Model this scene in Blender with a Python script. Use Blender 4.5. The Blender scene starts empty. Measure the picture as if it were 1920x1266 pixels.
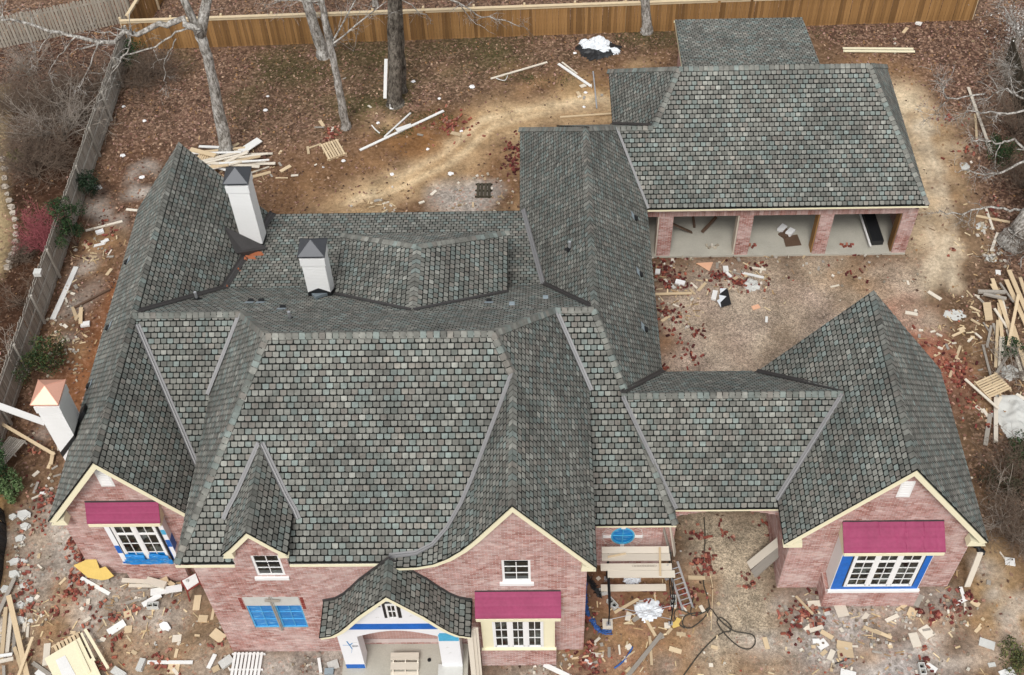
import bpy, math, random
import numpy as np
from mathutils import Vector, Matrix, noise as mnoise
from mathutils.geometry import tessellate_polygon
random.seed(7)
rng = np.random.default_rng(11)
sc = bpy.context.scene
COL = sc.collection
RAD = math.radians

# ------------------------------------------------------------------ camera
F_PX, PITCH, YAW, ROLL, CAM_H = 2252.784, RAD(50.526), RAD(-2.144), RAD(-2.339), 37.572
fw = Vector((math.sin(YAW)*math.cos(PITCH), math.cos(YAW)*math.cos(PITCH), -math.sin(PITCH)))
rt0 = Vector((math.cos(YAW), -math.sin(YAW), 0))
up0 = rt0.cross(fw)
RT = rt0*math.cos(ROLL) + up0*math.sin(ROLL)
UP = -rt0*math.sin(ROLL) + up0*math.cos(ROLL)
CAMP = Vector((0, 0, CAM_H))
cam_data = bpy.data.cameras.new('camera')
cam_data.sensor_width = 36; cam_data.lens = 36*F_PX/1920
cam_data.clip_start = 0.5; cam_data.clip_end = 2000
cam = bpy.data.objects.new('camera', cam_data); COL.objects.link(cam)
M = Matrix((RT, UP, -fw)).transposed().to_4x4(); M.translation = CAMP
cam.matrix_world = M
sc.camera = cam

# ------------------------------------------------------------------ sky, sun, exposure
SUN_EL, SUN_AZ = RAD(55), RAD(190)          # azimuth measured clockwise from +Y: sun stands behind the camera
w = bpy.data.worlds.new('World'); sc.world = w; w.use_nodes = True
nt = w.node_tree; nt.nodes.clear()
sky = nt.nodes.new('ShaderNodeTexSky'); sky.sky_type = 'NISHITA'; sky.sun_disc = False
sky.sun_elevation = SUN_EL; sky.sun_rotation = SUN_AZ
sky.air_density = 1.0; sky.dust_density = 3.0; sky.ozone_density = 1.0
hsv = nt.nodes.new('ShaderNodeHueSaturation'); hsv.inputs['Saturation'].default_value = 0.12
bg = nt.nodes.new('ShaderNodeBackground'); bg.inputs['Strength'].default_value = 0.142
wo = nt.nodes.new('ShaderNodeOutputWorld')
nt.links.new(sky.outputs[0], hsv.inputs['Color']); nt.links.new(hsv.outputs[0], bg.inputs[0]); nt.links.new(bg.outputs[0], wo.inputs[0])
sl = bpy.data.lights.new('sun', 'SUN'); sl.energy = 1.2; sl.angle = RAD(15); sl.color = (1.0, 0.965, 0.92)
so = bpy.data.objects.new('sun', sl); COL.objects.link(so)
sd = Vector((math.sin(SUN_AZ)*math.cos(SUN_EL), math.cos(SUN_AZ)*math.cos(SUN_EL), math.sin(SUN_EL)))
so.rotation_euler = sd.to_track_quat('Z', 'Y').to_euler(); so.location = sd*60
sc.view_settings.view_transform = 'Standard'; sc.view_settings.look = 'None'
sc.view_settings.gamma = 1; sc.view_settings.exposure = 0.44
sc.view_settings.use_curve_mapping = False

# ------------------------------------------------------------------ helpers
def ray(px, py): return fw + RT*((px-960)/F_PX) - UP*((py-633)/F_PX)
def at(px, py, z=0.0):
    d = ray(px, py); t = (z-CAMP.z)/d.z; return CAMP + d*t
def aty(px, py, y):
    d = ray(px, py); t = (y-CAMP.y)/d.y; return CAMP + d*t
def lin(r, g, b):
    f = lambda c: (c/255/12.92) if c/255 <= 0.04045 else ((c/255+0.055)/1.055)**2.4
    return (f(r), f(g), f(b))

class MB:
    def __init__(s): s.v = []; s.f = []; s.c = []
    def poly(s, pts, col=None):
        n = len(s.v); s.v += [tuple(p) for p in pts]; s.f.append(tuple(range(n, n+len(pts)))); s.c.append(col)
    def hexa(s, p, col=None):      # 8 corners: bottom ring 0-3 counter-clockwise, top ring 4-7
        n = len(s.v); s.v += [tuple(q) for q in p]
        for f in ((3, 2, 1, 0), (4, 5, 6, 7), (0, 1, 5, 4), (1, 2, 6, 5), (2, 3, 7, 6), (3, 0, 4, 7)):
            s.f.append(tuple(n+i for i in f)); s.c.append(col)
    def box(s, x0, x1, y0, y1, z0, z1, col=None):
        s.hexa([(x0, y0, z0), (x1, y0, z0), (x1, y1, z0), (x0, y1, z0), (x0, y0, z1), (x1, y0, z1), (x1, y1, z1), (x0, y1, z1)], col)
    def obox(s, c, ax, ay, az, col=None):
        c = Vector(c)
        s.hexa([c-ax-ay-az, c+ax-ay-az, c+ax+ay-az, c-ax+ay-az, c-ax-ay+az, c+ax-ay+az, c+ax+ay+az, c-ax+ay+az], col)
    def beam(s, p, q, wd, h, upv=(0, 0, 1), col=None):
        p, q = Vector(p), Vector(q); d = (q-p); L = d.length; d.normalize()
        sd_ = d.cross(Vector(upv)); sd_.normalize(); u = sd_.cross(d)
        s.obox((p+q)/2, d*(L/2), sd_*(wd/2), u*(h/2), col)
    def prism(s, pts, vec, col=None):
        pts = [Vector(p) for p in pts]; vec = Vector(vec); n = len(pts); b = len(s.v)
        s.v += [tuple(p) for p in pts] + [tuple(p+vec) for p in pts]
        s.f.append(tuple(range(b, b+n))); s.c.append(col)
        s.f.append(tuple(range(b+2*n-1, b+n-1, -1))); s.c.append(col)
        for i in range(n):
            j = (i+1) % n; s.f.append((b+i, b+n+i, b+n+j, b+j)); s.c.append(col)
    def tube(s, pts, rad, n=6, col=None, cap=True):
        pts = [Vector(p) for p in pts]; base = len(s.v); m = len(pts); ref = Vector((0.31, 0.22, 0.92))
        for i, p in enumerate(pts):
            d = pts[min(i+1, m-1)]-pts[max(i-1, 0)]
            if d.length < 1e-6: d = Vector((0, 0, 1))
            d.normalize(); a = d.cross(ref)
            if a.length < 0.05: a = d.cross(Vector((1, 0, 0)))
            a.normalize(); b = d.cross(a); r = rad[i] if isinstance(rad, (list, tuple)) else rad
            for k in range(n):
                t = 2*math.pi*k/n; s.v.append(tuple(p + a*(r*math.cos(t)) + b*(r*math.sin(t))))
        for i in range(m-1):
            for k in range(n):
                k2 = (k+1) % n; s.f.append((base+i*n+k, base+i*n+k2, base+(i+1)*n+k2, base+(i+1)*n+k)); s.c.append(col)
        if cap:
            s.f.append(tuple(base+k for k in range(n-1, -1, -1))); s.c.append(col)
            s.f.append(tuple(base+(m-1)*n+k for k in range(n))); s.c.append(col)
    def mesh(s, name, mat, smooth=False):
        me = bpy.data.meshes.new(name); me.from_pydata(s.v, [], s.f)
        if any(c is not None for c in s.c):
            a = me.attributes.new('Col', 'FLOAT_COLOR', 'FACE')
            arr = np.ones((len(s.f), 4), np.float32)
            arr[:, :3] = [(c if c is not None else (0.5, 0.5, 0.5)) for c in s.c]
            a.data.foreach_set('color', arr.ravel())
        if mat: me.materials.append(mat)
        if smooth: me.polygons.foreach_set('use_smooth', [True]*len(s.f))
        me.update(); return me
    def build(s, name, mat, parent=None, smooth=False, **k):
        return link(name, s.mesh(name, mat, smooth), parent, **k)

def base_of(o): return o.get('_b', (0, 0, 0))
def link(name, me, parent=None, label=None, cat=None, group=None, kind=None):
    o = bpy.data.objects.new(name, me); COL.objects.link(o)
    if parent is not None:
        o.parent = parent; o.matrix_parent_inverse = world_of(parent).inverted()
    if label: o['label'] = label
    if cat: o['category'] = cat
    if group: o['group'] = group
    if kind: o['kind'] = kind
    return o
def world_of(o):
    m = o.matrix_basis.copy()
    if o.parent is not None: m = world_of(o.parent) @ o.matrix_parent_inverse @ m
    return m
def thing(name, label, cat, loc=(0, 0, 0), rz=0.0, group=None):
    o = bpy.data.objects.new(name, None); COL.objects.link(o); o.empty_display_size = 0.3
    o.location = loc; o.rotation_euler = (0, 0, rz); o['label'] = label; o['category'] = cat
    if group: o['group'] = group
    return o
def child(name, me, parent):       # mesh given in the thing's own coordinates
    o = bpy.data.objects.new(name, me); COL.objects.link(o); o.parent = parent; return o
def dup(root, loc, rz, label=None, group=None, tilt=None):
    def cp(o, par):
        c = o.copy(); COL.objects.link(c)
        if par is not None: c.parent = par
        for ch in o.children: cp(ch, c)
        return c
    r = cp(root, None); r.location = loc; r.rotation_euler = (tilt[0] if tilt else 0, tilt[1] if tilt else 0, rz)
    if label: r['label'] = label
    if group: r['group'] = group
    return r

# ------------------------------------------------------------------ materials
def new_mat(name):
    m = bpy.data.materials.new(name); m.use_nodes = True; t = m.node_tree
    return m, t, t.nodes['Principled BSDF']
def N(t, kind, **k):
    n = t.nodes.new(kind)
    for a, b in k.items(): setattr(n, a, b)
    return n
def mix(t, fac, a, b, mode='MIX'):
    n = N(t, 'ShaderNodeMix', data_type='RGBA', blend_type=mode)
    for sock, v in ((n.inputs[0], fac), (n.inputs[6], a), (n.inputs[7], b)):
        if hasattr(v, 'is_linked') or isinstance(v, bpy.types.NodeSocket): t.links.new(v, sock)
        elif isinstance(v, (tuple, list)): sock.default_value = (*v[:3], 1)
        else: sock.default_value = v
    return n.outputs[2]
def ramp(t, v, stops):
    r = N(t, 'ShaderNodeValToRGB'); t.links.new(v, r.inputs[0]); e = r.color_ramp.elements
    while len(e) < len(stops): e.new(0.5)
    for i, (p, c) in enumerate(stops):
        e[i].position = p; e[i].color = (*c, 1) if isinstance(c, tuple) else (c, c, c, 1)
    return r.outputs[0]
def noise(t, vec, scale, detail=4, rough=0.55):
    n = N(t, 'ShaderNodeTexNoise'); n.inputs['Scale'].default_value = scale; n.inputs['Detail'].default_value = detail; n.inputs['Roughness'].default_value = rough
    if vec is not None: t.links.new(vec, n.inputs['Vector'])
    return n.outputs[0]
def bump(t, b, h, strength=0.3, dist=0.02):
    n = N(t, 'ShaderNodeBump'); n.inputs['Strength'].default_value = strength; n.inputs['Distance'].default_value = dist
    t.links.new(h, n.inputs['Height']); t.links.new(n.outputs[0], b.inputs['Normal'])
def simple(name, col, rough=0.7, var=0.25, scale=3.0, fine=30.0, bmp=0.2, metal=0.0, stretch=None, objrand=0.0, spec=0.3):
    m, t, b = new_mat(name); tc = N(t, 'ShaderNodeTexCoord'); vec = tc.outputs['Object']
    if stretch:
        mp = N(t, 'ShaderNodeMapping'); mp.inputs['Scale'].default_value = stretch; t.links.new(vec, mp.inputs[0]); vec = mp.outputs[0]
    n1 = noise(t, vec, scale, 5); n2 = noise(t, vec, fine, 3)
    dark = tuple(c*(1-var) for c in col); lite = tuple(min(1, c*(1+var)) for c in col)
    c = mix(t, n1, dark, lite)
    c = mix(t, 0.35*min(1, var*3), c, ramp(t, n2, [(0.3, 0.45), (0.7, 1.0)]), 'MULTIPLY')
    if objrand:
        oi = N(t, 'ShaderNodeObjectInfo')
        c = mix(t, objrand, c, ramp(t, oi.outputs['Random'], [(0, (0.35, 0.32, 0.3)), (0.5, (0.8, 0.77, 0.72)), (1, (1, 1, 1))]), 'MULTIPLY')
    t.links.new(c, b.inputs['Base Color']); b.inputs['Roughness'].default_value = rough; b.inputs['Metallic'].default_value = metal
    b.inputs['Specular IOR Level'].default_value = spec
    if bmp: bump(t, b, n2, bmp, 0.01)
    return m
def vcol(name, rough=0.9, lo=0.7, hi=1.15, scale=8.0, fine=60.0, bmp=0.25, wash=None, spec=0.25, big=False):
    m, t, b = new_mat(name); tc = N(t, 'ShaderNodeTexCoord'); vec = tc.outputs['Object']
    at_ = N(t, 'ShaderNodeAttribute'); at_.attribute_name = 'Col'
    n1 = noise(t, vec, scale, 4); n2 = noise(t, vec, fine, 2)
    c = mix(t, 1.0, at_.outputs['Color'], ramp(t, n1, [(0.25, lo), (0.75, hi)]), 'MULTIPLY')
    c = mix(t, 0.5, c, ramp(t, n2, [(0.3, 0.6), (0.7, 1.0)]), 'MULTIPLY')
    if big: c = mix(t, 1.0, c, ramp(t, noise(t, vec, 0.55, 4, 0.6), [(0.3, (0.76, 0.76, 0.75)), (0.7, (1.18, 1.17, 1.14))]), 'MULTIPLY')
    if wash:
        n3 = noise(t, vec, wash[1], 5, 0.65)
        c = mix(t, ramp(t, n3, [(wash[3], 0.0), (wash[3]+0.25, wash[2])]), c, wash[0])
    t.links.new(c, b.inputs['Base Color']); b.inputs['Roughness'].default_value = rough; b.inputs['Specular IOR Level'].default_value = spec
    if bmp: bump(t, b, n2, bmp, 0.008)
    return m
def barkmat(name, lite, dark):
    m, t, b = new_mat(name); tc = N(t, 'ShaderNodeTexCoord'); mp = N(t, 'ShaderNodeMapping'); mp.inputs['Scale'].default_value = (1, 1, 0.35); t.links.new(tc.outputs['Object'], mp.inputs[0])
    n1 = noise(t, mp.outputs[0], 9, 6, 0.7); n2 = noise(t, tc.outputs['Object'], 2.2, 4); n3 = noise(t, mp.outputs[0], 28, 4, 0.7)
    c = mix(t, ramp(t, n1, [(0.40, 1.0), (0.58, 0.0)]), lite, dark); c = mix(t, 1, c, ramp(t, n2, [(0.3, (0.62, 0.6, 0.58)), (0.7, (1.1, 1.1, 1.1))]), 'MULTIPLY'); c = mix(t, 0.8, c, ramp(t, n3, [(0.35, 0.45), (0.6, 1.1)]), 'MULTIPLY')
    t.links.new(c, b.inputs['Base Color']); b.inputs['Roughness'].default_value = 0.95; b.inputs['Specular IOR Level'].default_value = 0.15; bump(t, b, n1, 0.9, 0.04); return m
MAT = dict(
    shingle=vcol('shingle', 0.92, 0.72, 1.2, 5.5, 90, 0.4, big=True),
    brick=vcol('brick', 0.9, 0.8, 1.15, 6, 70, 0.4, wash=((0.68, 0.57, 0.54), 0.8, 0.45, 0.42)),
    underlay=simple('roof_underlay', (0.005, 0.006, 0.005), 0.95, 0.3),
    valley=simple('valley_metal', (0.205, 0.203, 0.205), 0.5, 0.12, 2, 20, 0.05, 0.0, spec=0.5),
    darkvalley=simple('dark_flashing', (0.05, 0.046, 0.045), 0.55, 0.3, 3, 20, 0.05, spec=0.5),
    cream=simple('cream_trim', (0.80, 0.75, 0.54), 0.6, 0.06, 2, 15, 0.05),
    white=simple('white_paint', (0.80, 0.80, 0.79), 0.55, 0.04, 2, 20, 0.05),
    mortar=simple('mortar', (0.56, 0.49, 0.46), 0.95, 0.15, 4, 40, 0.3),
    plainbrick=None, glass=None, film=None,
    magenta=simple('magenta_underlayment', (0.285, 0.05, 0.115), 0.6, 0.22, 1.4, 10, 0.3, spec=0.2),
    black=simple('black_plastic', (0.015, 0.016, 0.018), 0.5, 0.4, 4, 25, 0.5, spec=0.5),
    copper=simple('copper', (0.78, 0.42, 0.31), 0.38, 0.08, 2, 14, 0.03, 0.35, spec=0.5),
    capmetal=simple('chimney_cap_metal', (0.06, 0.064, 0.072), 0.45, 0.08, 2, 14, 0.03, 0.3, spec=0.5),
    wrap=simple('white_house_wrap', (0.80, 0.81, 0.83), 0.5, 0.05, 1.5, 12, 0.1),
    bluetape=simple('blue_tape', (0.005, 0.13, 0.52), 0.45, 0.25, 3, 12, 0.3, spec=0.4),
    paletape=simple('pale_blue_tape', (0.08, 0.42, 0.66), 0.45, 0.2, 3, 12, 0.2),
    concrete=simple('concrete_slab', (0.44, 0.42, 0.36), 0.9, 0.22, 1.2, 18, 0.3),
    greyblock=simple('grey_concrete_block', (0.55, 0.55, 0.52), 0.92, 0.15, 4, 40, 0.5),
    lumber=simple('new_lumber', (0.66, 0.52, 0.34), 0.75, 0.14, 1.5, 9, 0.2, stretch=(1, 8, 8), objrand=0.45),
    palelumber=simple('pale_lumber', (0.72, 0.66, 0.56), 0.75, 0.12, 1.5, 9, 0.2, stretch=(1, 8, 8), objrand=0.35),
    greylumber=simple('weathered_lumber', (0.36, 0.33, 0.29), 0.85, 0.25, 1.5, 10, 0.4, stretch=(1, 8, 8), objrand=0.4),
    whiteboard=simple('white_board', (0.76, 0.76, 0.74), 0.6, 0.08, 2, 14, 0.1, objrand=0.15),
    yellowboard=simple('yellow_sheathing', (0.66, 0.47, 0.14), 0.8, 0.15, 3, 20, 0.2),
    creampanel=simple('cream_panel', (0.76, 0.70, 0.50), 0.7, 0.08, 2, 20, 0.1),
    salmon=simple('salmon_sheet', (0.74, 0.42, 0.27), 0.8, 0.12, 3, 20, 0.1),
    cedar=simple('cedar_board', (0.385, 0.215, 0.083), 0.8, 0.5, 1.6, 14, 0.3, stretch=(6, 6, 0.6), objrand=0.8),
    cedarcap=simple('cedar_cap', (0.62, 0.50, 0.33), 0.8, 0.12, 2, 14, 0.2),
    greyfence=simple('grey_fence_board', (0.43, 0.405, 0.36), 0.9, 0.4, 2.2, 14, 0.4, stretch=(6, 6, 0.6), objrand=0.5),
    palefence=simple('pale_fence_board', (0.40, 0.36, 0.30), 0.9, 0.25, 2.2, 14, 0.4, stretch=(6, 6, 0.6), objrand=0.45),
    darkfence=simple('dark_fence_board', (0.075, 0.065, 0.045), 0.9, 0.3, 2.2, 14, 0.4, stretch=(6, 6, 0.6), objrand=0.4),
    bark=barkmat('pale_bark', (0.62, 0.60, 0.56), (0.20, 0.18, 0.155)),
    darkbark=barkmat('dark_bark', (0.25, 0.225, 0.19), (0.07, 0.06, 0.05)),
    twig=simple('grey_twig', (0.29, 0.25, 0.21), 0.95, 0.25, 4, 16, 0.3),
    browntwig=simple('brown_twig', (0.15, 0.11, 0.082), 0.95, 0.25, 4, 16, 0.3),
    pinktwig=simple('red_twig', (0.27, 0.075, 0.085), 0.9, 0.2, 4, 16, 0.3),
    leaf=vcol('leaves', 0.7, 0.7, 1.3, 3, 20, 0.1),
    litter=vcol('dry_leaf', 0.9, 0.75, 1.2, 3, 20, 0.0),
    rubble=vcol('rubble_chips', 0.95, 0.7, 1.2, 6, 40, 0.5),
    foam=simple('white_foam', (0.80, 0.80, 0.80), 0.8, 0.06, 6, 30, 0.4),
    pipe=simple('brown_pipe', (0.12, 0.075, 0.05), 0.6, 0.2, 3, 15, 0.1),
    steel=simple('galvanised_steel', (0.50, 0.51, 0.53), 0.4, 0.12, 3, 20, 0.05, 0.6, spec=0.5),
    frame_red=simple('red_steel', (0.24, 0.045, 0.035), 0.6, 0.25, 4, 20, 0.2),
    darkvent=simple('black_vent', (0.012, 0.013, 0.014), 0.6, 0.2, 4, 20, 0.1),
    slate=simple('grey_blue_flashing', (0.25, 0.30, 0.33), 0.6, 0.12, 3, 20, 0.1),
    tarwhite=simple('white_tarp', (0.72, 0.76, 0.80), 0.4, 0.12, 3, 12, 0.5, spec=0.5),
    bluepipe=simple('blue_pipe', (0.03, 0.10, 0.32), 0.45, 0.2, 4, 15, 0.2, spec=0.5),
    hose=simple('black_hose', (0.045, 0.04, 0.03), 0.6, 0.2, 4, 15, 0.1, spec=0.4),
    orangepatch=simple('bare_orange_felt', (0.36, 0.12, 0.055), 0.9, 0.3, 4, 18, 0.2),
    stone=simple('edging_stone', (0.50, 0.44, 0.37), 0.95, 0.3, 3, 20, 0.5, objrand=0.4),
    paleblue=simple('blue_tinted_frame', (0.10, 0.40, 0.68), 0.45, 0.2, 3, 12, 0.2),
    logo=simple('logo_print', (0.07, 0.075, 0.085), 0.6, 0.1), logoblue=simple('logo_blue', (0.02, 0.22, 0.50), 0.6, 0.1),
)
def mk_glass():
    m, t, b = new_mat('window_glass'); tc = N(t, 'ShaderNodeTexCoord'); n1 = noise(t, tc.outputs['Object'], 2.2, 4)
    t.links.new(mix(t, ramp(t, n1, [(0.52, 0.0), (0.72, 1.0)]), (0.005, 0.007, 0.006), (0.10, 0.12, 0.11)), b.inputs['Base Color'])  # pale noise patches painted into the glass colour as interior glimpses and reflections
    b.inputs['Roughness'].default_value = 0.04; b.inputs['Specular IOR Level'].default_value = 0.5; return m
MAT['glass'] = mk_glass()
def mk_film():
    m, t, b = new_mat('blue_protective_film'); tc = N(t, 'ShaderNodeTexCoord'); v = tc.outputs['Object']
    n1 = noise(t, v, 2.5, 3); mp = N(t, 'ShaderNodeMapping'); mp.inputs['Scale'].default_value = (0.7, 1, 5); mp.inputs['Rotation'].default_value = (0, 0.3, 0); t.links.new(v, mp.inputs[0])
    n2 = noise(t, mp.outputs[0], 3.2, 6, 0.7)
    c = mix(t, n1, (0.0, 0.115, 0.42), (0.006, 0.25, 0.60)); c = mix(t, ramp(t, n2, [(0.56, 0.0), (0.62, 0.8)]), c, (0.25, 0.58, 0.80))
    t.links.new(c, b.inputs['Base Color']); b.inputs['Roughness'].default_value = 0.3; bump(t, b, n2, 0.5, 0.02); return m
MAT['film'] = mk_film()
def mk_plainbrick():
    m, t, b = new_mat('brick_wall_far'); tc = N(t, 'ShaderNodeTexCoord'); sep = N(t, 'ShaderNodeSeparateXYZ'); t.links.new(tc.outputs['Object'], sep.inputs[0])
    ad = N(t, 'ShaderNodeMath', operation='ADD'); t.links.new(sep.outputs[0], ad.inputs[0]); t.links.new(sep.outputs[1], ad.inputs[1])
    cb = N(t, 'ShaderNodeCombineXYZ'); t.links.new(ad.outputs[0], cb.inputs[0]); t.links.new(sep.outputs[2], cb.inputs[1])
    br = N(t, 'ShaderNodeTexBrick'); br.inputs['Scale'].default_value = 1; br.inputs['Brick Width'].default_value = 0.203; br.inputs['Row Height'].default_value = 0.075
    br.inputs['Mortar Size'].default_value = 0.008; br.inputs['Color1'].default_value = (0.34, 0.165, 0.135, 1); br.inputs['Color2'].default_value = (0.44, 0.245, 0.21, 1); br.inputs['Mortar'].default_value = (0.48, 0.40, 0.37, 1)
    t.links.new(cb.outputs[0], br.inputs[0]); t.links.new(br.outputs[0], b.inputs['Base Color']); b.inputs['Roughness'].default_value = 0.9; return m
MAT['plainbrick'] = mk_plainbrick()
# ------------------------------------------------------------------ the house: measured dimensions (metres)
ax, az, ay0, ay1, aw, ae = -13.558, 7.572, 20.027, 34.425, 2.459, 4.146
bz, by, y2, z2, bx0, bx1, bez, bxl, bxr = 10.249, 22.706, 25.887, 7.573, -8.178, -1.368, 5.958, -10.959, 1.58
bey, cyf, cx = 17.47, 17.22, -0.831
sB = (10.249-5.958)/(22.706-17.491); bez_f = bz-sB*(by-bey)
cz = bz-(cx-bx1)*(bz-bez)/(bxr-bx1)
fx, fxe, fxl, fy1, e2y, e2z, fyn = 1.788, 4.36, -0.784, 34.875, 20.189, 3.342, 39.826
yk, zk, y3, z3 = 29.4, 4.88, 34.5, 3.65
jy, jz, jx0, jx1, jey, jez, jxe, jxw = 39.268, 6.873, 5.692, 13.385, 34.821, 3.318, 15.642, 3.20
jny = 2*jy-jey
hy, hz, hey, hez = 23.32, 6.267, 20.777, 3.342
ix, iz, iw, ie, iy0, iy1 = 10.928, 7.832, 3.236, 3.558, 19.33, 26.289
sA = (az-ae)/aw; s2f = (z2-e2z)/(y2-e2y); s2b = (z2-zk)/(yk-y2); s3 = (zk-z3)/(y3-yk)
sF = (z2-e2z)/(fxe-fx); sJ = (jz-jez)/(jy-jey); sI = (iz-ie)/iw; sH = (hz-hez)/(hy-hey); sHb = (hz-ie)/(iy1-0.03-hy)
tb = (bz-z2)/(bz-bez)
xl2, xr2 = bx0+tb*(bxl-bx0), bx1+tb*(bxr-bx1)
yB = lambda z: by-(bz-z)/sB                    # y on the main front slope at height z
yj = yB(cz)
yv = y2-(z2-bez)/s2f
house = thing('brick_house', 'large new brick house with steep grey shingle roofs, three chimneys and an open garage wing', 'house', (-2, 26, 0))

PL = {}                                         # roof planes: name -> (wing, corner points)
def pl(n, wing, *pts): PL[n] = (wing, [Vector(p) for p in pts])
pl('A_left', 'A', (ax-aw, ay0, ae), (ax, ay0, az), (ax, ay1, az), (ax-aw, ay1, ae))
pl('A_right', 'A', (ax, ay0, az), (ax+aw, ay0, ae), (ax+aw, 28, ae), (ax, 28, az))
xb = ax+(az-3.62)/sA
pl('A_rightb', 'A', (ax, 28, az), (xb, 28, 3.62), (xb, ay1, 3.62), (ax, ay1, az))
pl('B_front', 'B', (bxl, bey, bez_f), (bxr, bey, bez_f), (bx1, by, bz), (bx0, by, bz))
pl('B_left', 'B', (bxl, bey, bez), (bx0, by, bz), (xl2, y2, z2), (bxl, yv, bez))
pl('B_right', 'B', (cx, yj, cz), (cx, cyf, cz), (bxr, cyf, bez), (bxr, yv, bez))
pl('B_rightb', 'B', (bx1, by, bz), (cx, yj, cz), (bxr, yv, bez), (xr2, y2, z2))
pl('B_back', 'B', (bx0, by, bz), (bx1, by, bz), (xr2, y2, z2), (xl2, y2, z2))
prof_c = [(cx, cz), (-2.0, 7.58), (-2.38, 7.04), (-2.80, 6.58), (-3.25, 6.26), (-3.75, 6.10), (-4.55, 6.05)]
for i in range(len(prof_c)-1):
    (xa, za), (xc, zc) = prof_c[i], prof_c[i+1]
    pl('C_left%d' % i, 'B', (xa, cyf, za), (xa, yB(za)+0.02, za), (xc, yB(zc)+0.02, zc), (xc, cyf, zc))
xk_a, xk_f = ax+(az-zk)/sA, fx-(z2-zk)/sF
xp = fx-(z2-z3)/sF
pl('L2_front', 'F', (ax+aw, y2, z2), (ax+aw, e2y, e2z), (fxe, e2y, e2z), (fx, y2, z2))
pl('L2_frontb', 'F', (ax, y2, z2), (ax+aw, y2-(z2-ae)/s2f, ae), (ax+aw, y2, z2))
pl('L2_back', 'F', (ax, y2, z2), (fx, y2, z2), (xk_f, yk, zk), (xk_a, yk, zk))
pl('porch', 'F', (xk_a-0.2, yk, zk), (xk_f, yk, zk), (xk_f, y3, z3), (xb, y3, z3))
pl('F_right', 'F', (fx, y2, z2), (fxe, e2y, e2z), (fxe, fyn, e2z), (fx, fy1, z2))
pl('F_left', 'F', (xk_f, yk, zk), (fx, y2, z2), (fx, fy1, z2), (fxl, fyn, e2z))
pl('F_leftb', 'F', (xk_f, yk, zk), (fxl, fyn, e2z), (fxl, 33.0, e2z))
pl('F_north', 'F', (fx, fy1, z2), (fxe, fyn, e2z), (fxl, fyn, e2z))
zl = 5.39; yl = jy-(jz-zl)/sJ; xl_v = fx+(z2-zl)/sF; xl_h = jx0+(jxw-jx0)*(jz-zl)/(jz-jez)
pl('J_front', 'J', (jxw, jey, jez), (jxe, jey, jez), (jx1, jy, jz), (jx0, jy, jz))
pl('J_link', 'J', (xl_v, yl, zl), (jxw, jey, jez), (xl_h, yl, zl))
pl('J_linkb', 'J', (xl_v, yl, zl), (xl_h, yl, zl), (jxw, yl+(zl-jez)/sJ, jez), (0.8, yl+(zl-jez)/sJ, jez))
pl('J_north', 'J', (jx0, jy, jz), (jx1, jy, jz), (jxe, jny, jez), (jxw, jny, jez))
pl('J_west', 'J', (jx0, jy, jz), (jxw, jny, jez), (jxw, jey, jez))
pl('J_east', 'J', (jx1, jy, jz), (jxe, jey, jez), (jxe, jny, jez))
pl('shed', 'L', (6.3, 42.3, 4.55), (12.25, 42.3, 4.55), (12.55, 47.9, 2.96), (6.55, 47.9, 2.96))
xh_f = fx+(z2-hz)/sF; xh_i = ix-(iz-hz)/sI
pl('H_front', 'H', (xh_f, hy, hz), (fxe-0.05, hey, hez), (ix-iw+0.15, hey, hez), (xh_i, hy, hz))
pl('H_back', 'H', (xh_f, hy, hz), (xh_i, hy, hz), (ix-(iz-hez)/sI, hy+(hz-hez)/sHb, hez), (fxe, hy+(hz-hez)/sHb, hez))
pl('I_left', 'I', (ix-iw, iy0, ie), (ix, iy0, iz), (ix, iy1, iz), (ix-iw, iy1, ie))
pl('I_right', 'I', (ix, iy0, iz), (ix+iw, iy0, ie), (ix+iw, iy1, ie), (ix, iy1, iz))
dx_, dz_, dyf = -8.36, 8.20, 17.20
prof_d = [(dx_, dz_), (dx_+0.70, 7.24), (dx_+0.97, 6.93)]
for sgn, nm in ((1, 'r'), (-1, 'l')):
    for i in range(2):
        (xa, za), (xc, zc) = [(dx_+sgn*(q[0]-dx_), q[1]) for q in prof_d[i:i+2]]
        pl('D_%s%d' % (nm, i), 'D', (xa, dyf, za), (xa, yB(za)+0.02, za), (xc, yB(zc)+0.02, zc), (xc, dyf, zc))
ex_, eyf, eyb = -4.55, 16.20, 17.43
prof_e = [(0, 6.22), (1.0, 4.96), (1.42, 4.31), (1.68, 3.95), (1.95, 3.69), (2.33, 3.57)]
for sgn, nm in ((1, 'r'), (-1, 'l')):
    for i in range(5):
        (xa, za), (xc, zc) = [(ex_+sgn*q[0], q[1]) for q in prof_e[i:i+2]]
        pl('E_%s%d' % (nm, i), 'E', (xa, eyf, za), (xa, eyb, za), (xc, eyb, zc), (xc, eyf, zc))
gx_, gz_, gy0, gy1, gw, ge = -4.23, 7.56, 25.90, 28.86, 3.08, 5.74
gyv = y2+(z2-ge)/s2b; gyn = 31.25
pl('G_left', 'G', (gx_, gy0, gz_), (gx_, gy1, gz_), (gx_-gw, gyn, ge), (gx_-gw, gyv, ge))
pl('G_right', 'G', (gx_, gy0, gz_), (gx_, gy1, gz_), (gx_+gw, gyn, ge), (gx_+gw, gyv, ge))
pl('G_north', 'G', (gx_, gy1, gz_), (gx_+gw, gyn, ge), (gx_-gw, gyn, ge))

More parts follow.
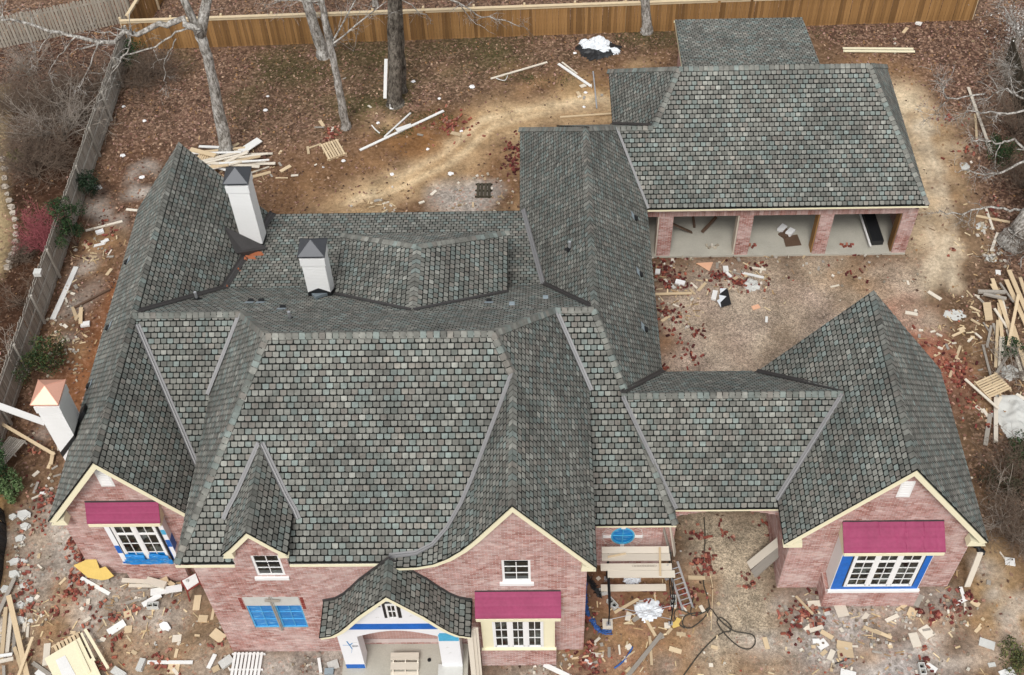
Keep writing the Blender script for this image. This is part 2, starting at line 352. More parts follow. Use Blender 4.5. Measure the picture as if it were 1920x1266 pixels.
def newell(pts):
    n = Vector((0, 0, 0))
    for i, p in enumerate(pts):
        q = pts[(i+1) % len(pts)]
        n += Vector(((p.y-q.y)*(p.z+q.z), (p.z-q.z)*(p.x+q.x), (p.x-q.x)*(p.y+q.y)))
    n.normalize(); return n if n.z > 0 else -n
NRM = {k: newell(v[1]) for k, v in PL.items()}
for k, (wg, pts) in PL.items():                 # counter-clockwise from above
    ar = sum(pts[i].x*pts[(i+1) % len(pts)].y-pts[(i+1) % len(pts)].x*pts[i].y for i in range(len(pts)))
    if ar < 0: PL[k] = (wg, pts[::-1])
wing_mb = {}
for k, (wg, pts) in PL.items():
    wing_mb.setdefault(wg, MB()).prism([p for p in pts[::-1]], (0, 0, -0.06))
ROOF = {wg: mb.build('roof', MAT['underlay'], house) for wg, mb in wing_mb.items()}

# ---- shingles: every tab its own piece of geometry
PAL = [((0.205, 0.200, 0.188), 5), ((0.172, 0.166, 0.156), 4.2), ((0.138, 0.134, 0.126), 2.4), ((0.250, 0.246, 0.232), 3), ((0.172, 0.200, 0.196), 3.4), ((0.222, 0.262, 0.260), 1.7), ((0.310, 0.306, 0.290), 1.1), ((0.190, 0.170, 0.158), 2.0), ((0.148, 0.158, 0.150), 1.6), ((0.27, 0.245, 0.225), .5)]
pw = np.array([p[1] for p in PAL]); pw = pw/pw.sum(); pc = np.array([p[0] for p in PAL]); pm_ = (pc*pw[:, None]).sum(0); pc = pm_+0.76*(pc-pm_)
def tabcols(n):
    c = pc[rng.choice(len(PAL), n, p=pw)]*np.array((1.04, 1.065, 1.03)); return c*rng.uniform(0.86, 1.14, (n, 1))
E_, W_ = 0.19, 0.2126
def clip(poly, cv):
    out = poly
    for i in range(len(cv)):
        a, b = cv[i], cv[(i+1) % len(cv)]; ex, ey = b[0]-a[0], b[1]-a[1]; inp = out; out = []
        if not inp: return []
        for j in range(len(inp)):
            p, q = inp[j], inp[(j+1) % len(inp)]
            dp = ex*(p[1]-a[1])-ey*(p[0]-a[0]); dq = ex*(q[1]-a[1])-ey*(q[0]-a[0])
            if dp >= 0: out.append(p)
            if (dp >= 0) != (dq >= 0):
                t = dp/(dp-dq); out.append((p[0]+t*(q[0]-p[0]), p[1]+t*(q[1]-p[1])))
    return out
zpl = []
for k, (wg, pts) in PL.items(): zpl.append((k, np.array([(p.x, p.y) for p in pts]), NRM[k], pts[0]))
def covered(k0, P):                               # true where another roof plane lies above
    cov = np.zeros(len(P), bool)
    for k, xy, n, p0 in zpl:
        if k == k0: continue
        ins = np.ones(len(P), bool)
        for i in range(len(xy)):
            a, b = xy[i], xy[(i+1) % len(xy)]
            ins &= ((b[0]-a[0])*(P[:, 1]-a[1])-(b[1]-a[1])*(P[:, 0]-a[0]))/math.hypot(b[0]-a[0], b[1]-a[1]) > 0.32
        zz = p0.z-(n.x*(P[:, 0]-p0.x)+n.y*(P[:, 1]-p0.y))/n.z
        cov |= ins & (zz > P[:, 2]+0.07)
    return cov
ANCH = {}
def anchor(k):
    n, p0 = NRM[k], PL[k][1][0]; key = (round(n.x, 2), round(n.y, 2), round(n.dot(p0), 1)); return key
tabs = []                                         # (score, plane, polygon 2D, frame)
for k, (wg, pts) in PL.items():
    n = NRM[k]; u = Vector((0, 0, 1))-n*n.z
    u.normalize(); h = u.cross(n); o = pts[0]
    P2 = [((p-o).dot(h), (p-o).dot(u)) for p in pts]
    if sum(P2[i][0]*P2[(i+1) % len(P2)][1]-P2[(i+1) % len(P2)][0]*P2[i][1] for i in range(len(P2))) < 0: P2 = P2[::-1]
    a0, a1 = min(q[0] for q in P2), max(q[0] for q in P2); b0, b1 = min(q[1] for q in P2), max(q[1] for q in P2)
    nr = max(1, round((b1-b0)/E_)); e = (b1-b0)/nr if (k[0] in 'CED' and k[1] == '_') else E_; nr = math.ceil((b1-b0)/e-1e-6)
    key = anchor(k); base, sh = ANCH.setdefault(key, (0.0 if (k[0] in 'CED' and k[1] == '_') else min(p.dot(u) for p in pts), rng.uniform(0, W_)))
    if not (k[0] in 'CED' and k[1] == '_'):
        off = (base-o.dot(u)-b0) % E_; off = off-E_ if off > 1e-4 else off; b0 += off; nr = math.ceil((b1-b0)/e-1e-6); sh = (sh-o.dot(h)-a0) % W_; row0 = round((b0+o.dot(u)-base)/E_)
    else: row0 = 0
    cells = [(r, c) for r in range(nr) for c in range(-1, int((a1-a0)/W_)+2)]
    cen = np.array([tuple(o+h*(a0+sh-W_+(c+0.5*((r+row0) % 2)+0.5)*W_)+u*(b0+(r+0.55)*e)) for r, c in cells])
    cov = covered(k, cen)
    for (r, c), cv in zip(cells, cov):
        if cv: continue
        x0 = a0+sh-W_+(c+0.5*((r+row0) % 2))*W_+0.0135+rng.uniform(-.004, .004); x1 = x0+W_-0.030; y0_ = b0+r*e+0.036+rng.uniform(-.004, .004); y1_ = b0+(r+1)*e+0.002
        g = 0.03; y0_ += .006*math.sin(c*.37+r*1.9); x1 += .006*math.sin(c*2.3+r)
        q = [(x0+g, y0_), (x1-g, y0_), (x1, y0_+g), (x1, y1_), (x0, y1_), (x0, y0_+g)]
        full = all(all((P2[(i+1) % len(P2)][0]-P2[i][0])*(p[1]-P2[i][1])-(P2[(i+1) % len(P2)][1]-P2[i][1])*(p[0]-P2[i][0]) >= 0 for i in range(len(P2))) for p in q)
        if not full:
            q = clip(q, P2)
            if len(q) < 3: continue
        cc = o+h*(x0+W_/2)+u*y0_; d = CAMP-cc; L = d.length
        if not full:
            A2 = abs(sum(q[i][0]*q[(i+1) % len(q)][1]-q[(i+1) % len(q)][0]*q[i][1] for i in range(len(q))))/2
            if A2 < 0.0015: continue
        tabs.append((max(0, n.dot(d)/L)/(L*L) if full else 0, k, q, o, h, u, n, y0_, y1_))
cols = tabcols(len(tabs))
# colour drifts slowly over the roof, as bundles do
def tab_geo(mb, t, col):
    _, k, q, o, h, u, n, ya, yb = t
    hh = lambda y: 0.014-0.008*min(1, max(0, (y-ya)/(yb-ya)))
    top = [o+h*x+u*y+n*hh(y) for x, y in q]; bot = [o+h*x+u*y+n*0.001 for x, y in q]
    mb.poly(top, col); m = len(q)
    for i in range(m):
        j = (i+1) % m
        if q[i][1] > yb-0.002 and q[j][1] > yb-0.002: continue
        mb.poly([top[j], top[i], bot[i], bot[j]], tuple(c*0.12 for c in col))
order = sorted(range(len(tabs)), key=lambda i: -tabs[i][0])
top300 = set(order[:300]); stuff = MB()
for i, t in enumerate(tabs):
    c = tuple(cols[i])
    if i in top300:
        mb = MB(); tab_geo(mb, t, c); mb.build('shingle', MAT['shingle'], ROOF[PL[t[1]][0]])
    else: tab_geo(stuff, t, c)
stuff.build('shingle_courses', MAT['shingle'], house, kind='stuff')

# ---- ridge and hip caps, valley metal
def sides(p, q, n1, n2, down=True):
    d = (q-p).normalized(); out = []
    for n in (n1, n2):
        s = d.cross(n); s.normalize()
        out.append(s)
    mid = (n1+n2).normalized()
    other = [n2, n1]
    for i in range(2):                            # a ridge's flank falls away from the other plane
        below = out[i].dot(other[i]) < 0
        if below != down: out[i] = -out[i]
    return d, out[0], out[1], mid
caps = []
def ridge(p, q, a, b):
    p, q = Vector(p), Vector(q); n1, n2 = NRM[a], NRM[b]; L = (q-p).length; k = max(1, int(L/0.2)); d, s1, s2, m = sides(p, q, n1, n2)
    wg = PL[a][0]
    for i in range(k): caps.append((p+d*(L*i/k), d, L/k, s1, s2, m, n1, n2, wg))
def cap_mesh(mb, c, col):
    p, d, L, s1, s2, m, n1, n2, wg = c
    L2 = L*0.97; wd = 0.145+random.uniform(-.008, .008); hi, lo = 0.052, 0.034; x0 = d*0.012
    R0 = [p+x0+s1*wd+n1*hi*0.8, p+x0+s1*0.05+m*(hi), p+x0+m*(hi+0.018), p+x0+s2*0.05+m*hi, p+x0+s2*wd+n2*hi*0.8]
    R1 = [a+d*(L2-0.020)+m*(lo-hi) for a in R0]
    for i in range(4): mb.poly([R0[i], R0[i+1], R1[i+1], R1[i]], col)
    low0 = [a-m*0.05 for a in R0]; low1 = [a-m*0.05 for a in R1]; dk = tuple(x*0.5 for x in col)
    for i in range(4): mb.poly([R0[i], low0[i], low0[i+1], R0[i+1]], dk)
    mb.poly([R0[0], R1[0], low1[0], low0[0]], dk); mb.poly([R0[4], low0[4], low1[4], R1[4]], dk)
V = Vector
ridge((ax, ay0, az), (ax, ay1, az), 'A_left', 'A_right')
ridge((bx0, by, bz), (bx1, by, bz), 'B_front', 'B_back')
ridge((bxl, bey, bez_f), (bx0, by, bz), 'B_front', 'B_left'); ridge((xl2, y2, z2), (bx0, by, bz), 'B_back', 'B_left')
ridge((cx, yj, cz), (bx1, by, bz), 'B_front', 'B_right'); ridge((xr2, y2, z2), (bx1, by, bz), 'B_back', 'B_right')
ridge((cx, cyf, cz), (cx, yj, cz), 'C_left0', 'B_right')
ridge((ax, y2, z2), (xl2, y2, z2), 'L2_front', 'L2_back'); ridge((xr2, y2, z2), (fx, y2, z2), 'L2_front', 'L2_back')
ridge((fxe, e2y, e2z), (fx, y2, z2), 'L2_front', 'F_right'); ridge((fx, y2, z2), (fx, fy1, z2), 'F_left', 'F_right')
ridge((fxl, fyn, e2z), (fx, fy1, z2), 'F_left', 'F_north'); ridge((xl_v, fy1+(z2-zl)*(fyn-fy1)/(z2-e2z), zl), (fx, fy1, z2), 'F_right', 'F_north')
ridge((xl_v, yl, zl), (xl_h, yl, zl), 'J_link', 'J_linkb')
ridge((jx0, jy, jz), (jx1, jy, jz), 'J_front', 'J_north'); ridge((xl_h, yl, zl), (jx0, jy, jz), 'J_front', 'J_west')
ridge((jxe, jey, jez), (jx1, jy, jz), 'J_front', 'J_east'); ridge((jxw, jny, jez), (jx0, jy, jz), 'J_west', 'J_north'); ridge((jxe, jny, jez), (jx1, jy, jz), 'J_east', 'J_north')
ridge((xh_f, hy, hz), (xh_i, hy, hz), 'H_front', 'H_back'); ridge((ix, iy0, iz), (ix, iy1, iz), 'I_left', 'I_right')
ridge((dx_, dyf, dz_), (dx_, yB(dz_), dz_), 'D_l0', 'D_r0'); ridge((ex_, eyf, 6.22), (ex_, eyb, 6.22), 'E_l0', 'E_r0')
ridge((gx_, gy0, gz_), (gx_, gy1, gz_), 'G_left', 'G_right')
ridge((gx_-gw, gyn, ge), (gx_, gy1, gz_), 'G_left', 'G_north'); ridge((gx_+gw, gyn, ge), (gx_, gy1, gz_), 'G_right', 'G_north')
cs = sorted(range(len(caps)), key=lambda i: (caps[i][0]-CAMP).length); near = set(cs[:300]); mbc = MB(); ccol = tabcols(len(caps))*1.0
for i, c in enumerate(caps):
    if i in near:
        mb = MB(); cap_mesh(mb, c, tuple(ccol[i])); mb.build('ridge_cap', MAT['shingle'], ROOF[c[8]])
    else: cap_mesh(mbc, c, tuple(ccol[i]))
mbc.build('ridge_cap_rows', MAT['shingle'], house, kind='stuff')
def valley(pts, a, b, mat='valley', wd=0.125):
    pts = [Vector(p) for p in pts]; n1, n2 = NRM[a], NRM[b]; mb = MB(); sec = []
    for i, p in enumerate(pts):
        q0, q1 = pts[max(i-1, 0)], pts[min(i+1, len(pts)-1)]
        d, s1, s2, m = sides(q0, q1, n1, n2, False)
        sec.append([p+s1*wd+n1*0.036, p+s1*wd*0.35+m*0.032, p+m*0.075, p+s2*wd*0.35+m*0.032, p+s2*wd+n2*0.036])
    for i in range(len(sec)-1):
        for j in range(4): mb.poly([sec[i][j], sec[i][j+1], sec[i+1][j+1], sec[i+1][j]])
    for sct in (sec[0], sec[-1]): mb.poly([sct[0], sct[2], sct[4], sct[4]-m*0.05, sct[0]-m*0.05])
    mb.build('valley_flashing', MAT[mat], ROOF[PL[a][0]])
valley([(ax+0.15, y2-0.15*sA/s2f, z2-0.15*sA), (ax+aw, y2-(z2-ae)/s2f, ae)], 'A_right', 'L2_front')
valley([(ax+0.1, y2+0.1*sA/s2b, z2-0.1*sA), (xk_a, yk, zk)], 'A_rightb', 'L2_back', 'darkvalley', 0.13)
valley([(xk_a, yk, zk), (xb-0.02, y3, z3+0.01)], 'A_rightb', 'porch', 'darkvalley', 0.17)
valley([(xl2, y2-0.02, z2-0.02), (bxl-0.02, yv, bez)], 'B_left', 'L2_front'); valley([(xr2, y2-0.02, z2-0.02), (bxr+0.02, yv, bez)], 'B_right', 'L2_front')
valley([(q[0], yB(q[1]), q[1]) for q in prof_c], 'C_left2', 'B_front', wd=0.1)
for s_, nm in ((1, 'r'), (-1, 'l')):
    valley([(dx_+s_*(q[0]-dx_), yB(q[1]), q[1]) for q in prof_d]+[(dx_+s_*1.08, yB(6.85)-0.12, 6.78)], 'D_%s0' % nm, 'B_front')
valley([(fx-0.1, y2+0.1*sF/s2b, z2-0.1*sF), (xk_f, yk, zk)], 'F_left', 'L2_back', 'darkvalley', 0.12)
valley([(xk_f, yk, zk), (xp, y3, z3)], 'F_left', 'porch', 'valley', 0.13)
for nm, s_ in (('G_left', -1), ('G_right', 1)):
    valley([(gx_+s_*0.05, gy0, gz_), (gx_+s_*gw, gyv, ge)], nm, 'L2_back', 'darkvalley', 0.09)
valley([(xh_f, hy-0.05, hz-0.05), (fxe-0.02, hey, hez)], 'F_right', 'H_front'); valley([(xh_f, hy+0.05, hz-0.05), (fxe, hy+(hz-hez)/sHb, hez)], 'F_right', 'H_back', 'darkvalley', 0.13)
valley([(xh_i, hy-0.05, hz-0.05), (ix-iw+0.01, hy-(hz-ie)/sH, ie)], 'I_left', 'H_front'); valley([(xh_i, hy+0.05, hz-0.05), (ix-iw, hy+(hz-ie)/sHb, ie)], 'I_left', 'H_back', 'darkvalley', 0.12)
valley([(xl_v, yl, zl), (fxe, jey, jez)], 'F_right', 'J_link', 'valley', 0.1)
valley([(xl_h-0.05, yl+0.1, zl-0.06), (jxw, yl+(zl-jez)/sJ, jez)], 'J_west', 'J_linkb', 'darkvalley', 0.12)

# ---- rake boards, fascia, eave returns
def offs(prof, d):
    out = []
    for i, (x, z) in enumerate(prof):
        x0, z0 = prof[max(i-1, 0)]; x1, z1 = prof[min(i+1, len(prof)-1)]
        tx, tz = x1-x0, z1-z0; L = math.hypot(tx, tz); nx, nz = tz/L, -tx/L
        if nz > 0: nx, nz = -nx, -nz
        if i == 0 or i == len(prof)-1: pass
        out.append((x+nx*d, z+nz*d))
    return out
def rake(left, right, y, wd=0.175, th=0.045, drop=0.065):
    # left and right profiles run from the peak down; the boards meet at the peak
    for prof in (left, right):
        lo = offs(prof, wd+drop); hi = offs(prof, drop)
        s = abs((prof[1][1]-prof[0][1])/(prof[1][0]-prof[0][0])); kx = math.sqrt(1+s*s)
        hi[0] = (prof[0][0], prof[0][1]-drop*kx); lo[0] = (prof[0][0], prof[0][1]-(wd+drop)*kx)
        mb = MB()
        for i in range(len(prof)-1):
            mb.prism([(hi[i][0], y, hi[i][1]), (hi[i+1][0], y, hi[i+1][1]), (lo[i+1][0], y, lo[i+1][1]), (lo[i][0], y, lo[i][1])], (0, th, 0))
        mb.build('rake_board', MAT['cream'], house)
rake([(ax, az), (ax-aw, ae)], [(ax, az), (ax+aw, ae)], ay0+0.01)
rake([(ix, iz), (ix-iw, ie)], [(ix, iz), (ix+iw, ie)], iy0+0.01)
rake(prof_c, [(cx, cz), (bxr, bez)], cyf+0.01, 0.145)
rake([(2*dx_-q[0], q[1]) for q in prof_d], prof_d, dyf+0.01, 0.145)
rake([(ex_-q[0], q[1]) for q in prof_e], [(ex_+q[0], q[1]) for q in prof_e], eyf+0.01, 0.13, drop=0.05)
def ret(x, z, y, sgn, ln, dep, hh=0.34):        # eave return: small boxed end under a rake
    mb = MB(); mb.prism([(x, y-0.008, z-0.07), (x+sgn*ln, y-0.008, z-0.07), (x+sgn*ln*0.92, y-0.008, z-0.07+hh), (x+sgn*0.25*ln, y-0.008, z+0.06)][::(1 if sgn > 0 else -1)], (0, dep, 0)); mb.build('eave_return', MAT['cream'], house)
ret(ax-aw+0.02, ae-0.2, ay0+0.02, 1, 0.55, 0.36); ret(ix-iw+0.02, ie-0.2, iy0+0.02, 1, 0.6, 0.3); ret(ix+iw-0.02, ie-0.2, iy0+0.02, -1, 0.6, 0.3)
ret(bxr-0.02, bez-0.2, cyf+0.03, -1, 0.45, 0.18); ret(dx_-0.96, 6.75, dyf+0.02, 1, 0.34, 0.2, 0.3); ret(dx_+0.96, 6.75, dyf+0.02, -1, 0.3, 0.2, 0.3)
def fascia(p, q, hh=0.10):
    p, q = Vector(p), Vector(q); d = (q-p).normalized(); nn = Vector((d.y, -d.x, 0)); mb = MB()
    c = (p+q)/2-Vector((0, 0, 0.062+hh/2)); mb.obox(c, d*((q-p).length/2), nn*0.018, Vector((0, 0, hh/2))); mb.build('fascia', MAT['cream'], house)
fascia((bxl, 17.43, bez_f), (dx_-0.82, 17.43, bez_f), 0.10); fascia((dx_+0.82, 17.43, bez_f), (-4.75, 17.43, bez_f), 0.10); fascia((1.75, e2y+0.02, e2z), (fxe, e2y+0.02, e2z)); fascia((jxw+1.1, jey+0.02, jez), (jxe, jey+0.02, jez), 0.10)
fascia((fxe, hey+0.02, hez), (ix-iw+0.2, hey+0.02, hez)); fascia((ax-aw+0.02, ay1, ae), (ax-aw+0.02, ay0+0.06, ae)); fascia((ix+iw-0.02, iy0+0.06, ie), (ix+iw-0.02, iy1, ie))
fascia((jxe-0.02, jey, jez), (jxe-0.02, jny, jez)); fascia((gx_+gw-0.02, gyv+0.1, ge), (gx_+gw-0.02, gyn, ge)); fascia((fxe-0.02, 26.0, e2z), (fxe-0.02, jey, jez)); fascia((bxl+0.02, yv, bez), (bxl+0.02, bey+0.1, bez))
fascia((6.5, 47.88, 2.96), (12.55, 47.88, 2.96)); fascia((6.32, 42.4, 4.52), (6.57, 47.85, 2.98), 0.2)

# ---- chimneys
def chimney(x0, x1, y0, y1, zb, zt, capm, tall):
    ch = MB(); k = 6; hh = (zt-zb)
    cr = int(hh/0.0762)
    ch.box(x0, x1, y0, y1, zb, zt-0.32)
    ch.box(x0-0.04, x1+0.04, y0-0.04, y1+0.04, zt-0.32, zt)
    for i in range(cr):                          # painted brick courses stand a hair proud, joints recessed
        z = zb+i*hh/cr
        if z > zt-0.36: break
        ch.box(x0-0.006, x1+0.006, y0-0.006, y1+0.006, z, z+hh/cr-0.014)
    c = ch.build('chimney', MAT['white'], house)
    cp = MB(); o = 0.08
    cp.box(x0+0.04, x1-0.04, y0+0.04, y1-0.04, zt+0.002, zt+0.14); cp.box(x0-o, x1+o, y0-o, y1+o, zt+0.14, zt+0.19)
    xm, ym = (x0+x1)/2, (y0+y1)/2; b = [(x0-o, y0-o, zt+0.192), (x1+o, y0-o, zt+0.192), (x1+o, y1+o, zt+0.192), (x0-o, y1+o, zt+0.192)]
    for i in range(4): cp.poly([b[i], b[(i+1) % 4], (xm, ym, zt+0.192+tall)])
    for i in range(4): cp.beam(Vector(b[i])+Vector((0, 0, .004)), (xm, ym, zt+0.196+tall), 0.022, 0.018)
    cp.build('chimney_cap', MAT[capm], c)
    return c
c1 = chimney(-11.44, -10.66, 32.13, 32.88, 3.0, 7.43, 'capmetal', 0.42)
c2 = chimney(-8.16, -7.38, 28.07, 28.78, 4.0, 7.81, 'capmetal', 0.42)
c3 = chimney(-16.38, -15.62, 22.88, 23.74, 0.0, 6.55, 'copper', 0.36)
def flash(c, boxes, name='flashing', mat='black'):
    mb = MB()
    for p in boxes: mb.poly(p)
    mb.build(name, MAT[mat], c)
zA = lambda x: az-sA*(x-ax)
zP = lambda y: zk-s3*(y-yk)
z2B = lambda y: z2-s2b*(y-y2) if y < yk else zP(y)
f1 = 32.115; hh = 0.19
flash(c1, [[(-11.46, f1, zA(-11.46)), (-11.17, f1, zP(f1)), (-10.64, f1, zP(f1)), (-10.64, f1, zP(f1)+hh), (-11.17, f1, zP(f1)+hh), (-11.46, f1, zA(-11.46)+hh)],
           [(-10.646, f1, zP(f1)), (-10.646, 32.9, zP(32.9)), (-10.646, 32.9, zP(32.9)+hh), (-10.646, f1, zP(f1)+hh)]])
mb = MB(); mb.prism([(-11.95, 32.1, zA(-11.95)+0.05), (-11.5, 31.3, zA(-11.5)+0.05), (-11.2, 31.5, zP(31.5)+0.05), (-10.45, 31.95, zP(31.95)+0.05), (-10.6, 32.1, zP(32.1)+0.06), (-11.3, 32.1, zP(32.1)+0.2)], (0, 0, 0.03)); mb.build('cricket', MAT['darkvalley'], c1)
f2 = 28.058
flash(c2, [[(-8.18, f2, z2B(f2)), (-7.36, f2, z2B(f2)), (-7.36, f2, z2B(f2)+0.2), (-7.77, f2, z2B(f2)+0.42), (-8.18, f2, z2B(f2)+0.2)],
           [(-7.368, f2, z2B(f2)), (-7.368, 28.8, z2B(28.8)), (-7.368, 28.8, z2B(28.8)+0.2), (-7.368, f2, z2B(f2)+0.2)]])
mb = MB(); mb.prism([(-8.05, 28.05, z2B(28.05)+0.03), (-7.77, 27.5, z2B(27.5)+0.04), (-7.49, 28.05, z2B(28.05)+0.03)], (0, 0, 0.14)); mb.build('cricket', MAT['slate'], c2)
zAl = lambda x: az+sA*(x-ax)
flash(c3, [[(-16.40, 22.868, zAl(-16.40)), (-15.6, 22.868, zAl(-15.6)), (-15.6, 22.868, zAl(-15.6)+0.22), (-16.40, 22.868, zAl(-16.40)+0.3)],
           [(-15.606, 22.87, zAl(-15.6)), (-15.606, 23.76, zAl(-15.6)), (-15.606, 23.76, zAl(-15.6)+0.22), (-15.606, 22.87, zAl(-15.6)+0.22)]])
mb = MB(); mb.prism([(-15.6, 23.45, zAl(-15.6)+0.04), (-15.3, 23.55, zAl(-15.3)+0.04), (-15.3, 23.85, zAl(-15.3)+0.04), (-15.6, 23.9, zAl(-15.6)+0.05)], (0, 0, 0.22)); mb.build('cricket', MAT['black'], c3)

# ---- pipes and vents on the roofs
def plane_hit(px, py, k):
    n, p0 = NRM[k], PL[k][1][0]; d = ray(px, py); t = (p0-CAMP).dot(n)/d.dot(n); return CAMP+d*t
def pipe_vent(px, py, k):
    p = plane_hit(px, py, k); mb = MB(); mb.tube([p, p+Vector((0, 0, 0.4))], 0.05, 8); r = mb.build('vent_pipe', MAT['steel'], house)
    b = MB(); b.tube([p-Vector((0, 0, .02)), p+Vector((0, 0, 0.12))], [0.13, 0.07], 8); b.obox(p+NRM[k]*0.03, Vector((.14, 0, 0)), NRM[k].cross(Vector((1, 0, 0)))*0.14, NRM[k]*0.006); b.build('pipe_boot', MAT['darkvent'], r)
def box_vent(px, py, k, mat='darkvent', s=0.09):
    p = plane_hit(px, py, k); n = NRM[k]; u = Vector((0, 0, 1))-n*n.z; u.normalize(); h = u.cross(n); mb = MB()
    q = [p-h*s-u*s, p+h*s-u*s, p+h*s+u*s, p-h*s+u*s]; mb.hexa([a+n*0.01 for a in q]+[q[0]+n*0.11+u*.03, q[1]+n*0.11+u*.03, q[2]+n*0.05, q[3]+n*0.05]); v_ = mb.build('roof_vent', MAT[mat], house)
    if mat == 'darkvent':
        b = MB(); b.obox(p+u*(s+0.1)+n*0.028, h*0.15, u*0.12, n*0.004); b.build('vent_flange', MAT['slate'], v_)
for q in ((370, 562, 'L2_back'), (545, 600, 'L2_back'), (1068, 468, 'F_left')): pipe_vent(*q)
for q in ((470, 566, 'L2_back'), (490, 566, 'L2_back'), (530, 578, 'L2_back'), (917, 566, 'L2_back'), (239, 492, 'A_left'), (204, 615, 'A_left'), (168, 724, 'A_left'), (1190, 410, 'F_right'), (1200, 515, 'F_right'), (1209, 618, 'F_right')): box_vent(*q)
for q in ((1023, 560, 'L2_back'), (960, 572, 'L2_back')): box_vent(*q, mat='slate')
for (px, py, wd) in ((452, 488, .22), (478, 478, .3), (441, 506, .2), (470, 484, .22), (486, 476, .16), (418, 538, .2)):
    p = plane_hit(px, py, 'porch'); mb = MB(); n = NRM['porch']; a = random.uniform(-.3, .3); mb.obox(p+n*0.034, Vector((wd, a*wd, 0))*0.9, Vector((-.06, .09, 0)), n*0.004); mb.build('felt_scrap', MAT['orangepatch'], ROOF['F'])
# ------------------------------------------------------------------ brick walls
BR = MB()
BPAL = np.array((1.05, 1.01, 0.99))*(lambda q: q*.94+.06*q.mean(1, keepdims=True)*1.15)(np.array([(0.46, 0.26, 0.23), (0.40, 0.205, 0.175), (0.50, 0.31, 0.28), (0.35, 0.17, 0.14), (0.56, 0.40, 0.37), (0.45, 0.25, 0.22), (0.48, 0.29, 0.26)]))
def bcol(dark=1.0): return tuple(BPAL[rng.integers(len(BPAL))]*rng.uniform(0.85, 1.1)*dark)
def wall_face(o, ud, poly, holes=(), depth=0.12, arch=(), dark=1.0, bricks=True, mat='mortar'):
    # poly and holes in (u, z); ud = direction of u; outward normal = ud x Z
    o, ud = Vector(o), Vector(ud); nr = ud.cross(Vector((0, 0, 1)))
    P = lambda u, z, d=0.0: o+ud*u+Vector((0, 0, z))-nr*d
    mb = MB(); loops = [[Vector((u, z, 0)) for u, z in poly]]+[[Vector((u, z, 0)) for u, z in hq] for hq in holes]
    flat = [q for lp in loops for q in lp]
    for tri in tessellate_polygon(loops):
        t = [flat[i] for i in tri]
        if (t[1]-t[0]).cross(t[2]-t[0]).z < 0: t = t[::-1]
        mb.poly([P(q.x, q.y) for q in t])
        mb.poly([P(q.x, q.y, depth) for q in t[::-1]])
    for lp in loops:
        for i in range(len(lp)):
            a, b = lp[i], lp[(i+1) % len(lp)]; mb.poly([P(a.x, a.y), P(b.x, b.y), P(b.x, b.y, depth), P(a.x, a.y, depth)])
    wl = mb.build('wall', MAT[mat], house)
    if not bricks: return wl
    us = [q[0] for q in poly]; zs = [q[1] for q in poly]; u0, u1, z0, z1 = min(us), max(us), min(zs), max(zs)
    pr = 0.011
    def spans(zm):
        xs = []
        for i in range(len(poly)):
            a, b = poly[i], poly[(i+1) % len(poly)]
            if (a[1] > zm) != (b[1] > zm): xs.append(a[0]+(zm-a[1])/(b[1]-a[1])*(b[0]-a[0]))
        xs.sort(); return [(xs[i], xs[i+1]) for i in range(0, len(xs)-1, 2)]
    def cut(sp, hq, zm):
        xs = []
        for i in range(len(hq)):
            a, b = hq[i], hq[(i+1) % len(hq)]
            if (a[1] > zm) != (b[1] > zm): xs.append(a[0]+(zm-a[1])/(b[1]-a[1])*(b[0]-a[0]))
        if len(xs) < 2: return sp
        a, b = min(xs), max(xs); out = []
        for s, e in sp:
            if e <= a or s >= b: out.append((s, e)); continue
            if s < a: out.append((s, a))
            if e > b: out.append((b, e))
        return out
    row = 0; z = z0
    while z < z1-0.03:
        zt = z+0.060; sp = spans(z+0.03)
        s2 = spans(zt)
        for hq in list(holes)+list(arch): sp = cut(sp, hq, z+0.03)
        for s, e in sp:
            k = math.floor((s-u0)/0.2032)-1
            while True:
                ua = u0+k*0.2032+(0.1016 if row % 2 else 0); k += 1
                if ua >= e: break
                ub = min(ua+0.184, e); ua = max(ua, s)
                if ub-ua < 0.025: continue
                c = bcol(dark); j = random.uniform(0, .005)
                f = [P(ua, z, -pr-j), P(ub, z, -pr-j), P(ub, zt, -pr-j), P(ua, zt, -pr-j)]; g = [P(ua, z, 0), P(ub, z, 0), P(ub, zt, 0), P(ua, zt, 0)]
                BR.poly(f, c); BR.poly([f[3], f[2], g[2], g[3]], c); BR.poly([f[0], f[3], g[3], g[0]], c); BR.poly([f[1], g[1], g[2], f[2]], c)
        z += 0.0762; row += 1
    return wl
def soldier(o, ud, u0, u1, z0, z1, cols=None, pr=0.014):
    o, ud = Vector(o), Vector(ud); nr = ud.cross(Vector((0, 0, 1))); n = max(1, round((u1-u0)/0.076)); st = (u1-u0)/n
    for i in range(n):
        c = tuple(np.array(bcol())*0.95); a, b = u0+i*st+0.005, u0+(i+1)*st-0.005
        f = [o+ud*x+Vector((0, 0, z))+nr*pr for x, z in ((a, z0), (b, z0), (b, z1), (a, z1))]; g = [p-nr*(pr+.002) for p in f]
        BR.poly(f, c); BR.poly([f[3], f[2], g[2], g[3]], c); BR.poly([f[0], f[3], g[3], g[0]], c); BR.poly([f[1], g[1], g[2], f[2]], c); BR.poly([f[1], f[0], g[0], g[1]], c)
def rect(x0, x1, z0, z1): return [(x0, z0), (x1, z0), (x1, z1), (x0, z1)]
X = (1, 0, 0)
def body(x0, x1, y0, y1, z0, z1):                # plain wall volumes behind and beside the faces the photograph shows
    mb = MB(); mb.box(x0, x1, y0, y1, z0, z1); mb.build('wall', MAT['plainbrick'], house)

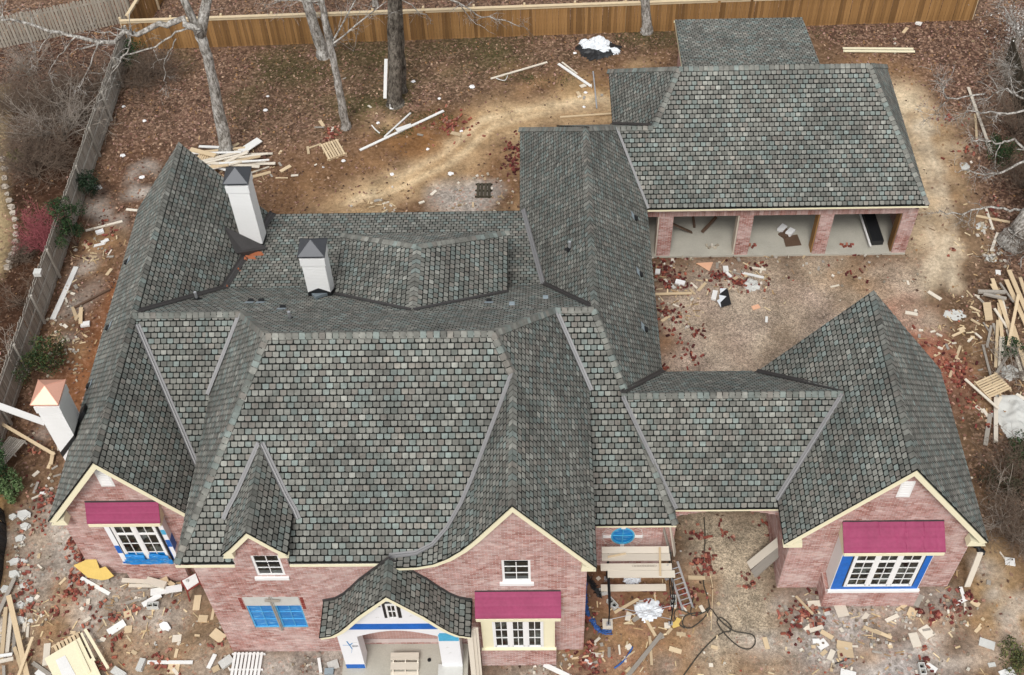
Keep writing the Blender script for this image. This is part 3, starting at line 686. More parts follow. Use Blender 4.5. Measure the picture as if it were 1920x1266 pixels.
def window(x0, x1, z0, z1, y, units=1, cols=2, rows=3, fr=0.075, sill=True, film=0, transom=False, arched=False, sillx=0.09, fmat='white'):
    fr_mb = MB(); yo = y-0.03; yi = y+0.05; fm = 0.055
    fr_mb.box(x0, x1, yo, yi, z0, z0+fr); fr_mb.box(x0, x1, yo, yi, z1-fr, z1); fr_mb.box(x0, x0+fr, yo, yi, z0+fr, z1-fr); fr_mb.box(x1-fr, x1, yo, yi, z0+fr, z1-fr)
    W = (x1-x0-2*fr)/units
    for i in range(1, units): fr_mb.box(x0+fr+i*W-0.05, x0+fr+i*W+0.05, yo+0.004, yi, z0+fr, z1-fr)
    win = fr_mb.build('window', MAT[fmat], house); mu = MB()
    for i in range(units):
        a = x0+fr+i*W+(0.05 if i else 0); b = x0+fr+(i+1)*W-(0.05 if i < units-1 else 0); zb, zt = z0+fr, z1-fr
        if units > 1:
            for (p, q, r, s) in ((a, b, zb, zb+0.045), (a, b, zt-0.045, zt), (a, a+0.045, zb, zt), (b-0.045, b, zb, zt)): mu.box(p, q, yo+0.012, yi-0.01, r, s)
            a += 0.045; b -= 0.045; zb += 0.045; zt -= 0.045
        zr = [zb+(zt-zb)*k/rows for k in range(rows+1)]
        if transom: t0 = zt-(zt-zb)*0.2; zr = [zb+(t0-0.1-zb)*k/(rows-1) for k in range(rows)]+[t0, zt]; mu.box(a, b, yo+0.008, yi-0.005, t0-0.1, t0)
        xr = [a+(b-a)*k/cols for k in range(cols+1)]
        for k in range(1, cols): mu.box(xr[k]-0.013, xr[k]+0.013, y-0.018, y+0.02, zb, zt)
        cells = []
        if transom: rs = [(zr[k], zr[k+1]) for k in range(rows-1)]+[(t0, zt)]
        else: rs = [(zr[k], zr[k+1]) for k in range(rows)]
        for r0, r1 in rs[1:]: mu.box(a, b, y-0.016, y+0.02, r0-0.012, r0+0.012)
        for ri, (r0, r1) in enumerate(rs):
            for k in range(cols):
                pm = MB(); pm.box(xr[k], xr[k+1], y+0.004, y+0.018, r0, r1); pm.build('pane', MAT['film' if ri < film else 'glass'], win)
    mu.build('muntin_grid', MAT[fmat], win)
    if sill:
        s = MB(); s.box(x0-sillx, x1+sillx, y-0.13, y+0.03, z0-0.14, z0-0.002); s.build('sill', MAT['white'], win)
    return win
# left wing gable
yA = 20.43
wall_face((0, yA, 0), X, [(-15.85, -0.2), (-11.1, -0.2), (-11.1, 3.95), (ax, az-0.28), (-15.85, 4.10)], [rect(-14.3, -12.5, 0.95, 4.2)])
body(-15.84, -11.3, yA+0.13, 34.1, -0.2, 3.9)
mb = MB(); mb.prism([(-13.92, yA-0.03, 5.62), (-13.48, yA-0.03, 5.62), (-13.48, yA-0.03, 6.55), (-13.92, yA-0.03, 6.55)], (0, 0.05, 0))
for i in range(9): mb.box(-13.86, -13.54, yA-0.045, yA-0.028, 5.68+i*0.095, 5.74+i*0.095)
mb.build('gable_vent', MAT['white'], house)
def awning(x0, x1, yw, yfz, zt, zf, crease=False, trim=0.16):
    mb = MB(); nx, nyy = 72, 12; rows = []
    for j in range(nyy+1):
        r = []
        for i in range(nx+1):
            x = x0+(x1-x0)*i/nx; t = j/nyy; z = zt+(zf-zt)*t; d = 0.0
            if crease: d = -0.03*max(0, 1-abs(((x-x0)/(x1-x0)-.62-.01*math.sin(t*9))*60))-0.03*max(0, 1-abs(((x-x0)/(x1-x0)-.8-.012*math.sin(t*7))*60))-0.02*max(0, 1-abs(((x-x0)/(x1-x0)-.36)*70))*(t < .5)+0.026*mnoise.noise(Vector((x*4.2, t*1.4, 3.7)))+0.014*mnoise.noise(Vector((x*11, t*2.5, 1.0)))*(1 if x > (x0+x1)/2 else 0.35)
            else: d = 0.012*mnoise.noise(Vector((x*2.4, t*2, x0)))+0.008*mnoise.noise(Vector((x*7, t*3, x0)))
            d += 0.016*(j % 4 == 3); r.append((x, yw+(yfz-yw)*t, z+max(d, -0.035)+0.055))
        rows.append(r)
    for j in range(nyy):
        for i in range(nx): mb.poly([rows[j][i], rows[j+1][i], rows[j+1][i+1], rows[j][i+1]])
    mb.poly([rows[0][0], rows[-1][0], (x0, yfz, zf), (x0, yw, zt)]); mb.poly([rows[-1][-1], rows[0][-1], (x1, yw, zt), (x1, yfz, zf)]); mb.poly([rows[-1][i] for i in range(nx+1)][::-1]+[(x0, yfz, zf), (x1, yfz, zf)])
    a = mb.build('bay_roof', MAT['magenta'], house)
    t = MB(); t.box(x0+0.02, x1-0.02, yfz-0.02, yfz+0.03, zf-trim, zf-0.002)
    t.prism([(x0+0.005, yw, zf-trim), (x0+0.005, yfz+0.032, zf-trim), (x0+0.005, yfz+0.032, zf-0.002), (x0+0.005, yw, zt-0.002)], (0.05, 0, 0)); t.prism([(x1-0.055, yw, zf-trim), (x1-0.055, yfz+0.032, zf-trim), (x1-0.055, yfz+0.032, zf-0.002), (x1-0.055, yw, zt-0.002)], (0.05, 0, 0)); t.build('bay_trim', MAT['cream'], house)
    u = MB(); u.box(x0+0.01, x1-0.01, yw-0.03, yw-0.004, zt+0.03, zt+0.10); u.build('step_flashing', MAT['darkvalley'], a)
awning(-14.75, -12.36, yA, 19.98, 4.64, 4.04)
yAb = 20.12
mb = MB(); mb.box(-14.38, -12.42, yAb, yA+0.1, 1.2, 3.9); mb.build('bay_box', MAT['wrap'], house)
def tape(x0, x1, z0, z1, y, mat='bluetape', name='tape_strip', slant=0):
    mb = MB(); mb.prism([(x0, y-0.006, z0), (x1, y-0.006, z0), (x1-slant, y-0.006, z1), (x0+slant, y-0.006, z1)], (0, 0.004, 0)); mb.build(name, MAT[mat], house)
tape(-14.2, -12.58, 1.21, 3.86, yAb, 'black', 'membrane'); window(-14.12, -12.66, 1.36, 3.84, yAb-0.035, 2, 2, 4, 0.06, False, 1, True)
tape(-14.38, -12.42, 1.2, 1.32, yAb-.004); tape(-14.375, -14.21, 1.9, 2.4, yAb); tape(-12.57, -12.425, 2.3, 2.75, yAb); tape(-12.57, -12.425, 3.1, 3.4, yAb, 'paletape'); tape(-12.60, -12.56, 1.32, 2.4, yAb)
mb = MB(); mb.box(-12.424, -12.412, yAb+.002, yA, 2.0, 2.7); mb.build('tape_strip', MAT['bluetape'], house)
mb = MB(); nx_, nz_ = 20, 8; gr = [[(-14.2+1.62*i/nx_, yAb-0.075-0.045*max(0, mnoise.noise(V((i*.45, j*.6, 2.0)))+.3)-(0.05 if 0 < j < nz_ else 0), 1.30+(0.62+0.05*math.sin(math.pi*i/5))*j/nz_*(1 if j < nz_ else 1)) for i in range(nx_+1)] for j in range(nz_+1)]
for j in range(nz_):
    for i in range(nx_):
        if j > 4 and (i % 10 < 1 or i % 10 > 8): continue
        mb.poly([gr[j][i], gr[j][i+1], gr[j+1][i+1], gr[j+1][i]])
mb.build('blue_wrap', MAT['film'], house)
wall_face((0, yAb-0.02, 0), X, rect(-14.44, -12.36, -0.15, 1.17)); body(-14.43, -12.37, yAb+0.09, yA+0.05, -0.15, 1.185)
# main front
yM = 17.44
arch_e = [(-6.0, 0.6), (-3.1, 0.6), (-3.1, 3.0), (-3.6, 3.35), (-4.55, 3.5), (-5.5, 3.35), (-6.0, 3.0)]
gab_d = [(dx_+0.80, bez-0.14), (dx_+0.80, 6.86), (dx_, dz_-0.42), (dx_-0.80, 6.86), (dx_-0.80, bez-0.14)]
cpoly = [(1.30, -0.4), (1.30, bez-0.05), (cx, cz-0.32)]+[(q[0], q[1]-0.2) for q in prof_c[1:-1]]+[(-4.4, bez-0.14)]
wall_face((0, yM, 0), X, [(-10.44, -0.35)]+cpoly+gab_d+[(-10.44, bez-0.14)],
          [rect(-8.62, -7.76, 5.20, 6.46), rect(-9.36, -7.62, 1.70, 3.86), arch_e, rect(-1.24, -0.38, 4.72, 6.06), rect(-1.75, 0.1, 1.5, 3.2)])
body(-10.43, 1.29, yM+0.13, 26.8, -0.3, bez-0.25)
window(-8.62, -7.76, 5.20, 6.46, yM+0.05, 1, 2, 3); soldier((0, yM, 0), X, -8.72, -7.66, 6.475, 6.69)
window(-1.24, -0.38, 4.74, 6.06, yM+0.05, 1, 2, 3); soldier((0, yM, 0), X, -1.34, -0.28, 6.075, 6.29)
mb = MB(); mb.box(-9.36, -7.62, yM-0.02, yM+0.06, 3.30, 3.86); mb.box(-8.53, -8.45, yM-0.06, yM+0.02, 1.7, 3.9); mb.build('window_head_panel', MAT['greyblock'], house)
window(-9.36, -8.53, 1.74, 3.32, yM+0.04, 1, 2, 3, 0.05, False, 3, fmat='paleblue'); window(-8.45, -7.62, 1.74, 3.32, yM+0.04, 1, 2, 3, 0.05, False, 3, fmat='paleblue')
mb = MB(); mb.beam((-8.49, yM-0.07, 1.66), (-8.5, yM-0.07, 3.95), 0.05, 0.05); mb.beam((-8.66, yM-0.09, 3.78), (-8.2, yM-0.09, 3.74), 0.05, 0.07, (0, 1, 0)); mb.build('window_brace', MAT['greylumber'], house)
for s_ in (-9.5, -7.58):
    for i in range(6): mb = MB(); mb.box(s_, s_+0.1, yM-0.035, yM+0.02, 3.08+i*0.13, 3.16+i*0.13); mb.build('toothed_brick', MAT['frame_red'], house)
# front bay under the right-hand gable
awning(-2.12, 0.53, yM, 16.82, 4.10, 3.50)
mb = MB(); mb.box(-1.97, 0.34, 16.93, yM+0.05, 1.18, 3.36)
for sx in (-1.93, 0.26): mb.box(sx, sx+0.04, 16.915, 16.935, 1.2, 3.34)
mb.box(-2.02, 0.39, 16.86, 16.94, 1.16, 1.22)
mb.build('bay_box', MAT['cream'], house)
window(-1.62, -0.02, 1.34, 3.22, 16.915, 3, 2, 3, 0.05, False)
wall_face((0, 16.90, 0), X, rect(-2.05, 0.39, -0.15, 1.10)); body(-2.04, 0.38, 17.01, yM+0.05, -0.15, 1.15); soldier((0, 16.90, 0), X, -2.05, 0.39, 1.03, 1.15)
# entry porch
yE = 16.58; DZ = -0.29; before = set(house.children)
mb = MB(); mb.box(-6.6, -2.5, 16.2, yM+0.3, -0.2, 0.78); mb.box(-6.1, -3.0, yM+0.3, 19.2, 0.2, 0.782); mb.build('porch_slab', MAT['concrete'], house)
ar = [(-5.84+2.52*i/16, 3.12+0.40*math.sin(math.pi*i/16)) for i in range(17)]
outl = [(-6.46, 0.80), (-5.86, 0.80)]+ar+[(-3.26, 0.80), (-2.66, 0.80), (-2.66, 3.70), (-2.9, 3.98), (-3.16, 4.40), (ex_, 6.30), (-5.94, 4.40), (-6.2, 3.98), (-6.46, 3.70)]
outl = [p for p in outl if p != (-5.86, 0.80)]; outl.insert(1, (-5.84, 0.80)); outl = [(-3.32, 0.80) if p == (-3.26, 0.80) else p for p in outl]
wall_face((0, yE, 0), X, outl, [], 0.55, bricks=False, mat='wrap')
mb = MB(); mb.box(-6.455, -6.30, yE+0.56, yM-0.01, 3.0, 3.8); mb.box(-2.82, -2.665, yE+0.56, yM-0.01, 3.0, 3.8); mb.box(-6.2, -2.9, yE+0.56, yM+0.02, 3.62, 3.7); mb.build('porch_ceiling', MAT['wrap'], house)
tape(-6.05, -3.25, 3.62, 4.00, yE, slant=0.2); tape(-6.46, -5.85, 0.80, 1.10, yE); tape(-3.30, -2.67, 2.78, 3.24, yE, 'paletape'); tape(-3.26, -2.78, 3.12, 3.34, yE-.003, 'paletape'); tape(-5.2, -4.72, 3.62, 4.00, yE-.002, 'bluetape', slant=.05)
mb = MB(); mb.prism([(-4.83, yE-0.008, 4.40), (-4.30, yE-0.008, 4.40), (-4.30, yE-0.008, 5.32), (-4.42, yE-0.008, 5.44), (-4.71, yE-0.008, 5.44), (-4.83, yE-0.008, 5.40)], (0, 0.006, 0)); mb.build('membrane', MAT['black'], house)
window(-4.73, -4.40, 4.42, 5.33, yE-0.02, 1, 2, 2, 0.06, False)
for (x, z) in ((-5.06, 4.42), (-4.02, 4.5), (-6.2, 3.5), (-3.0, 1.9), (-3.06, 2.3)):
    mb = MB(); mb.prism([(x-.07, yE-.005, z-.02), (x, yE-.005, z+.05), (x+.07, yE-.005, z-.01), (x+.01, yE-.005, z+.02)], (0, .003, 0)); mb.build('torn_wrap', MAT['greyblock'], house)
mb = MB(); mb.prism([(-5.02, yE-.006, 5.10), (-4.86, yE-.006, 5.12), (-4.92, yE-.006, 5.18), (-4.87, yE-.006, 5.28)], (0, .004, 0)); mb.build('torn_wrap', MAT['black'], house)
# print on the wrap of the left porch post: a blue star-like figure and short lettering
lg = MB(); yl_ = yE-0.006
for a, b, wd in (((-6.20, 2.80), (-6.14, 2.50), 0.035), ((-6.14, 2.50), (-6.10, 2.25), 0.03), ((-6.14, 2.52), (-6.04, 2.68), 0.03), ((-6.36, 2.53), (-6.15, 2.51), 0.012), ((-6.1, 2.28), (-6.16, 1.95), 0.008)):
    lg.beam((a[0], yl_, a[1]), (b[0], yl_, b[1]), wd, 0.004, (0, 1, 0))
lg.build('printed_star', MAT['logoblue'], house)
lg = MB(); lg.beam((-6.04, yl_, 2.68), (-5.88, yl_, 2.74), 0.012, 0.004, (0, 1, 0)); lg.build('printed_swoosh', MAT['greyblock'], house)
cu = bpy.data.curves.new('lettering', 'FONT'); cu.body = 'SKIM'; cu.size = 0.15; cu.extrude = 0.002; cu.materials.append(MAT['logo'])
to = bpy.data.objects.new('lettering', cu); COL.objects.link(to); dg = bpy.context.evaluated_depsgraph_get(); me = bpy.data.meshes.new_from_object(to.evaluated_get(dg)); bpy.data.objects.remove(to)
me.transform(Matrix.Translation((-6.08, yl_, 2.40)) @ Matrix.Rotation(RAD(90), 4, 'X') @ Matrix.Diagonal((0.62, 1, 1, 1))); lt = link('lettering', me, house)
for o_ in set(house.children)-before: o_.location.z += DZ
# oval window wall
yO = 20.59
ell = [(2.69+0.40*math.cos(t), 1.96+0.54*math.sin(t)) for t in [2*math.pi*i/24 for i in range(24)]]
ell2 = [(2.69+0.70*math.cos(t), 1.96+0.82*math.sin(t)) for t in [2*math.pi*i/24 for i in range(24)]]
wall_face((0, yO, 0), X, rect(1.29, 4.02, -0.1, 3.2), [ell], arch=[ell2])
for i in range(40):
    t = 2*math.pi*i/40; dxx, dzz = math.cos(t), math.sin(t)
    if min(abs(dxx), abs(dzz)) < 0.1: continue
    a = Vector((2.69+0.43*dxx, yO-0.006, 1.96+0.57*dzz)); b = Vector((2.69+0.66*dxx, yO-0.006, 1.96+0.78*dzz)); BR.beam(a, b, 0.058, 0.02, (0, 1, 0), bcol())
for (x, z, a, b) in ((2.69, 2.62, .07, .15), (2.69, 1.30, .07, .15), (2.16, 1.96, .13, .07), (3.22, 1.96, .13, .07)):
    mb = MB(); mb.box(x-a, x+a, yO-0.04, yO+0.02, z-b, z+b); mb.build('keystone', MAT['white'], house)
ow = MB(); n = 32
for i in range(n):
    t0, t1 = 2*math.pi*i/n, 2*math.pi*(i+1)/n; q = lambda r, t, y: (2.69+(0.40-r)*math.cos(t), y, 1.96+(0.54-r)*math.sin(t))
    ow.hexa([q(0, t0, yO-.02), q(0, t1, yO-.02), q(.05, t1, yO-.02), q(.05, t0, yO-.02), q(0, t0, yO+.06), q(0, t1, yO+.06), q(.05, t1, yO+.06), q(.05, t0, yO+.06)])
ow.box(2.675, 2.705, yO, yO+0.03, 1.46, 2.46); ow.box(2.33, 3.05, yO+.001, yO+0.028, 1.945, 1.975)
owo = ow.build('oval_window', MAT['paletape'], house)
pm = MB(); pm.poly([(2.69+0.36*math.cos(2*math.pi*i/24), yO+0.035, 1.96+0.5*math.sin(2*math.pi*i/24)) for i in range(24)]); pm.build('pane', MAT['film'], owo)
body(1.3, 4.0, yO+0.13, 39.4, -0.1, 3.2); body(fxl+0.35, 1.3, 35.0, 39.4, -0.1, 3.1)
body(-10.9, 0.9, 26.0, 33.9, -0.1, 3.3)
# right pavilion
yI = 19.68
wall_face((0, yI, 0), X, [(8.03, -0.15), (13.83, -0.15), (13.83, ie-0.10), (ix, iz-0.28), (8.03, ie-0.10)], [rect(9.7, 12.2, 1.2, 3.6)])
wall_face((8.03, 26.0, 0), (0, -1, 0), rect(0, 6.3, -0.15, 3.5), (), 0.1, dark=0.95)
body(8.14, 13.82, yI+0.13, 26.0, -0.1, ie-0.2)
mb = MB(); mb.prism([(10.80, yI-0.03, 5.78), (11.22, yI-0.03, 5.78), (11.22, yI-0.03, 6.66), (10.80, yI-0.03, 6.66)], (0, 0.05, 0))
for i in range(8): mb.box(10.86, 11.16, yI-0.045, yI-0.028, 5.84+i*0.1, 5.9+i*0.1)
mb.build('gable_vent', MAT['white'], house)
soldier((0, yI, 0), X, 10.66, 11.2, 6.95, 7.1)
awning(9.46, 12.64, yI, 18.85, 4.30, 3.78, True)
mb = MB(); mb.box(9.50, 12.40, 18.97, yI+0.05, 1.10, 3.64); mb.box(9.44, 12.46, 18.9, 18.98, 1.02, 1.16); mb.build('bay_box', MAT['white'], house)
tape(9.52, 12.38, 1.17, 3.62, 18.97); tape(9.86, 12.18, 1.38, 3.62, 18.966, 'black', 'membrane')
window(9.90, 12.12, 1.42, 3.62, 18.95, 3, 2, 5, 0.06, False, 0, True)
wall_face((0, 18.95, 0), X, rect(9.40, 12.52, -0.15, 0.98)); body(9.41, 12.51, 19.06, yI+0.05, -0.15, 1.02); soldier((0, 18.95, 0), X, 9.40, 12.52, 0.9, 1.02)
wall_face((9.40, yI-0.005, 0), (0, -1, 0), rect(0, 0.72, -0.15, 1.0), (), 0.08)
# arched opening between the wings
hq = [(4.37, 2.72)]+[(4.5+3.35*i/14, 2.66+0.34*math.sin(math.pi*i/14)) for i in range(15)]+[(7.98, 2.72), (7.98, 3.24), (4.37, 3.24)]
wall_face((0, hey+0.16, 0), X, hq, [], 0.4); wall_face((0, 25.4, 0), (1, 0, 0), hq, [], 0.3)
mb = MB(); mb.box(fxe-0.36, fxe+0.1, 20.75, 21.3, -0.1, 3.1); mb.build('wall', MAT['plainbrick'], house)
# garage: brick piers, soldier lintel, concrete floor
yG = 35.30
pier = [(4.97, 5.54), (8.27, 8.83), (11.57, 12.12), (14.92, 15.50)]
mb = MB(); mb.box(3.4, 15.5, yG-0.05, jny-0.4, -0.2, 0.06); mb.build('garage_slab', MAT['concrete'], house)
for a, b in pier:
    wall_face((0, yG, 0), X, rect(a, b, -0.1, 2.38), (), 0.45)
    mb = MB(); mb.box(a-0.055, a-0.004, yG+0.06, yG+0.5, 0, 2.5); mb.build('door_jamb', MAT['cedar'] if a > 9 else MAT['palelumber'], house)
wall_face((0, yG, 0), X, rect(4.4, 15.5, 2.39, 3.2), (), 0.45, bricks=False); soldier((0, yG, 0), X, 4.4, 15.5, 2.40, 2.64); 
for i in range(6):
    z = 2.66+i*0.0762; u = 4.4+(0.1 if i % 2 else 0)
    while u < 15.3: BR.hexa([(u, yG-.012, z), (u+.193, yG-.012, z), (u+.193, yG+.01, z), (u, yG+.01, z), (u, yG-.012, z+.064), (u+.193, yG-.012, z+.064), (u+.193, yG+.01, z+.064), (u, yG+.01, z+.064)], bcol()); u += 0.2032
wall_face((15.5, yG, 0), (0, 1, 0), rect(0, 8.0, -0.1, 3.15), (), 0.2, bricks=False, mat='plainbrick'); body(4.0, 15.4, jny-0.6, jny-0.4, -0.1, 3.1); body(3.5, 3.7, yG+.5, jny-0.4, -0.1, 3.1); body(6.8, 12.2, 43.5, 47.4, -0.1, 2.8)
mb = MB(); mb.box(gx_-gw+0.3, gx_+gw-0.3, gyv-1, gyn-0.35, 3.2, ge-0.1); mb.build('wall', MAT['plainbrick'], house)
# dark flashing where the porch roof meets the front wall
for s_ in (1, -1):
    for i in range(5):
        (a, za), (b, zb) = prof_e[i], prof_e[i+1]; mb = MB()
        mb.prism([(ex_+s_*a, yM-0.05, za+0.01), (ex_+s_*b, yM-0.05, zb+0.01), (ex_+s_*b, yM-0.05, zb+0.13), (ex_+s_*a, yM-0.05, za+0.15)], (0, 0.03, 0)); mb.build('step_flashing', MAT['darkvalley'], ROOF['E'])
BR.build('brick_courses', MAT['brick'], house, kind='stuff')
# ------------------------------------------------------------------ ground
def fract(X_, Y_, s, seed, oct=4):
    r = np.random.default_rng(seed); out = np.zeros_like(X_); amp = 1; tot = 0
    for k in range(oct):
        G = r.random((64, 64)); u = X_*s*(2**k)+17.3*k; v = Y_*s*(2**k)+5.1*k
        i, j = np.floor(u).astype(int), np.floor(v).astype(int); a, b = u-i, v-j; a = a*a*(3-2*a); b = b*b*(3-2*b)
        g = lambda p, q: G[p % 64, q % 64]
        out += amp*((g(i, j)*(1-a)+g(i+1, j)*a)*(1-b)+(g(i, j+1)*(1-a)+g(i+1, j+1)*a)*b); tot += amp; amp *= 0.55
    return out/tot
gxs = np.concatenate([[-400, -200, -100, -60, -45], np.arange(-36, 32, 0.2), [40, 60, 100, 200, 400]])
gys = np.concatenate([[-200, -60, -20, 0, 8], np.arange(12, 60, 0.2), [66, 80, 120, 250, 500]])
GX, GY = np.meshgrid(gxs, gys)
nz1, nz2, nz3 = fract(GX, GY, 0.35, 1), fract(GX, GY, 1.3, 2), fract(GX, GY, 0.12, 3)
GC = np.zeros(GX.shape+(3,)); GC[:] = lin(116, 92, 70); GZN = np.zeros(GX.shape+(3,)); GZN[..., 0] = 0.35
def paint(wt, rgb, zone):
    wt = np.clip(wt, 0, 1)[..., None]; GC[:] = GC*(1-wt)+np.array(lin(*rgb))*np.array((1.02, 1.00, 1.03))*wt; GZN[:] = GZN*(1-wt)+np.array(zone)*wt
def inpoly(pp):
    ins = np.zeros(GX.shape, bool); n = len(pp)
    for i in range(n):
        (x0, y0), (x1, y1) = pp[i], pp[(i+1) % n]
        c = ((y0 > GY) != (y1 > GY)); xx = (x1-x0)*(GY-y0)/((y1-y0) if y1 != y0 else 1e-9)+x0; ins ^= c & (GX < xx)
    return ins
def sdist(pp, closed):
    d = np.full(GX.shape, 1e9); n = len(pp)
    for i in range(n if closed else n-1):
        (x0, y0), (x1, y1) = pp[i], pp[(i+1) % n]; L2 = (x1-x0)**2+(y1-y0)**2+1e-9
        t = np.clip(((GX-x0)*(x1-x0)+(GY-y0)*(y1-y0))/L2, 0, 1); d = np.minimum(d, np.hypot(GX-x0-t*(x1-x0), GY-y0-t*(y1-y0)))
    return d
wob = (nz1-0.5)*2.2+(nz2-0.5)*1.2
def area(pxs, rgb, zone, soft=1.0, amt=1.0):
    pp = [tuple(at(*q)[:2]) for q in pxs]; d = sdist(pp, True); d = np.where(inpoly(pp), d, -d); paint(((d+wob*soft)/soft*0.5+0.5)*amt if soft else (d > 0)*amt, rgb, zone)
def trail(pxs, wd, rgb, zone, amt=1.0, soft=0.8):
    pp = [tuple(at(*q)[:2]) for q in pxs]; d = wd-sdist(pp, False); paint(np.clip((d+wob*0.55)/soft*0.5+0.5, 0, 1)*amt, rgb, zone)
def spot(px, py, r, rgb, zone, amt=1.0): trail([(px, py), (px+1, py)], r, rgb, zone, amt, 0.9*max(r, 0.5))
LEAF, GRAV, RUBB, BARE = (1, 0, 0), (0, 1, 0), (0, 0, 1), (0, 0, 0)
area([(-900, -400), (2900, -400), (2600, 60), (1830, 30), (250, 80), (-400, 140)], (116, 96, 80), LEAF)
area([(240, 85), (1250, 60), (1270, 120), (1000, 150), (820, 215), (640, 330), (440, 420), (100, 700), (160, 400)], (112, 90, 74), LEAF)
area([(480, 110), (900, 80), (1150, 70), (1160, 130), (960, 160), (800, 220), (650, 260), (500, 260)], (104, 90, 66), (0.75, 0, 0), 1.0, 0.7)
for q in ((690, 100, 1.5), (700, 200, 1.2), (560, 150, 1.4), (480, 210, 1.0), (800, 220, 0.8), (950, 110, 1.0), (1220, 70, 1.2), (870, 90, 1.6), (740, 250, .7), (520, 225, .7)): spot(*q, (74, 76, 42), (0.35, 0, 0), 0.75)
area([(600, 260), (860, 200), (1000, 130), (1260, 100), (1280, 240), (1000, 420), (500, 400), (470, 340)], (130, 101, 72), (0.35, 0.1, 0), 1.2, 0.9)
trail([(1150, 200), (1010, 205), (930, 225), (860, 290), (760, 340), (690, 370), (620, 385)], 1.0, (198, 172, 134), (0.1, .25, 0))
trail([(960, 190), (890, 215), (980, 250), (1000, 300)], 0.9, (186, 160, 122), (.1, .2, 0), 0.7)
spot(830, 265, 1.8, (150, 104, 58), BARE, 0.8); spot(740, 275, 1.3, (140, 103, 66), BARE, .7); spot(560, 345, 2.2, (124, 94, 66), (0.3, 0, 0), .8)
for q in ((845, 372, .8), (880, 385, .7), (820, 350, .5), (920, 360, .4)): spot(*q, (176, 170, 160), RUBB, .9)
spot(830, 130, .45, (172, 148, 108), BARE); spot(1090, 165, 1.0, (178, 146, 98), BARE, .7); spot(1130, 190, 1.1, (170, 136, 92), BARE, .8)
# right side yard
area([(1540, 60), (1830, 35), (1960, 40), (2100, 500), (1960, 700), (1800, 480), (1770, 300), (1700, 150)], (96, 74, 63), LEAF)
trail([(1640, 125), (1690, 150), (1740, 230)], 1.3, (150, 118, 84), (0.4, 0, 0), .9)
trail([(1700, 190), (1730, 290), (1765, 400), (1760, 470), (1720, 520)], 1.15, (212, 194, 160), (0.1, .3, .1)); trail([(1745, 250), (1790, 360), (1800, 440)], .9, (180, 150, 110), BARE, .85)
trail([(1800, 420), (1810, 520), (1790, 600)], .9, (122, 100, 78), BARE, .8); 
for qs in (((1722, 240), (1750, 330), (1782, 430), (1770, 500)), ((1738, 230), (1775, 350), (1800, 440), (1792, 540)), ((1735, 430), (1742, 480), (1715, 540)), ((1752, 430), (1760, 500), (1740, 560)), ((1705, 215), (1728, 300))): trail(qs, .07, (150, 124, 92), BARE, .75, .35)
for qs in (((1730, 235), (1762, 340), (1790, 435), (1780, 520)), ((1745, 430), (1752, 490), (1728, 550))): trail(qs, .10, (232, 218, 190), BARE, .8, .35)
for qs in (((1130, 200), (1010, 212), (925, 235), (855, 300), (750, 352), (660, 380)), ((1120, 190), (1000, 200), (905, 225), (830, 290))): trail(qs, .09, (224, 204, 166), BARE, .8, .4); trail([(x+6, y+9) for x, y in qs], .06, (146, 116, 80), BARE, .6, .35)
spot(1770, 545, .35, (66, 50, 38), BARE, .9); spot(1812, 560, .2, (70, 54, 42), BARE, .8)
area([(1740, 560), (1830, 520), (1920, 540), (1960, 1266), (1860, 1200), (1800, 800)], (112, 90, 66), (0.4, 0, 0.15), 1.0)
for q in ((1880, 560, 1.4), (1890, 740, 1.6), (1895, 930, 1.5), (1905, 840, 1.0)): spot(*q, (82, 66, 50), (0.8, 0, 0), .85)
# courtyard and drive
area([(1235, 492), (1690, 492), (1720, 560), (1640, 640), (1480, 760), (1240, 740), (1225, 600)], (174, 156, 138), GRAV, 0.8)
area([(1290, 960), (1470, 960), (1470, 1090), (1540, 1300), (1240, 1300), (1310, 1120)], (176, 162, 138), GRAV, 0.8)
trail([(1240, 480), (1500, 486), (1700, 486)], .35, (120, 98, 78), RUBB, .8)
for q in ((1610, 540, 1.0), (1560, 500, .8)): spot(*q, (164, 132, 92), (0, .5, 0), .6)
spot(1250, 640, .5, (140, 100, 62), BARE, .8)
for q in ((1712, 605, .8), (1745, 650, .7), (1745, 715, 1.1), (1775, 690, .7), (1690, 590, .5)): spot(*q, (178, 116, 94), (0, 0.3, 0.4), .75)
# front yard
area([(-300, 1000), (90, 960), (240, 1090), (440, 1225), (1060, 1240), (1270, 1060), (1330, 1120), (1300, 1400), (-300, 1400)], (162, 150, 134), RUBB, .8)
area([(1480, 1095), (1800, 1090), (1850, 1180), (1830, 1400), (1420, 1400)], (164, 156, 146), RUBB, .9)
for q in ((110, 1020, 1.4), (120, 1060, 1.3), (180, 1150, 1.5), (290, 1140, 1.2), (430, 1240, .8), (600, 1245, .8)): spot(*q, (172, 166, 156), RUBB, .8)
for q in ((100, 1170, 1.2), (240, 1190, 1.3), (340, 1215, 1.2), (385, 1170, .8), (90, 1000, .9), (330, 1150, .8)): spot(*q, (150, 126, 96), (0, .3, .4), .65)
for q in ((1180, 1190, 1.4), (1210, 1240, 1.3), (1120, 1220, .9), (1230, 1160, .8)): spot(*q, (160, 124, 84), (.1, .2, .2), .8)
for q in ((1130, 1110, .9), (1190, 1110, 1.1), (1230, 1090, .6)): spot(*q, (118, 82, 56), (.2, 0, .2), .8)
for q in ((1640, 1225, .9), (1560, 1190, .9), (1700, 1170, .8), (1670, 1260, .8), (1240, 1245, .4), (1780, 1190, .7)): spot(*q, (186, 182, 176), RUBB, .8)
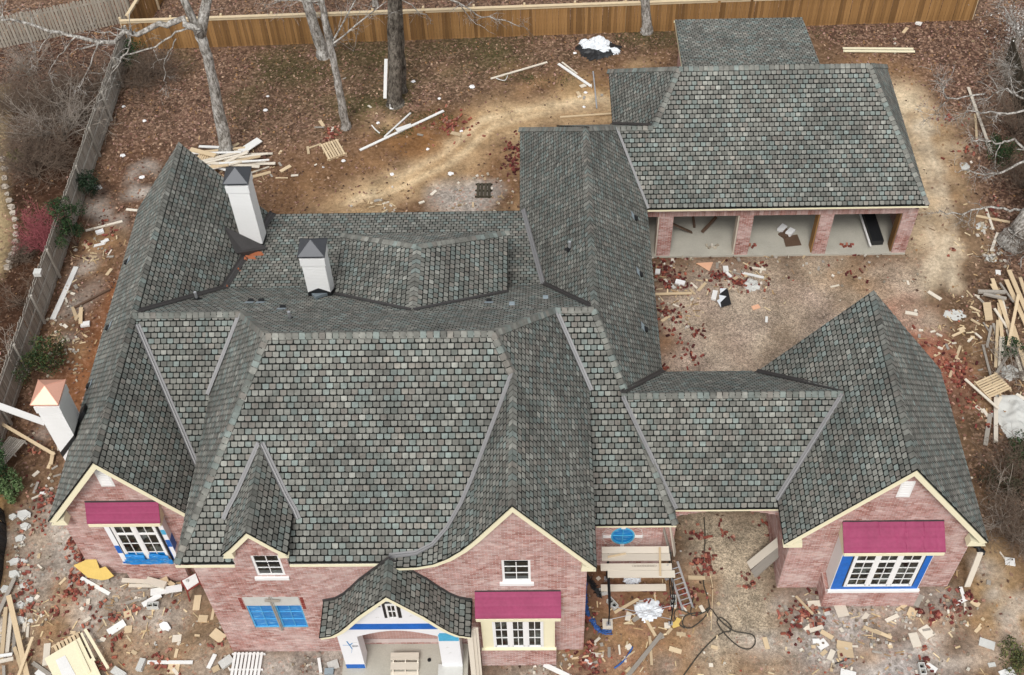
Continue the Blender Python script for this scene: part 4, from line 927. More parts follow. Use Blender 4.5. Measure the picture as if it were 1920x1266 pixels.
area([(1790, 1010), (1870, 1020), (1990, 1240), (1850, 1300), (1780, 1180)], (150, 120, 82), (0.15, .2, .1), .8); trail([(1850, 1040), (1860, 1100), (1880, 1150)], .35, (186, 166, 130), BARE, .7)
# left strip and the neighbour's ground
area([(60, 880), (100, 860), (240, 440), (330, 270), (220, 250), (150, 430), (60, 660), (20, 840)], (100, 74, 56), (0.55, 0, 0.15), .7)
trail([(215, 545), (190, 620), (165, 700), (140, 760)], .55, (154, 98, 58), (.2, .2, 0), .8)
for q in ((175, 500, .6), (120, 620, .5), (190, 440, .5)): spot(*q, (140, 112, 80), (.3, 0, .4), .7)
area([(-500, 180), (60, 130), (240, 90), (205, 240), (120, 460), (30, 720), (-40, 860), (-500, 900)], (64, 44, 31), (0.2, 0, 0), .6)
area([(-500, 60), (120, 50), (245, 60), (215, 200), (60, 330), (-500, 330)], (76, 56, 48), (0.7, 0, 0), .8)
area([(-700, 150), (14, 160), (18, 240), (8, 330), (28, 420), (18, 480), (5, 530), (-700, 560)], (164, 146, 110), (0.1, .25, 0), .35)
area([(-300, 920), (20, 900), (10, 1100), (-300, 1100)], (150, 120, 74), (0, .3, 0), .5)
pr = random.Random(3)
def patches(n, pxs, cols, r0, r1, amt):
    pp = [tuple(at(*q)[:2]) for q in pxs]; xs = [p[0] for p in pp]; ys = [p[1] for p in pp]; k = 0
    while k < n:
        x, y = pr.uniform(min(xs), max(xs)), pr.uniform(min(ys), max(ys)); ins = False
        for i in range(len(pp)):
            (x0, y0), (x1, y1) = pp[i], pp[(i+1) % len(pp)]
            if ((y0 > y) != (y1 > y)) and x < (x1-x0)*(y-y0)/((y1-y0) or 1e-9)+x0: ins = not ins
        k += 1
        if not ins: continue
        rgb, zn = cols[pr.randrange(len(cols))]; r = pr.uniform(r0, r1); a = pr.uniform(0, 3.14); u = (GX-x)*math.cos(a)+(GY-y)*math.sin(a); v = -(GX-x)*math.sin(a)+(GY-y)*math.cos(a)
        dd = r-np.hypot(u*pr.uniform(.5, .9), v*1.25); paint(np.clip((dd+wob*.5*min(1, r*1.6))/(.35*r+.1)*.5+.5, 0, 1)*amt*pr.uniform(.5, 1), rgb, zn)
CLAY, MUD, PALE, DUST = ((160, 128, 92), (.1, .2, .2)), ((112, 92, 74), (.2, .1, .15)), ((194, 188, 176), (0, .2, .7)), ((164, 128, 106), (0, .3, .4))
patches(70, [(-60, 1000), (110, 960), (240, 1095), (440, 1230), (1060, 1245), (1060, 1300), (-60, 1300)], (CLAY, MUD, PALE, PALE, MUD), .25, .8, .75)
patches(60, [(1060, 1250), (1110, 1070), (1300, 1060), (1330, 1150), (1290, 1300), (1060, 1300)], (CLAY, MUD, CLAY, DUST), .2, .6, .7)
patches(60, [(1440, 1100), (1880, 1040), (1960, 1300), (1400, 1300)], (PALE, MUD, CLAY, PALE), .25, .8, .7)
patches(60, [(1235, 485), (1740, 485), (1760, 640), (1640, 640), (1440, 720), (1240, 700)], (((186, 174, 154), (0, .9, .1)), ((152, 134, 112), (0, .7, .2)), ((176, 162, 140), (0, 1, 0)), ((172, 158, 138), (0, 1, 0))), .25, .9, .55)
patches(80, [(1690, 180), (1860, 200), (1890, 560), (1830, 1000), (1720, 620), (1760, 460)], (MUD, CLAY, ((216, 200, 168), (.1, .2, 0)), MUD), .2, .7, .6)
patches(90, [(420, 420), (640, 260), (1000, 120), (1260, 110), (1000, 420)], (((120, 92, 66), (.4, 0, 0)), CLAY, ((190, 164, 124), (.1, .2, 0)), ((104, 84, 64), (.6, 0, 0))), .3, 1.0, .55)
patches(70, [(240, 100), (1240, 70), (1000, 150), (640, 250), (420, 330), (180, 400)], (((96, 78, 62), (.8, 0, 0)), ((88, 84, 52), (.4, 0, 0)), ((126, 98, 84), (1, 0, 0)), ((104, 80, 66), (.9, 0, 0))), .4, 1.4, .6)
patches(50, [(60, 900), (100, 800), (240, 430), (290, 300), (190, 330), (130, 520)], (MUD, CLAY, ((110, 84, 66), (.7, 0, 0)), PALE), .2, .6, .6)
for q in ((845, 372, .7), (885, 380, .8), (820, 352, .4), (925, 362, .4)): spot(*q, (176, 170, 160), RUBB, .85)
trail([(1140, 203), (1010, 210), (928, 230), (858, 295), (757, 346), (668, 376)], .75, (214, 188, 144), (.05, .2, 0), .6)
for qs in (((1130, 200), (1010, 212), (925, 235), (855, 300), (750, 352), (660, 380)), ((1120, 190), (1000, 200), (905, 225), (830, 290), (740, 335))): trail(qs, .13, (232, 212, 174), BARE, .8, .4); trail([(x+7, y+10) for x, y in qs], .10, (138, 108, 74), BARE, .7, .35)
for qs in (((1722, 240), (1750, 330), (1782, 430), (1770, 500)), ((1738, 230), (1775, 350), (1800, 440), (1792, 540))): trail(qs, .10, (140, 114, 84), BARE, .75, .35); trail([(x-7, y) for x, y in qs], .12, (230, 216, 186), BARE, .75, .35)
relief = (nz2-0.5)*0.05*(0.35+GZN[..., 2])+(nz1-0.5)*0.05
for (x0, x1, y0, y1) in ((-16.3, -11, 20, 34.6), (-11, 1.6, 16.6, 35), (1.2, 4.6, 20.3, 40), (3, 16, 35, 45), (7.9, 14, 18.9, 26.3)):
    relief = np.where((GX > x0) & (GX < x1) & (GY > y0) & (GY < y1), -0.03, relief)
gv = np.stack([GX, GY, np.where((np.abs(GX) > 38) | (GY < 9) | (GY > 62), -0.02, relief)], -1).reshape(-1, 3)
ny, nx = GX.shape; idx = np.arange(ny*nx).reshape(ny, nx)
gf = np.stack([idx[:-1, :-1], idx[:-1, 1:], idx[1:, 1:], idx[1:, :-1]], -1).reshape(-1, 4)
gm = bpy.data.meshes.new('ground'); gm.vertices.add(len(gv)); gm.vertices.foreach_set('co', gv.ravel().astype(np.float32))
gm.loops.add(len(gf)*4); gm.loops.foreach_set('vertex_index', gf.ravel().astype(np.int32)); gm.polygons.add(len(gf)); gm.polygons.foreach_set('loop_start', (np.arange(len(gf))*4).astype(np.int32)); gm.update(calc_edges=True)
for nm, arr in (('Col', GC), ('Zone', GZN)):
    a = gm.attributes.new(nm, 'FLOAT_COLOR', 'POINT'); q = np.ones((len(gv), 4), np.float32); q[:, :3] = arr.reshape(-1, 3); a.data.foreach_set('color', q.ravel())
gm.polygons.foreach_set('use_smooth', [True]*len(gf))
def mk_ground():
    m, t, b = new_mat('ground_soil'); tc = N(t, 'ShaderNodeTexCoord'); v = tc.outputs['Object']
    ca = N(t, 'ShaderNodeAttribute'); ca.attribute_name = 'Col'; za = N(t, 'ShaderNodeAttribute'); za.attribute_name = 'Zone'; sp = N(t, 'ShaderNodeSeparateColor'); t.links.new(za.outputs['Color'], sp.inputs[0])
    def vor(sc_):
        n = N(t, 'ShaderNodeTexVoronoi'); n.inputs['Scale'].default_value = sc_; t.links.new(v, n.inputs['Vector']); s = N(t, 'ShaderNodeSeparateColor'); t.links.new(n.outputs['Color'], s.inputs[0]); return n.outputs['Distance'], s.outputs[0], s.outputs[1]
    n1 = noise(t, v, 0.9, 6, 0.65); n2 = noise(t, v, 6, 5, 0.65); n3 = noise(t, v, 40, 3, 0.6)
    c = mix(t, 1, ca.outputs['Color'], ramp(t, n1, [(0.3, 0.58), (0.5, 0.95), (0.7, 1.25)]), 'MULTIPLY'); c = mix(t, 1, c, ramp(t, n2, [(0.3, 0.62), (0.72, 1.25)]), 'MULTIPLY'); c = mix(t, 0.7, c, ramp(t, n3, [(0.3, 0.5), (0.7, 1.3)]), 'MULTIPLY')
    d1, l1, l2 = vor(9.0); lc = ramp(t, l1, [(0.0, lin(54, 40, 32)), (0.35, lin(94, 72, 58)), (0.7, lin(134, 106, 88)), (1.0, lin(178, 148, 126))])
    fl = N(t, 'ShaderNodeMath', operation='MULTIPLY'); t.links.new(sp.outputs[0], fl.inputs[0]); t.links.new(ramp(t, n2, [(0.38, 0.15), (0.6, 0.85)]), fl.inputs[1]); c = mix(t, fl.outputs[0], c, lc)
    d2, g1, g2 = vor(26.0); c = mix(t, sp.outputs[1], c, mix(t, 1, c, ramp(t, g1, [(0, 0.55), (0.5, 1.0), (1, 1.38)]), 'MULTIPLY'))
    d3, r1, r2 = vor(12.0); rc = mix(t, 1, c, ramp(t, r1, [(0, (0.68, 0.66, 0.64)), (0.5, (1, 0.98, 0.96)), (0.85, (1.12, 1.11, 1.1)), (0.9, (1.3, 1.3, 1.3)), (0.93, (1.05, 0.78, 0.7)), (1, (0.95, 0.68, 0.6))]), 'MULTIPLY'); c = mix(t, sp.outputs[2], c, rc)
    t.links.new(c, b.inputs['Base Color']); b.inputs['Roughness'].default_value = 0.97; b.inputs['Specular IOR Level'].default_value = 0.1
    bump(t, b, n2, 0.4, 0.035); return m
gm.materials.append(mk_ground()); link('ground', gm, kind='structure')
GZ = relief
def gz_at(x, y):
    i = min(max(int((x+36)/0.2+0.5)+5, 0), nx-1); j = min(max(int((y-12)/0.2+0.5)+5, 0), ny-1); return float(relief[j, i])
def zone_at(x, y):
    i = np.clip(((x+36)/0.2+0.5).astype(int)+5, 0, nx-1); j = np.clip(((y-12)/0.2+0.5).astype(int)+5, 0, ny-1); return GZN[j, i], relief[j, i]
HR = ((-16.3, -11.2, 20.3, 34.4), (-10.5, 1.3, 16.9, 35), (1.2, 4.3, 20.5, 40), (3.4, 15.5, 35.25, 44), (8.0, 13.9, 19.0, 26.2), (-16.5, -15.6, 22.8, 23.8), (-6.7, -2.4, 16.1, 17.6))
def outside(x, y):
    o = np.ones(len(x), bool)
    for a, b_, c_, d_ in HR: o &= ~((x > a) & (x < b_) & (y > c_) & (y < d_))
    return o
def scatter_quads(n, zi, thr, pal, size, name, mat, box=(-30, 26, 13, 57), lift=0.03):
    x = rng.uniform(box[0], box[1], n); y = rng.uniform(box[2], box[3], n); zn, h = zone_at(x, y)
    k = (rng.random(n) < zn[:, zi]*thr) & outside(x, y); x, y, h = x[k], y[k], h[k]; n = len(x)
    a = rng.uniform(0, 6.28, n); s = rng.uniform(size[0], size[1], n); tx, ty = rng.normal(0, 0.35, n), rng.normal(0, 0.35, n)
    ux = np.stack([np.cos(a), np.sin(a), tx], -1)*s[:, None]; uy = np.stack([-np.sin(a), np.cos(a), ty], -1)*(s*rng.uniform(.5, .9, n))[:, None]
    c = np.stack([x, y, h+lift*rng.uniform(0.4, 1.4, n)], -1)
    v = np.stack([c-ux, c-uy*0.8, c+ux, c+uy], 1).reshape(-1, 3)
    me = bpy.data.meshes.new(name); me.vertices.add(4*n); me.vertices.foreach_set('co', v.ravel().astype(np.float32)); me.loops.add(4*n); me.loops.foreach_set('vertex_index', np.arange(4*n, dtype=np.int32))
    me.polygons.add(n); me.polygons.foreach_set('loop_start', np.arange(0, 4*n, 4, dtype=np.int32)); me.update(calc_edges=True)
    at_ = me.attributes.new('Col', 'FLOAT_COLOR', 'FACE'); q = np.ones((n, 4), np.float32); pal = np.array(pal); q[:, :3] = pal[rng.integers(len(pal), size=n)]*rng.uniform(.75, 1.25, (n, 1)); at_.data.foreach_set('color', q.ravel())
    me.materials.append(mat); link(name, me, kind='stuff')
scatter_quads(150000, 0, 0.75, [lin(150, 120, 100), lin(118, 92, 76), lin(94, 70, 56), lin(176, 148, 124), lin(130, 102, 84), lin(146, 112, 78), lin(76, 56, 46), lin(128, 92, 80), lin(164, 130, 118)], (0.035, 0.085), 'leaf_litter', MAT['litter'])
def chips(n, zi, thr, pal, size, name, flat=0.6, box=(-22, 19, 14, 36)):
    x = rng.uniform(box[0], box[1], n); y = rng.uniform(box[2], box[3], n); zn, h = zone_at(x, y); k = (rng.random(n) < zn[:, zi]*thr) & outside(x, y)
    mb = MB()
    for X0, Y0, H0 in zip(x[k], y[k], h[k]):
        s = size[0]+(size[1]-size[0])*random.random()**2.5; a = random.uniform(0, 6.28); c_ = np.array(pal[random.randrange(len(pal))])*random.uniform(.75, 1.15)
        rock(mb, (X0, Y0, H0+s*0.15), s, flat, tuple(c_))
    mb.build(name, MAT['rubble'], kind='stuff')
def rock(mb, c, s, flat, col):
    n = len(mb.v); k = 5; a0 = random.uniform(0, 6.28)
    for lev, (zz, rr) in enumerate(((-0.3, 0.9), (0.45, 0.75))):
        for i in range(k):
            t = a0+2*math.pi*i/k+lev*0.5; r = s*rr*random.uniform(.65, 1.1); mb.v.append((c[0]+r*math.cos(t), c[1]+r*math.sin(t)*0.8, c[2]+s*flat*zz*random.uniform(.8, 1.2)))
    for i in range(k): j = (i+1) % k; mb.f.append((n+i, n+j, n+k+j, n+k+i)); mb.c.append(col)
    mb.f.append(tuple(n+k+i for i in range(k))); mb.c.append(col)
GREY = [lin(190, 186, 178), lin(160, 152, 140), lin(140, 128, 112), lin(210, 204, 190), lin(176, 160, 136), lin(120, 104, 88)]
chips(42000, 1, 0.7, [lin(188, 172, 146), lin(150, 134, 112), lin(128, 108, 88), lin(206, 196, 176), lin(110, 92, 76)], (0.012, 0.036), 'gravel')
chips(15000, 2, 0.6, GREY+[lin(168, 92, 74), lin(214, 206, 190), lin(150, 74, 60)], (0.014, 0.075), 'rubble_stones')
def bricks_at(mb, px, py, r, n, cols, size=(0.19, 0.09, 0.06), z=0.0, heap=0.1):
    c = at(px, py)
    for _ in range(int(n*(0.62 if cols[0][0] < .5 else .45))):
        q = abs(random.gauss(0, 0.72)); a = random.uniform(0, 6.28); x, y = c.x+r*q*math.cos(a)*1.1, c.y+r*q*math.sin(a)
        f = random.uniform(.25, 1.0); az_, tl = random.uniform(0, 6.28), random.gauss(0, .3); col = tuple(np.array(cols[random.randrange(len(cols))])*random.uniform(.75, 1.15))
        ux = Vector((math.cos(az_)*math.cos(tl), math.sin(az_)*math.cos(tl), math.sin(tl))); uy = Vector((-math.sin(az_), math.cos(az_), random.gauss(0, .15))); uz = ux.cross(uy).normalized()
        mb.obox((x, y, gz_at(x, y)+0.03+heap*random.random()*max(0, 1-q)), ux*size[0]*f/2, uy*size[1]*random.uniform(.6, 1)/2, uz*size[2]/2, col)
RED = [lin(158, 92, 74), lin(136, 74, 62), lin(176, 116, 96), lin(112, 62, 54), lin(150, 86, 76), lin(170, 130, 112)]; DRED = [lin(116, 58, 54), lin(94, 46, 44), lin(138, 76, 68), lin(84, 44, 42), lin(120, 84, 72)]
mb = MB()
for q in ((835, 232, .9, 60), (850, 240, .8, 40), (870, 228, 1.2, 30)): bricks_at(mb, *q, RED)
for q in ((965, 280, .7, 70), (962, 305, .7, 80), (968, 320, .4, 40)): bricks_at(mb, *q, DRED)
for q in ((622, 252, .5, 40), (612, 262, .4, 20)): bricks_at(mb, *q, RED)
for q in ((1245, 515, .8, 70), (1262, 530, .8, 70), (1248, 585, .7, 50), (1262, 600, .6, 40), (1345, 520, .6, 60), (1375, 530, .7, 60), (1390, 535, .4, 30), (1307, 625, .4, 25), (1300, 675, .5, 24), (1275, 640, .9, 25), (1248, 690, .3, 16), (1410, 505, 1.2, 30), (1600, 515, .8, 20), (1240, 500, .6, 40)): bricks_at(mb, *q, DRED+RED[:2])
for q in ((1775, 690, .8, 70), (1790, 685, .5, 50), (1750, 730, 1.0, 90), (1765, 745, .8, 60), (1745, 650, .6, 25), (1805, 700, .5, 30), (1835, 760, .6, 25), (1800, 725, .7, 40), (1850, 800, .5, 10)): bricks_at(mb, *q, RED+DRED[:2])
for q in ((145, 1085, .5, 60), (150, 1040, .45, 40), (128, 1118, .45, 40), (152, 1055, .4, 40), (140, 1020, .3, 24), (42, 1060, .5, 30), (40, 1110, .6, 40), (55, 1145, .5, 30), (62, 995, .5, 16), (75, 950, .7, 50), (88, 925, .5, 26), (100, 940, .4, 20), (170, 1105, .4, 18), (105, 1150, .3, 12), (180, 1140, .5, 12), (215, 1150, .4, 16), (165, 1172, .4, 12), (255, 1145, .3, 12), (225, 1195, .3, 10), (305, 1245, .5, 30), (195, 1250, .4, 16), (295, 1230, .3, 10), (125, 1190, .4, 10), (330, 1130, .3, 8), (412, 1208, .3, 10), (210, 1210, .5, 12), (60, 1230, .4, 12)): bricks_at(mb, *q, RED)
for q in ((1105, 1215, .35, 40), (1095, 1245, .5, 50), (1115, 1260, .6, 50), (1285, 1115, .5, 50), (1295, 1120, .4, 30), (1308, 1055, .4, 50), (1325, 1050, .35, 40), (1300, 1000, .4, 24), (1330, 1070, .3, 20), (1400, 1080, .4, 16), (1410, 1100, .4, 14), (1100, 1160, .4, 30), (1250, 1140, .6, 26), (1360, 1000, .5, 20), (1440, 985, .4, 20), (1210, 1110, .6, 24)): bricks_at(mb, *q, DRED+RED)
for q in ((1510, 1155, .55, 90), (1525, 1145, .4, 40), (1495, 1175, .5, 30), (1755, 1155, .5, 40), (1725, 1150, .4, 16), (1790, 1130, .4, 20), (1800, 1145, .3, 20), (1765, 1130, .3, 10), (1735, 1235, .4, 12), (1745, 1260, .5, 12), (1575, 1240, .4, 8), (1820, 1120, .4, 20), (1550, 1115, .4, 10), (1480, 1190, .4, 12)): bricks_at(mb, *q, DRED+RED)
for q in ((1780, 222, .7, 40), (1812, 280, .6, 30), (1860, 390, .6, 14), (1850, 400, .4, 10), (1780, 470, .3, 8), (210, 440, .4, 16), (200, 415, .3, 10), (165, 460, .4, 12), (230, 390, .3, 8), (150, 800, .4, 14), (60, 845, .4, 14)): bricks_at(mb, *q, RED)
mb.build('brick_rubble', MAT['rubble'], kind='stuff')
WHT = [lin(188, 178, 160), lin(164, 154, 138), lin(214, 206, 194), lin(170, 148, 118)]
mb = MB()
for q in ((190, 440, .6, 16), (185, 468, .7, 16), (115, 610, .8, 26), (130, 640, 1.0, 34), (125, 665, .8, 24), (140, 700, .7, 14), (100, 715, .6, 14), (60, 830, .5, 10), (90, 905, .6, 14), (85, 920, .5, 16), (130, 540, .5, 12), (155, 565, .6, 12), (1255, 515, .7, 18), (1250, 580, .8, 22), (1290, 610, .7, 18), (1255, 600, .4, 16), (1365, 510, .6, 14), (1300, 480, 1.5, 40), (1450, 482, 2, 46), (1620, 482, 2, 40), (1800, 310, .5, 14), (1812, 325, .4, 14), (1840, 425, .4, 40), (1860, 480, .45, 46), (1680, 70, 1.5, 16), (1790, 55, 1.5, 12), (730, 395, 1.2, 30), (860, 385, .9, 30), (940, 370, .6, 30), (905, 330, .8, 24)): bricks_at(mb, *q, WHT, (0.15, 0.12, 0.05), heap=0.03)
for q in ((40, 1020, .8, 40), (35, 1090, .7, 40), (45, 1150, .6, 30), (25, 1180, .6, 20), (300, 1190, 1.5, 20), (440, 1245, .6, 26), (580, 1245, .7, 40), (1000, 1255, 1.2, 50), (1060, 1235, .6, 30), (1500, 1140, .7, 40), (1600, 1150, 1.4, 60), (1700, 1160, 1.2, 50), (1530, 1210, .8, 40), (1640, 1210, 1.2, 46), (1730, 1120, .8, 40), (1790, 1170, .9, 24), (1560, 1250, 1, 30), (1740, 1250, 1, 30)): bricks_at(mb, *q, WHT[:3]+GREY, (0.13, 0.10, 0.05), heap=0.03)
mb.build('mortar_chips', MAT['rubble'], kind='stuff')
mb = MB()
TAN = [lin(214, 190, 150), lin(190, 160, 120), lin(226, 206, 170), lin(160, 134, 104)]
for q, n, r in (((175, 480), 30, 1.0), ((120, 650), 40, 1.0), ((450, 300), 50, 1.5), ((50, 1180), 60, .9), ((280, 1130), 40, 1.2), ((1860, 600), 60, 1.6), ((1870, 750), 30, 1.2), ((1400, 510), 50, 1.5), ((1270, 560), 40, 1.2), ((1180, 1200), 50, 1.8), ((1300, 1180), 20, 1.5), ((1600, 1180), 50, 2.5), ((1750, 1180), 40, 2), ((1780, 640), 40, 1.2), ((720, 390), 40, 1.2), ((250, 1200), 60, 2.2), ((1060, 1240), 24, .8), ((1830, 450), 30, 1.5)):
    c0 = at(*q)
    for _ in range(n):
        x, y = c0.x+random.gauss(0, r*.6), c0.y+random.gauss(0, r*.6); a = random.uniform(0, 6.28); L = random.uniform(.06, .35); mb.obox((x, y, gz_at(x, y)+random.uniform(.015, .05)), Vector((math.cos(a), math.sin(a), random.gauss(0, .08)))*L/2, Vector((-math.sin(a), math.cos(a), 0))*random.uniform(.01, .03), Vector((0, 0, .006)), tuple(np.array(TAN[random.randrange(4)])*random.uniform(.8, 1.1)))
mb.build('wood_splinters', MAT['rubble'], kind='stuff')

# ------------------------------------------------------------------ fences
def fence(name, label, p, q, h, wd, pitch, mat, capm=None, rails=None, posts=2.4, group=None, side=1, dog=False, gapjit=0.0):
    p, q = Vector((p[0], p[1], 0)), Vector((q[0], q[1], 0)); d = (q-p).normalized(); L = (q-p).length; nn = Vector((-d.y, d.x, 0)); r = thing(name, label, 'fence', p)
    ang = math.atan2(d.y, d.x); ms = []
    for k in range(4):
        mb = MB(); hh = h+random.uniform(-.02, .02); a = wd/2
        if dog: mb.prism([(-a, -.009, 0), (a, -.009, 0), (a, -.009, hh-.05), (a-.035, -.009, hh), (-a+.035, -.009, hh), (-a, -.009, hh-.05)], (0, .018, 0))
        else: mb.box(-a, a, -.009, .009, 0, hh)
        ms.append(mb.mesh('board', mat))
    n = int(L/pitch)
    for i in range(n):
        o = child('board', ms[random.randrange(4)], r); o.location = d*((i+.5)*L/n)+nn*random.uniform(-.012, .012); o.rotation_euler = (random.gauss(0, .008), random.gauss(0, .006), ang+random.gauss(0, .012))
    if rails:
        for z in rails: mb = MB(); mb.beam(nn*side*0.03+Vector((0, 0, z)), d*L+nn*side*0.03+Vector((0, 0, z)), 0.04, 0.085); child('rail', mb.mesh('rail', mat), r)
    if posts:
        k = int(L/posts)
        for i in range(k+1):
            mb = MB(); c = d*(i*L/k)+nn*side*0.09; mb.box(c.x-.05, c.x+.05, c.y-.05, c.y+.05, -.1, h+(0.16 if capm else -0.05)); child('post', mb.mesh('post', capm if capm else mat), r)
    if capm: mb = MB(); mb.beam(Vector((0, 0, h+.035)), d*L+Vector((0, 0, h+.035)), 0.17, 0.035); mb.beam(nn*-0.03+Vector((0, 0, h-.06)), d*L+nn*-0.03+Vector((0, 0, h-.06)), 0.02, 0.13); child('cap_rail', mb.mesh('cap_rail', capm), r)
    return r
A_, B_ = at(243, 94), at(1822, 38)
fence('wood_fence', 'long new cedar fence with a pale cap rail along the back of the yard', A_, B_, 1.76, 0.138, 0.147, MAT['cedar'], MAT['cedarcap'], side=1)
fence('wood_fence', 'short new cedar fence running away behind the far left yard corner', (A_.x+.25, A_.y+.4), (A_.x+1.3, A_.y+6.5), 1.76, 0.138, 0.147, MAT['cedar'], MAT['cedarcap'], side=-1)
fence('wood_fence', 'weathered grey fence with rails and posts along the left side yard', (-20.62, 24.3), (-20.62, 49.9), 1.8, 0.135, 0.143, MAT['greyfence'], None, (0.25, 0.95, 1.62), 2.5, side=-1, dog=True)
fence('wood_fence', 'pale picket fence with dark gaps in the far top left corner', (-33.5, 48.7), (-21.1, 52.7), 1.8, 0.125, 0.165, MAT['palefence'], None, (0.3, 1.5), 2.4, side=1, dog=True)
fence('wood_fence', 'dark mossy fence behind the bare branches at the right edge', (21.9, 35.0), (22.7, 47.6), 1.8, 0.14, 0.15, MAT['darkfence'], None, (0.3, 1.5), 2.4, side=-1)
# ------------------------------------------------------------------ trees and shrubs
def wander(p, d, L, r0, r1, n, jit, grav=0.0):
    pts, rad = [p.copy()], [r0]; d = d.normalized()
    for i in range(n):
        d = (d+Vector((random.gauss(0, jit), random.gauss(0, jit), random.gauss(0, jit)+grav))).normalized(); p = p+d*(L/n); pts.append(p.copy()); rad.append(r0+(r1-r0)*(i+1)/n)
    return pts, rad, d
def twigs(mb, pts, rad, depth, L, n, spread=0.9, sides_=5, col=None, start=0.25, grav=0.02, jit=0.16):
    for _ in range(n):
        t = random.uniform(start, 1.0)*(len(pts)-1); i = min(int(t), len(pts)-2); f = t-i; p = pts[i].lerp(pts[i+1], f); d0 = (pts[i+1]-pts[i]).normalized()
        d = (d0*random.uniform(.3, 1)+Vector((random.gauss(0, spread), random.gauss(0, spread), random.gauss(0.1, spread*.8)))).normalized(); r = max(0.006, (rad[i]*(1-f)+rad[i+1]*f)*random.uniform(.35, .6)); l = L*random.uniform(.5, 1.2)
        q, rr, _d = wander(p, d, l, r, max(.004, r*.35), 5, jit, grav); mb.tube(q, rr, sides_ if r > .03 else 4, col)
        if depth > 1: twigs(mb, q, rr, depth-1, L*.58, max(2, int(n*.55)), spread, 4, col, .2, grav, jit)
def limb(mb, pts, r0, r1, depth, L, n, sides_=7, jitter=0.0, **k):
    pts = [Vector(p) for p in pts]; fine = []
    for i in range(len(pts)-1):
        for s in range(4): fine.append(pts[i].lerp(pts[i+1], s/4)+Vector([random.gauss(0, jitter) for _ in range(3)]))
    fine.append(pts[-1]); rad = [r0+(r1-r0)*i/(len(fine)-1) for i in range(len(fine))]; mb.tube(fine, rad, sides_)
    if n: twigs(mb, fine, rad, depth, L, n, **k)
    return fine, rad
def tree(name, label, base, trunk_pts, radii, limbs, mat, twigmat=None, cat='tree', group=None):
    r = thing(name, label, cat, base, group=group); mb = MB(); pts = []; rd = []
    tp = [Vector(p) for p in trunk_pts]
    for i in range(len(tp)-1):
        for s in range(5): t = s/5; pts.append(tp[i].lerp(tp[i+1], t)+Vector((random.gauss(0, .02), random.gauss(0, .02), 0))); rd.append((radii[i]*(1-t)+radii[i+1]*t)*random.uniform(.95, 1.06))
    pts.append(tp[-1]); rd.append(radii[-1]); mb.tube(pts, rd, 12); mb.build('trunk', mat, r, True)
    cb = MB()
    for args, kw in limbs: limb(cb, *args, **kw)
    if cb.v: cb.build('branches', twigmat or mat, r, True)
    return r, pts, rd
b = at(425, 289)
T = [b+V((0, 0, -.1)), b+V((.05, 0, .5)), aty(395, 130, 42.2), aty(375, 66, 42.2)]
L1 = [aty(*q, 41.6) for q in ((372, 60), (345, 36), (300, 48), (240, 65), (212, 76), (180, 80), (110, 60), (40, 40), (0, 36), (-60, 20))]
L2 = [aty(375, 66, 42.2), aty(388, 0, 42.3), b+V((1.6, .4, 11)), b+V((2.2, 1, 14.5))]; L3 = [aty(372, 62, 42.2), aty(345, 0, 42.1), b+V((-.6, -.3, 11)), b+V((-1.4, -.6, 14))]
sub = [([aty(*q, 41.5) for q in ((372, 52), (330, 62), (290, 88), (232, 108), (212, 124), (205, 160), (180, 200))], .05, .012), ([aty(*q, 41.4) for q in ((245, 66), (238, 100), (215, 130), (200, 158))], .04, .01),
       ([aty(*q, 41.3) for q in ((185, 81), (170, 120), (150, 160), (148, 170))], .035, .008), ([aty(*q, 41.4) for q in ((140, 72), (110, 105), (90, 140))], .03, .008), ([aty(*q, 41.2) for q in ((230, 66), (180, 58), (155, 52))], .03, .008), ([aty(*q, 42) for q in ((330, 75), (310, 105), (308, 150), (315, 170))], .03, .008), ([aty(*q, 41.3) for q in ((100, 58), (70, 95), (58, 100), (60, 115))], .025, .006)]
lims = [((L1, .15, .03, 2, 1.3, 16), dict(jitter=.05, grav=-.03)), ((L2, .26, .1, 3, 2.2, 14), dict(start=.45)), ((L3, .2, .07, 3, 2.0, 12), dict(start=.5))]
for s_, a, c_ in sub: lims.append(((s_, a, c_, 2, .7, 8), dict(jitter=.04, grav=-.03, sides_=5)))
tree('bare_tree', 'pale barked bare tree by the lumber pile with long limb over the left fence', b, T, [.46, .29, .21, .24], lims, MAT['bark'])
def plain_tree(px, py, r, top, label, mat, h=13, nl=9, tw=None, lean=None):
    b = at(px, py); y = b.y; t0 = aty(top[0], top[1], y) if top else b+V((0, 0, 4)); d = (t0-b).normalized(); up = b+d*h
    pts = [b+V((0, 0, -.1)), b+d*.4, b+d*(h*.3), b+d*(h*.62), up]
    lm = []
    for i in range(nl):
        f = random.uniform(.45, 1); p = b+d*(h*f); a = random.uniform(0, 6.28); dr = V((math.cos(a), math.sin(a), random.uniform(.3, 1))).normalized(); q, rr, _ = wander(p, dr, random.uniform(2, 3.5), r*.35, .03, 4, .12); lm.append(((q, r*.32*(1.2-f), .02, 2, 1.3, 8), {}))
    return tree('bare_tree', label, b, pts, [r*1.3, r*.95, r*.8, r*.6, r*.22], lm, mat, tw)
plain_tree(607, 106, .30, (566, -30), 'pale bare tree close to the cedar fence, left of the two-stemmed pair', MAT['bark'])
plain_tree(622, 84, .19, (595, -20), 'thin bare tree just right of the pale trunk by the cedar fence', MAT['bark'], 11, 6)
plain_tree(650, 240, .21, (611, 45), 'slender grey bare tree in mid yard above the wooden pallet', MAT['bark'], 10, 8)
plain_tree(741, 195, .36, (737, 0), 'thick dark bare tree with planks leaning at its foot', MAT['darkbark'], 14, 10, MAT['bark'])
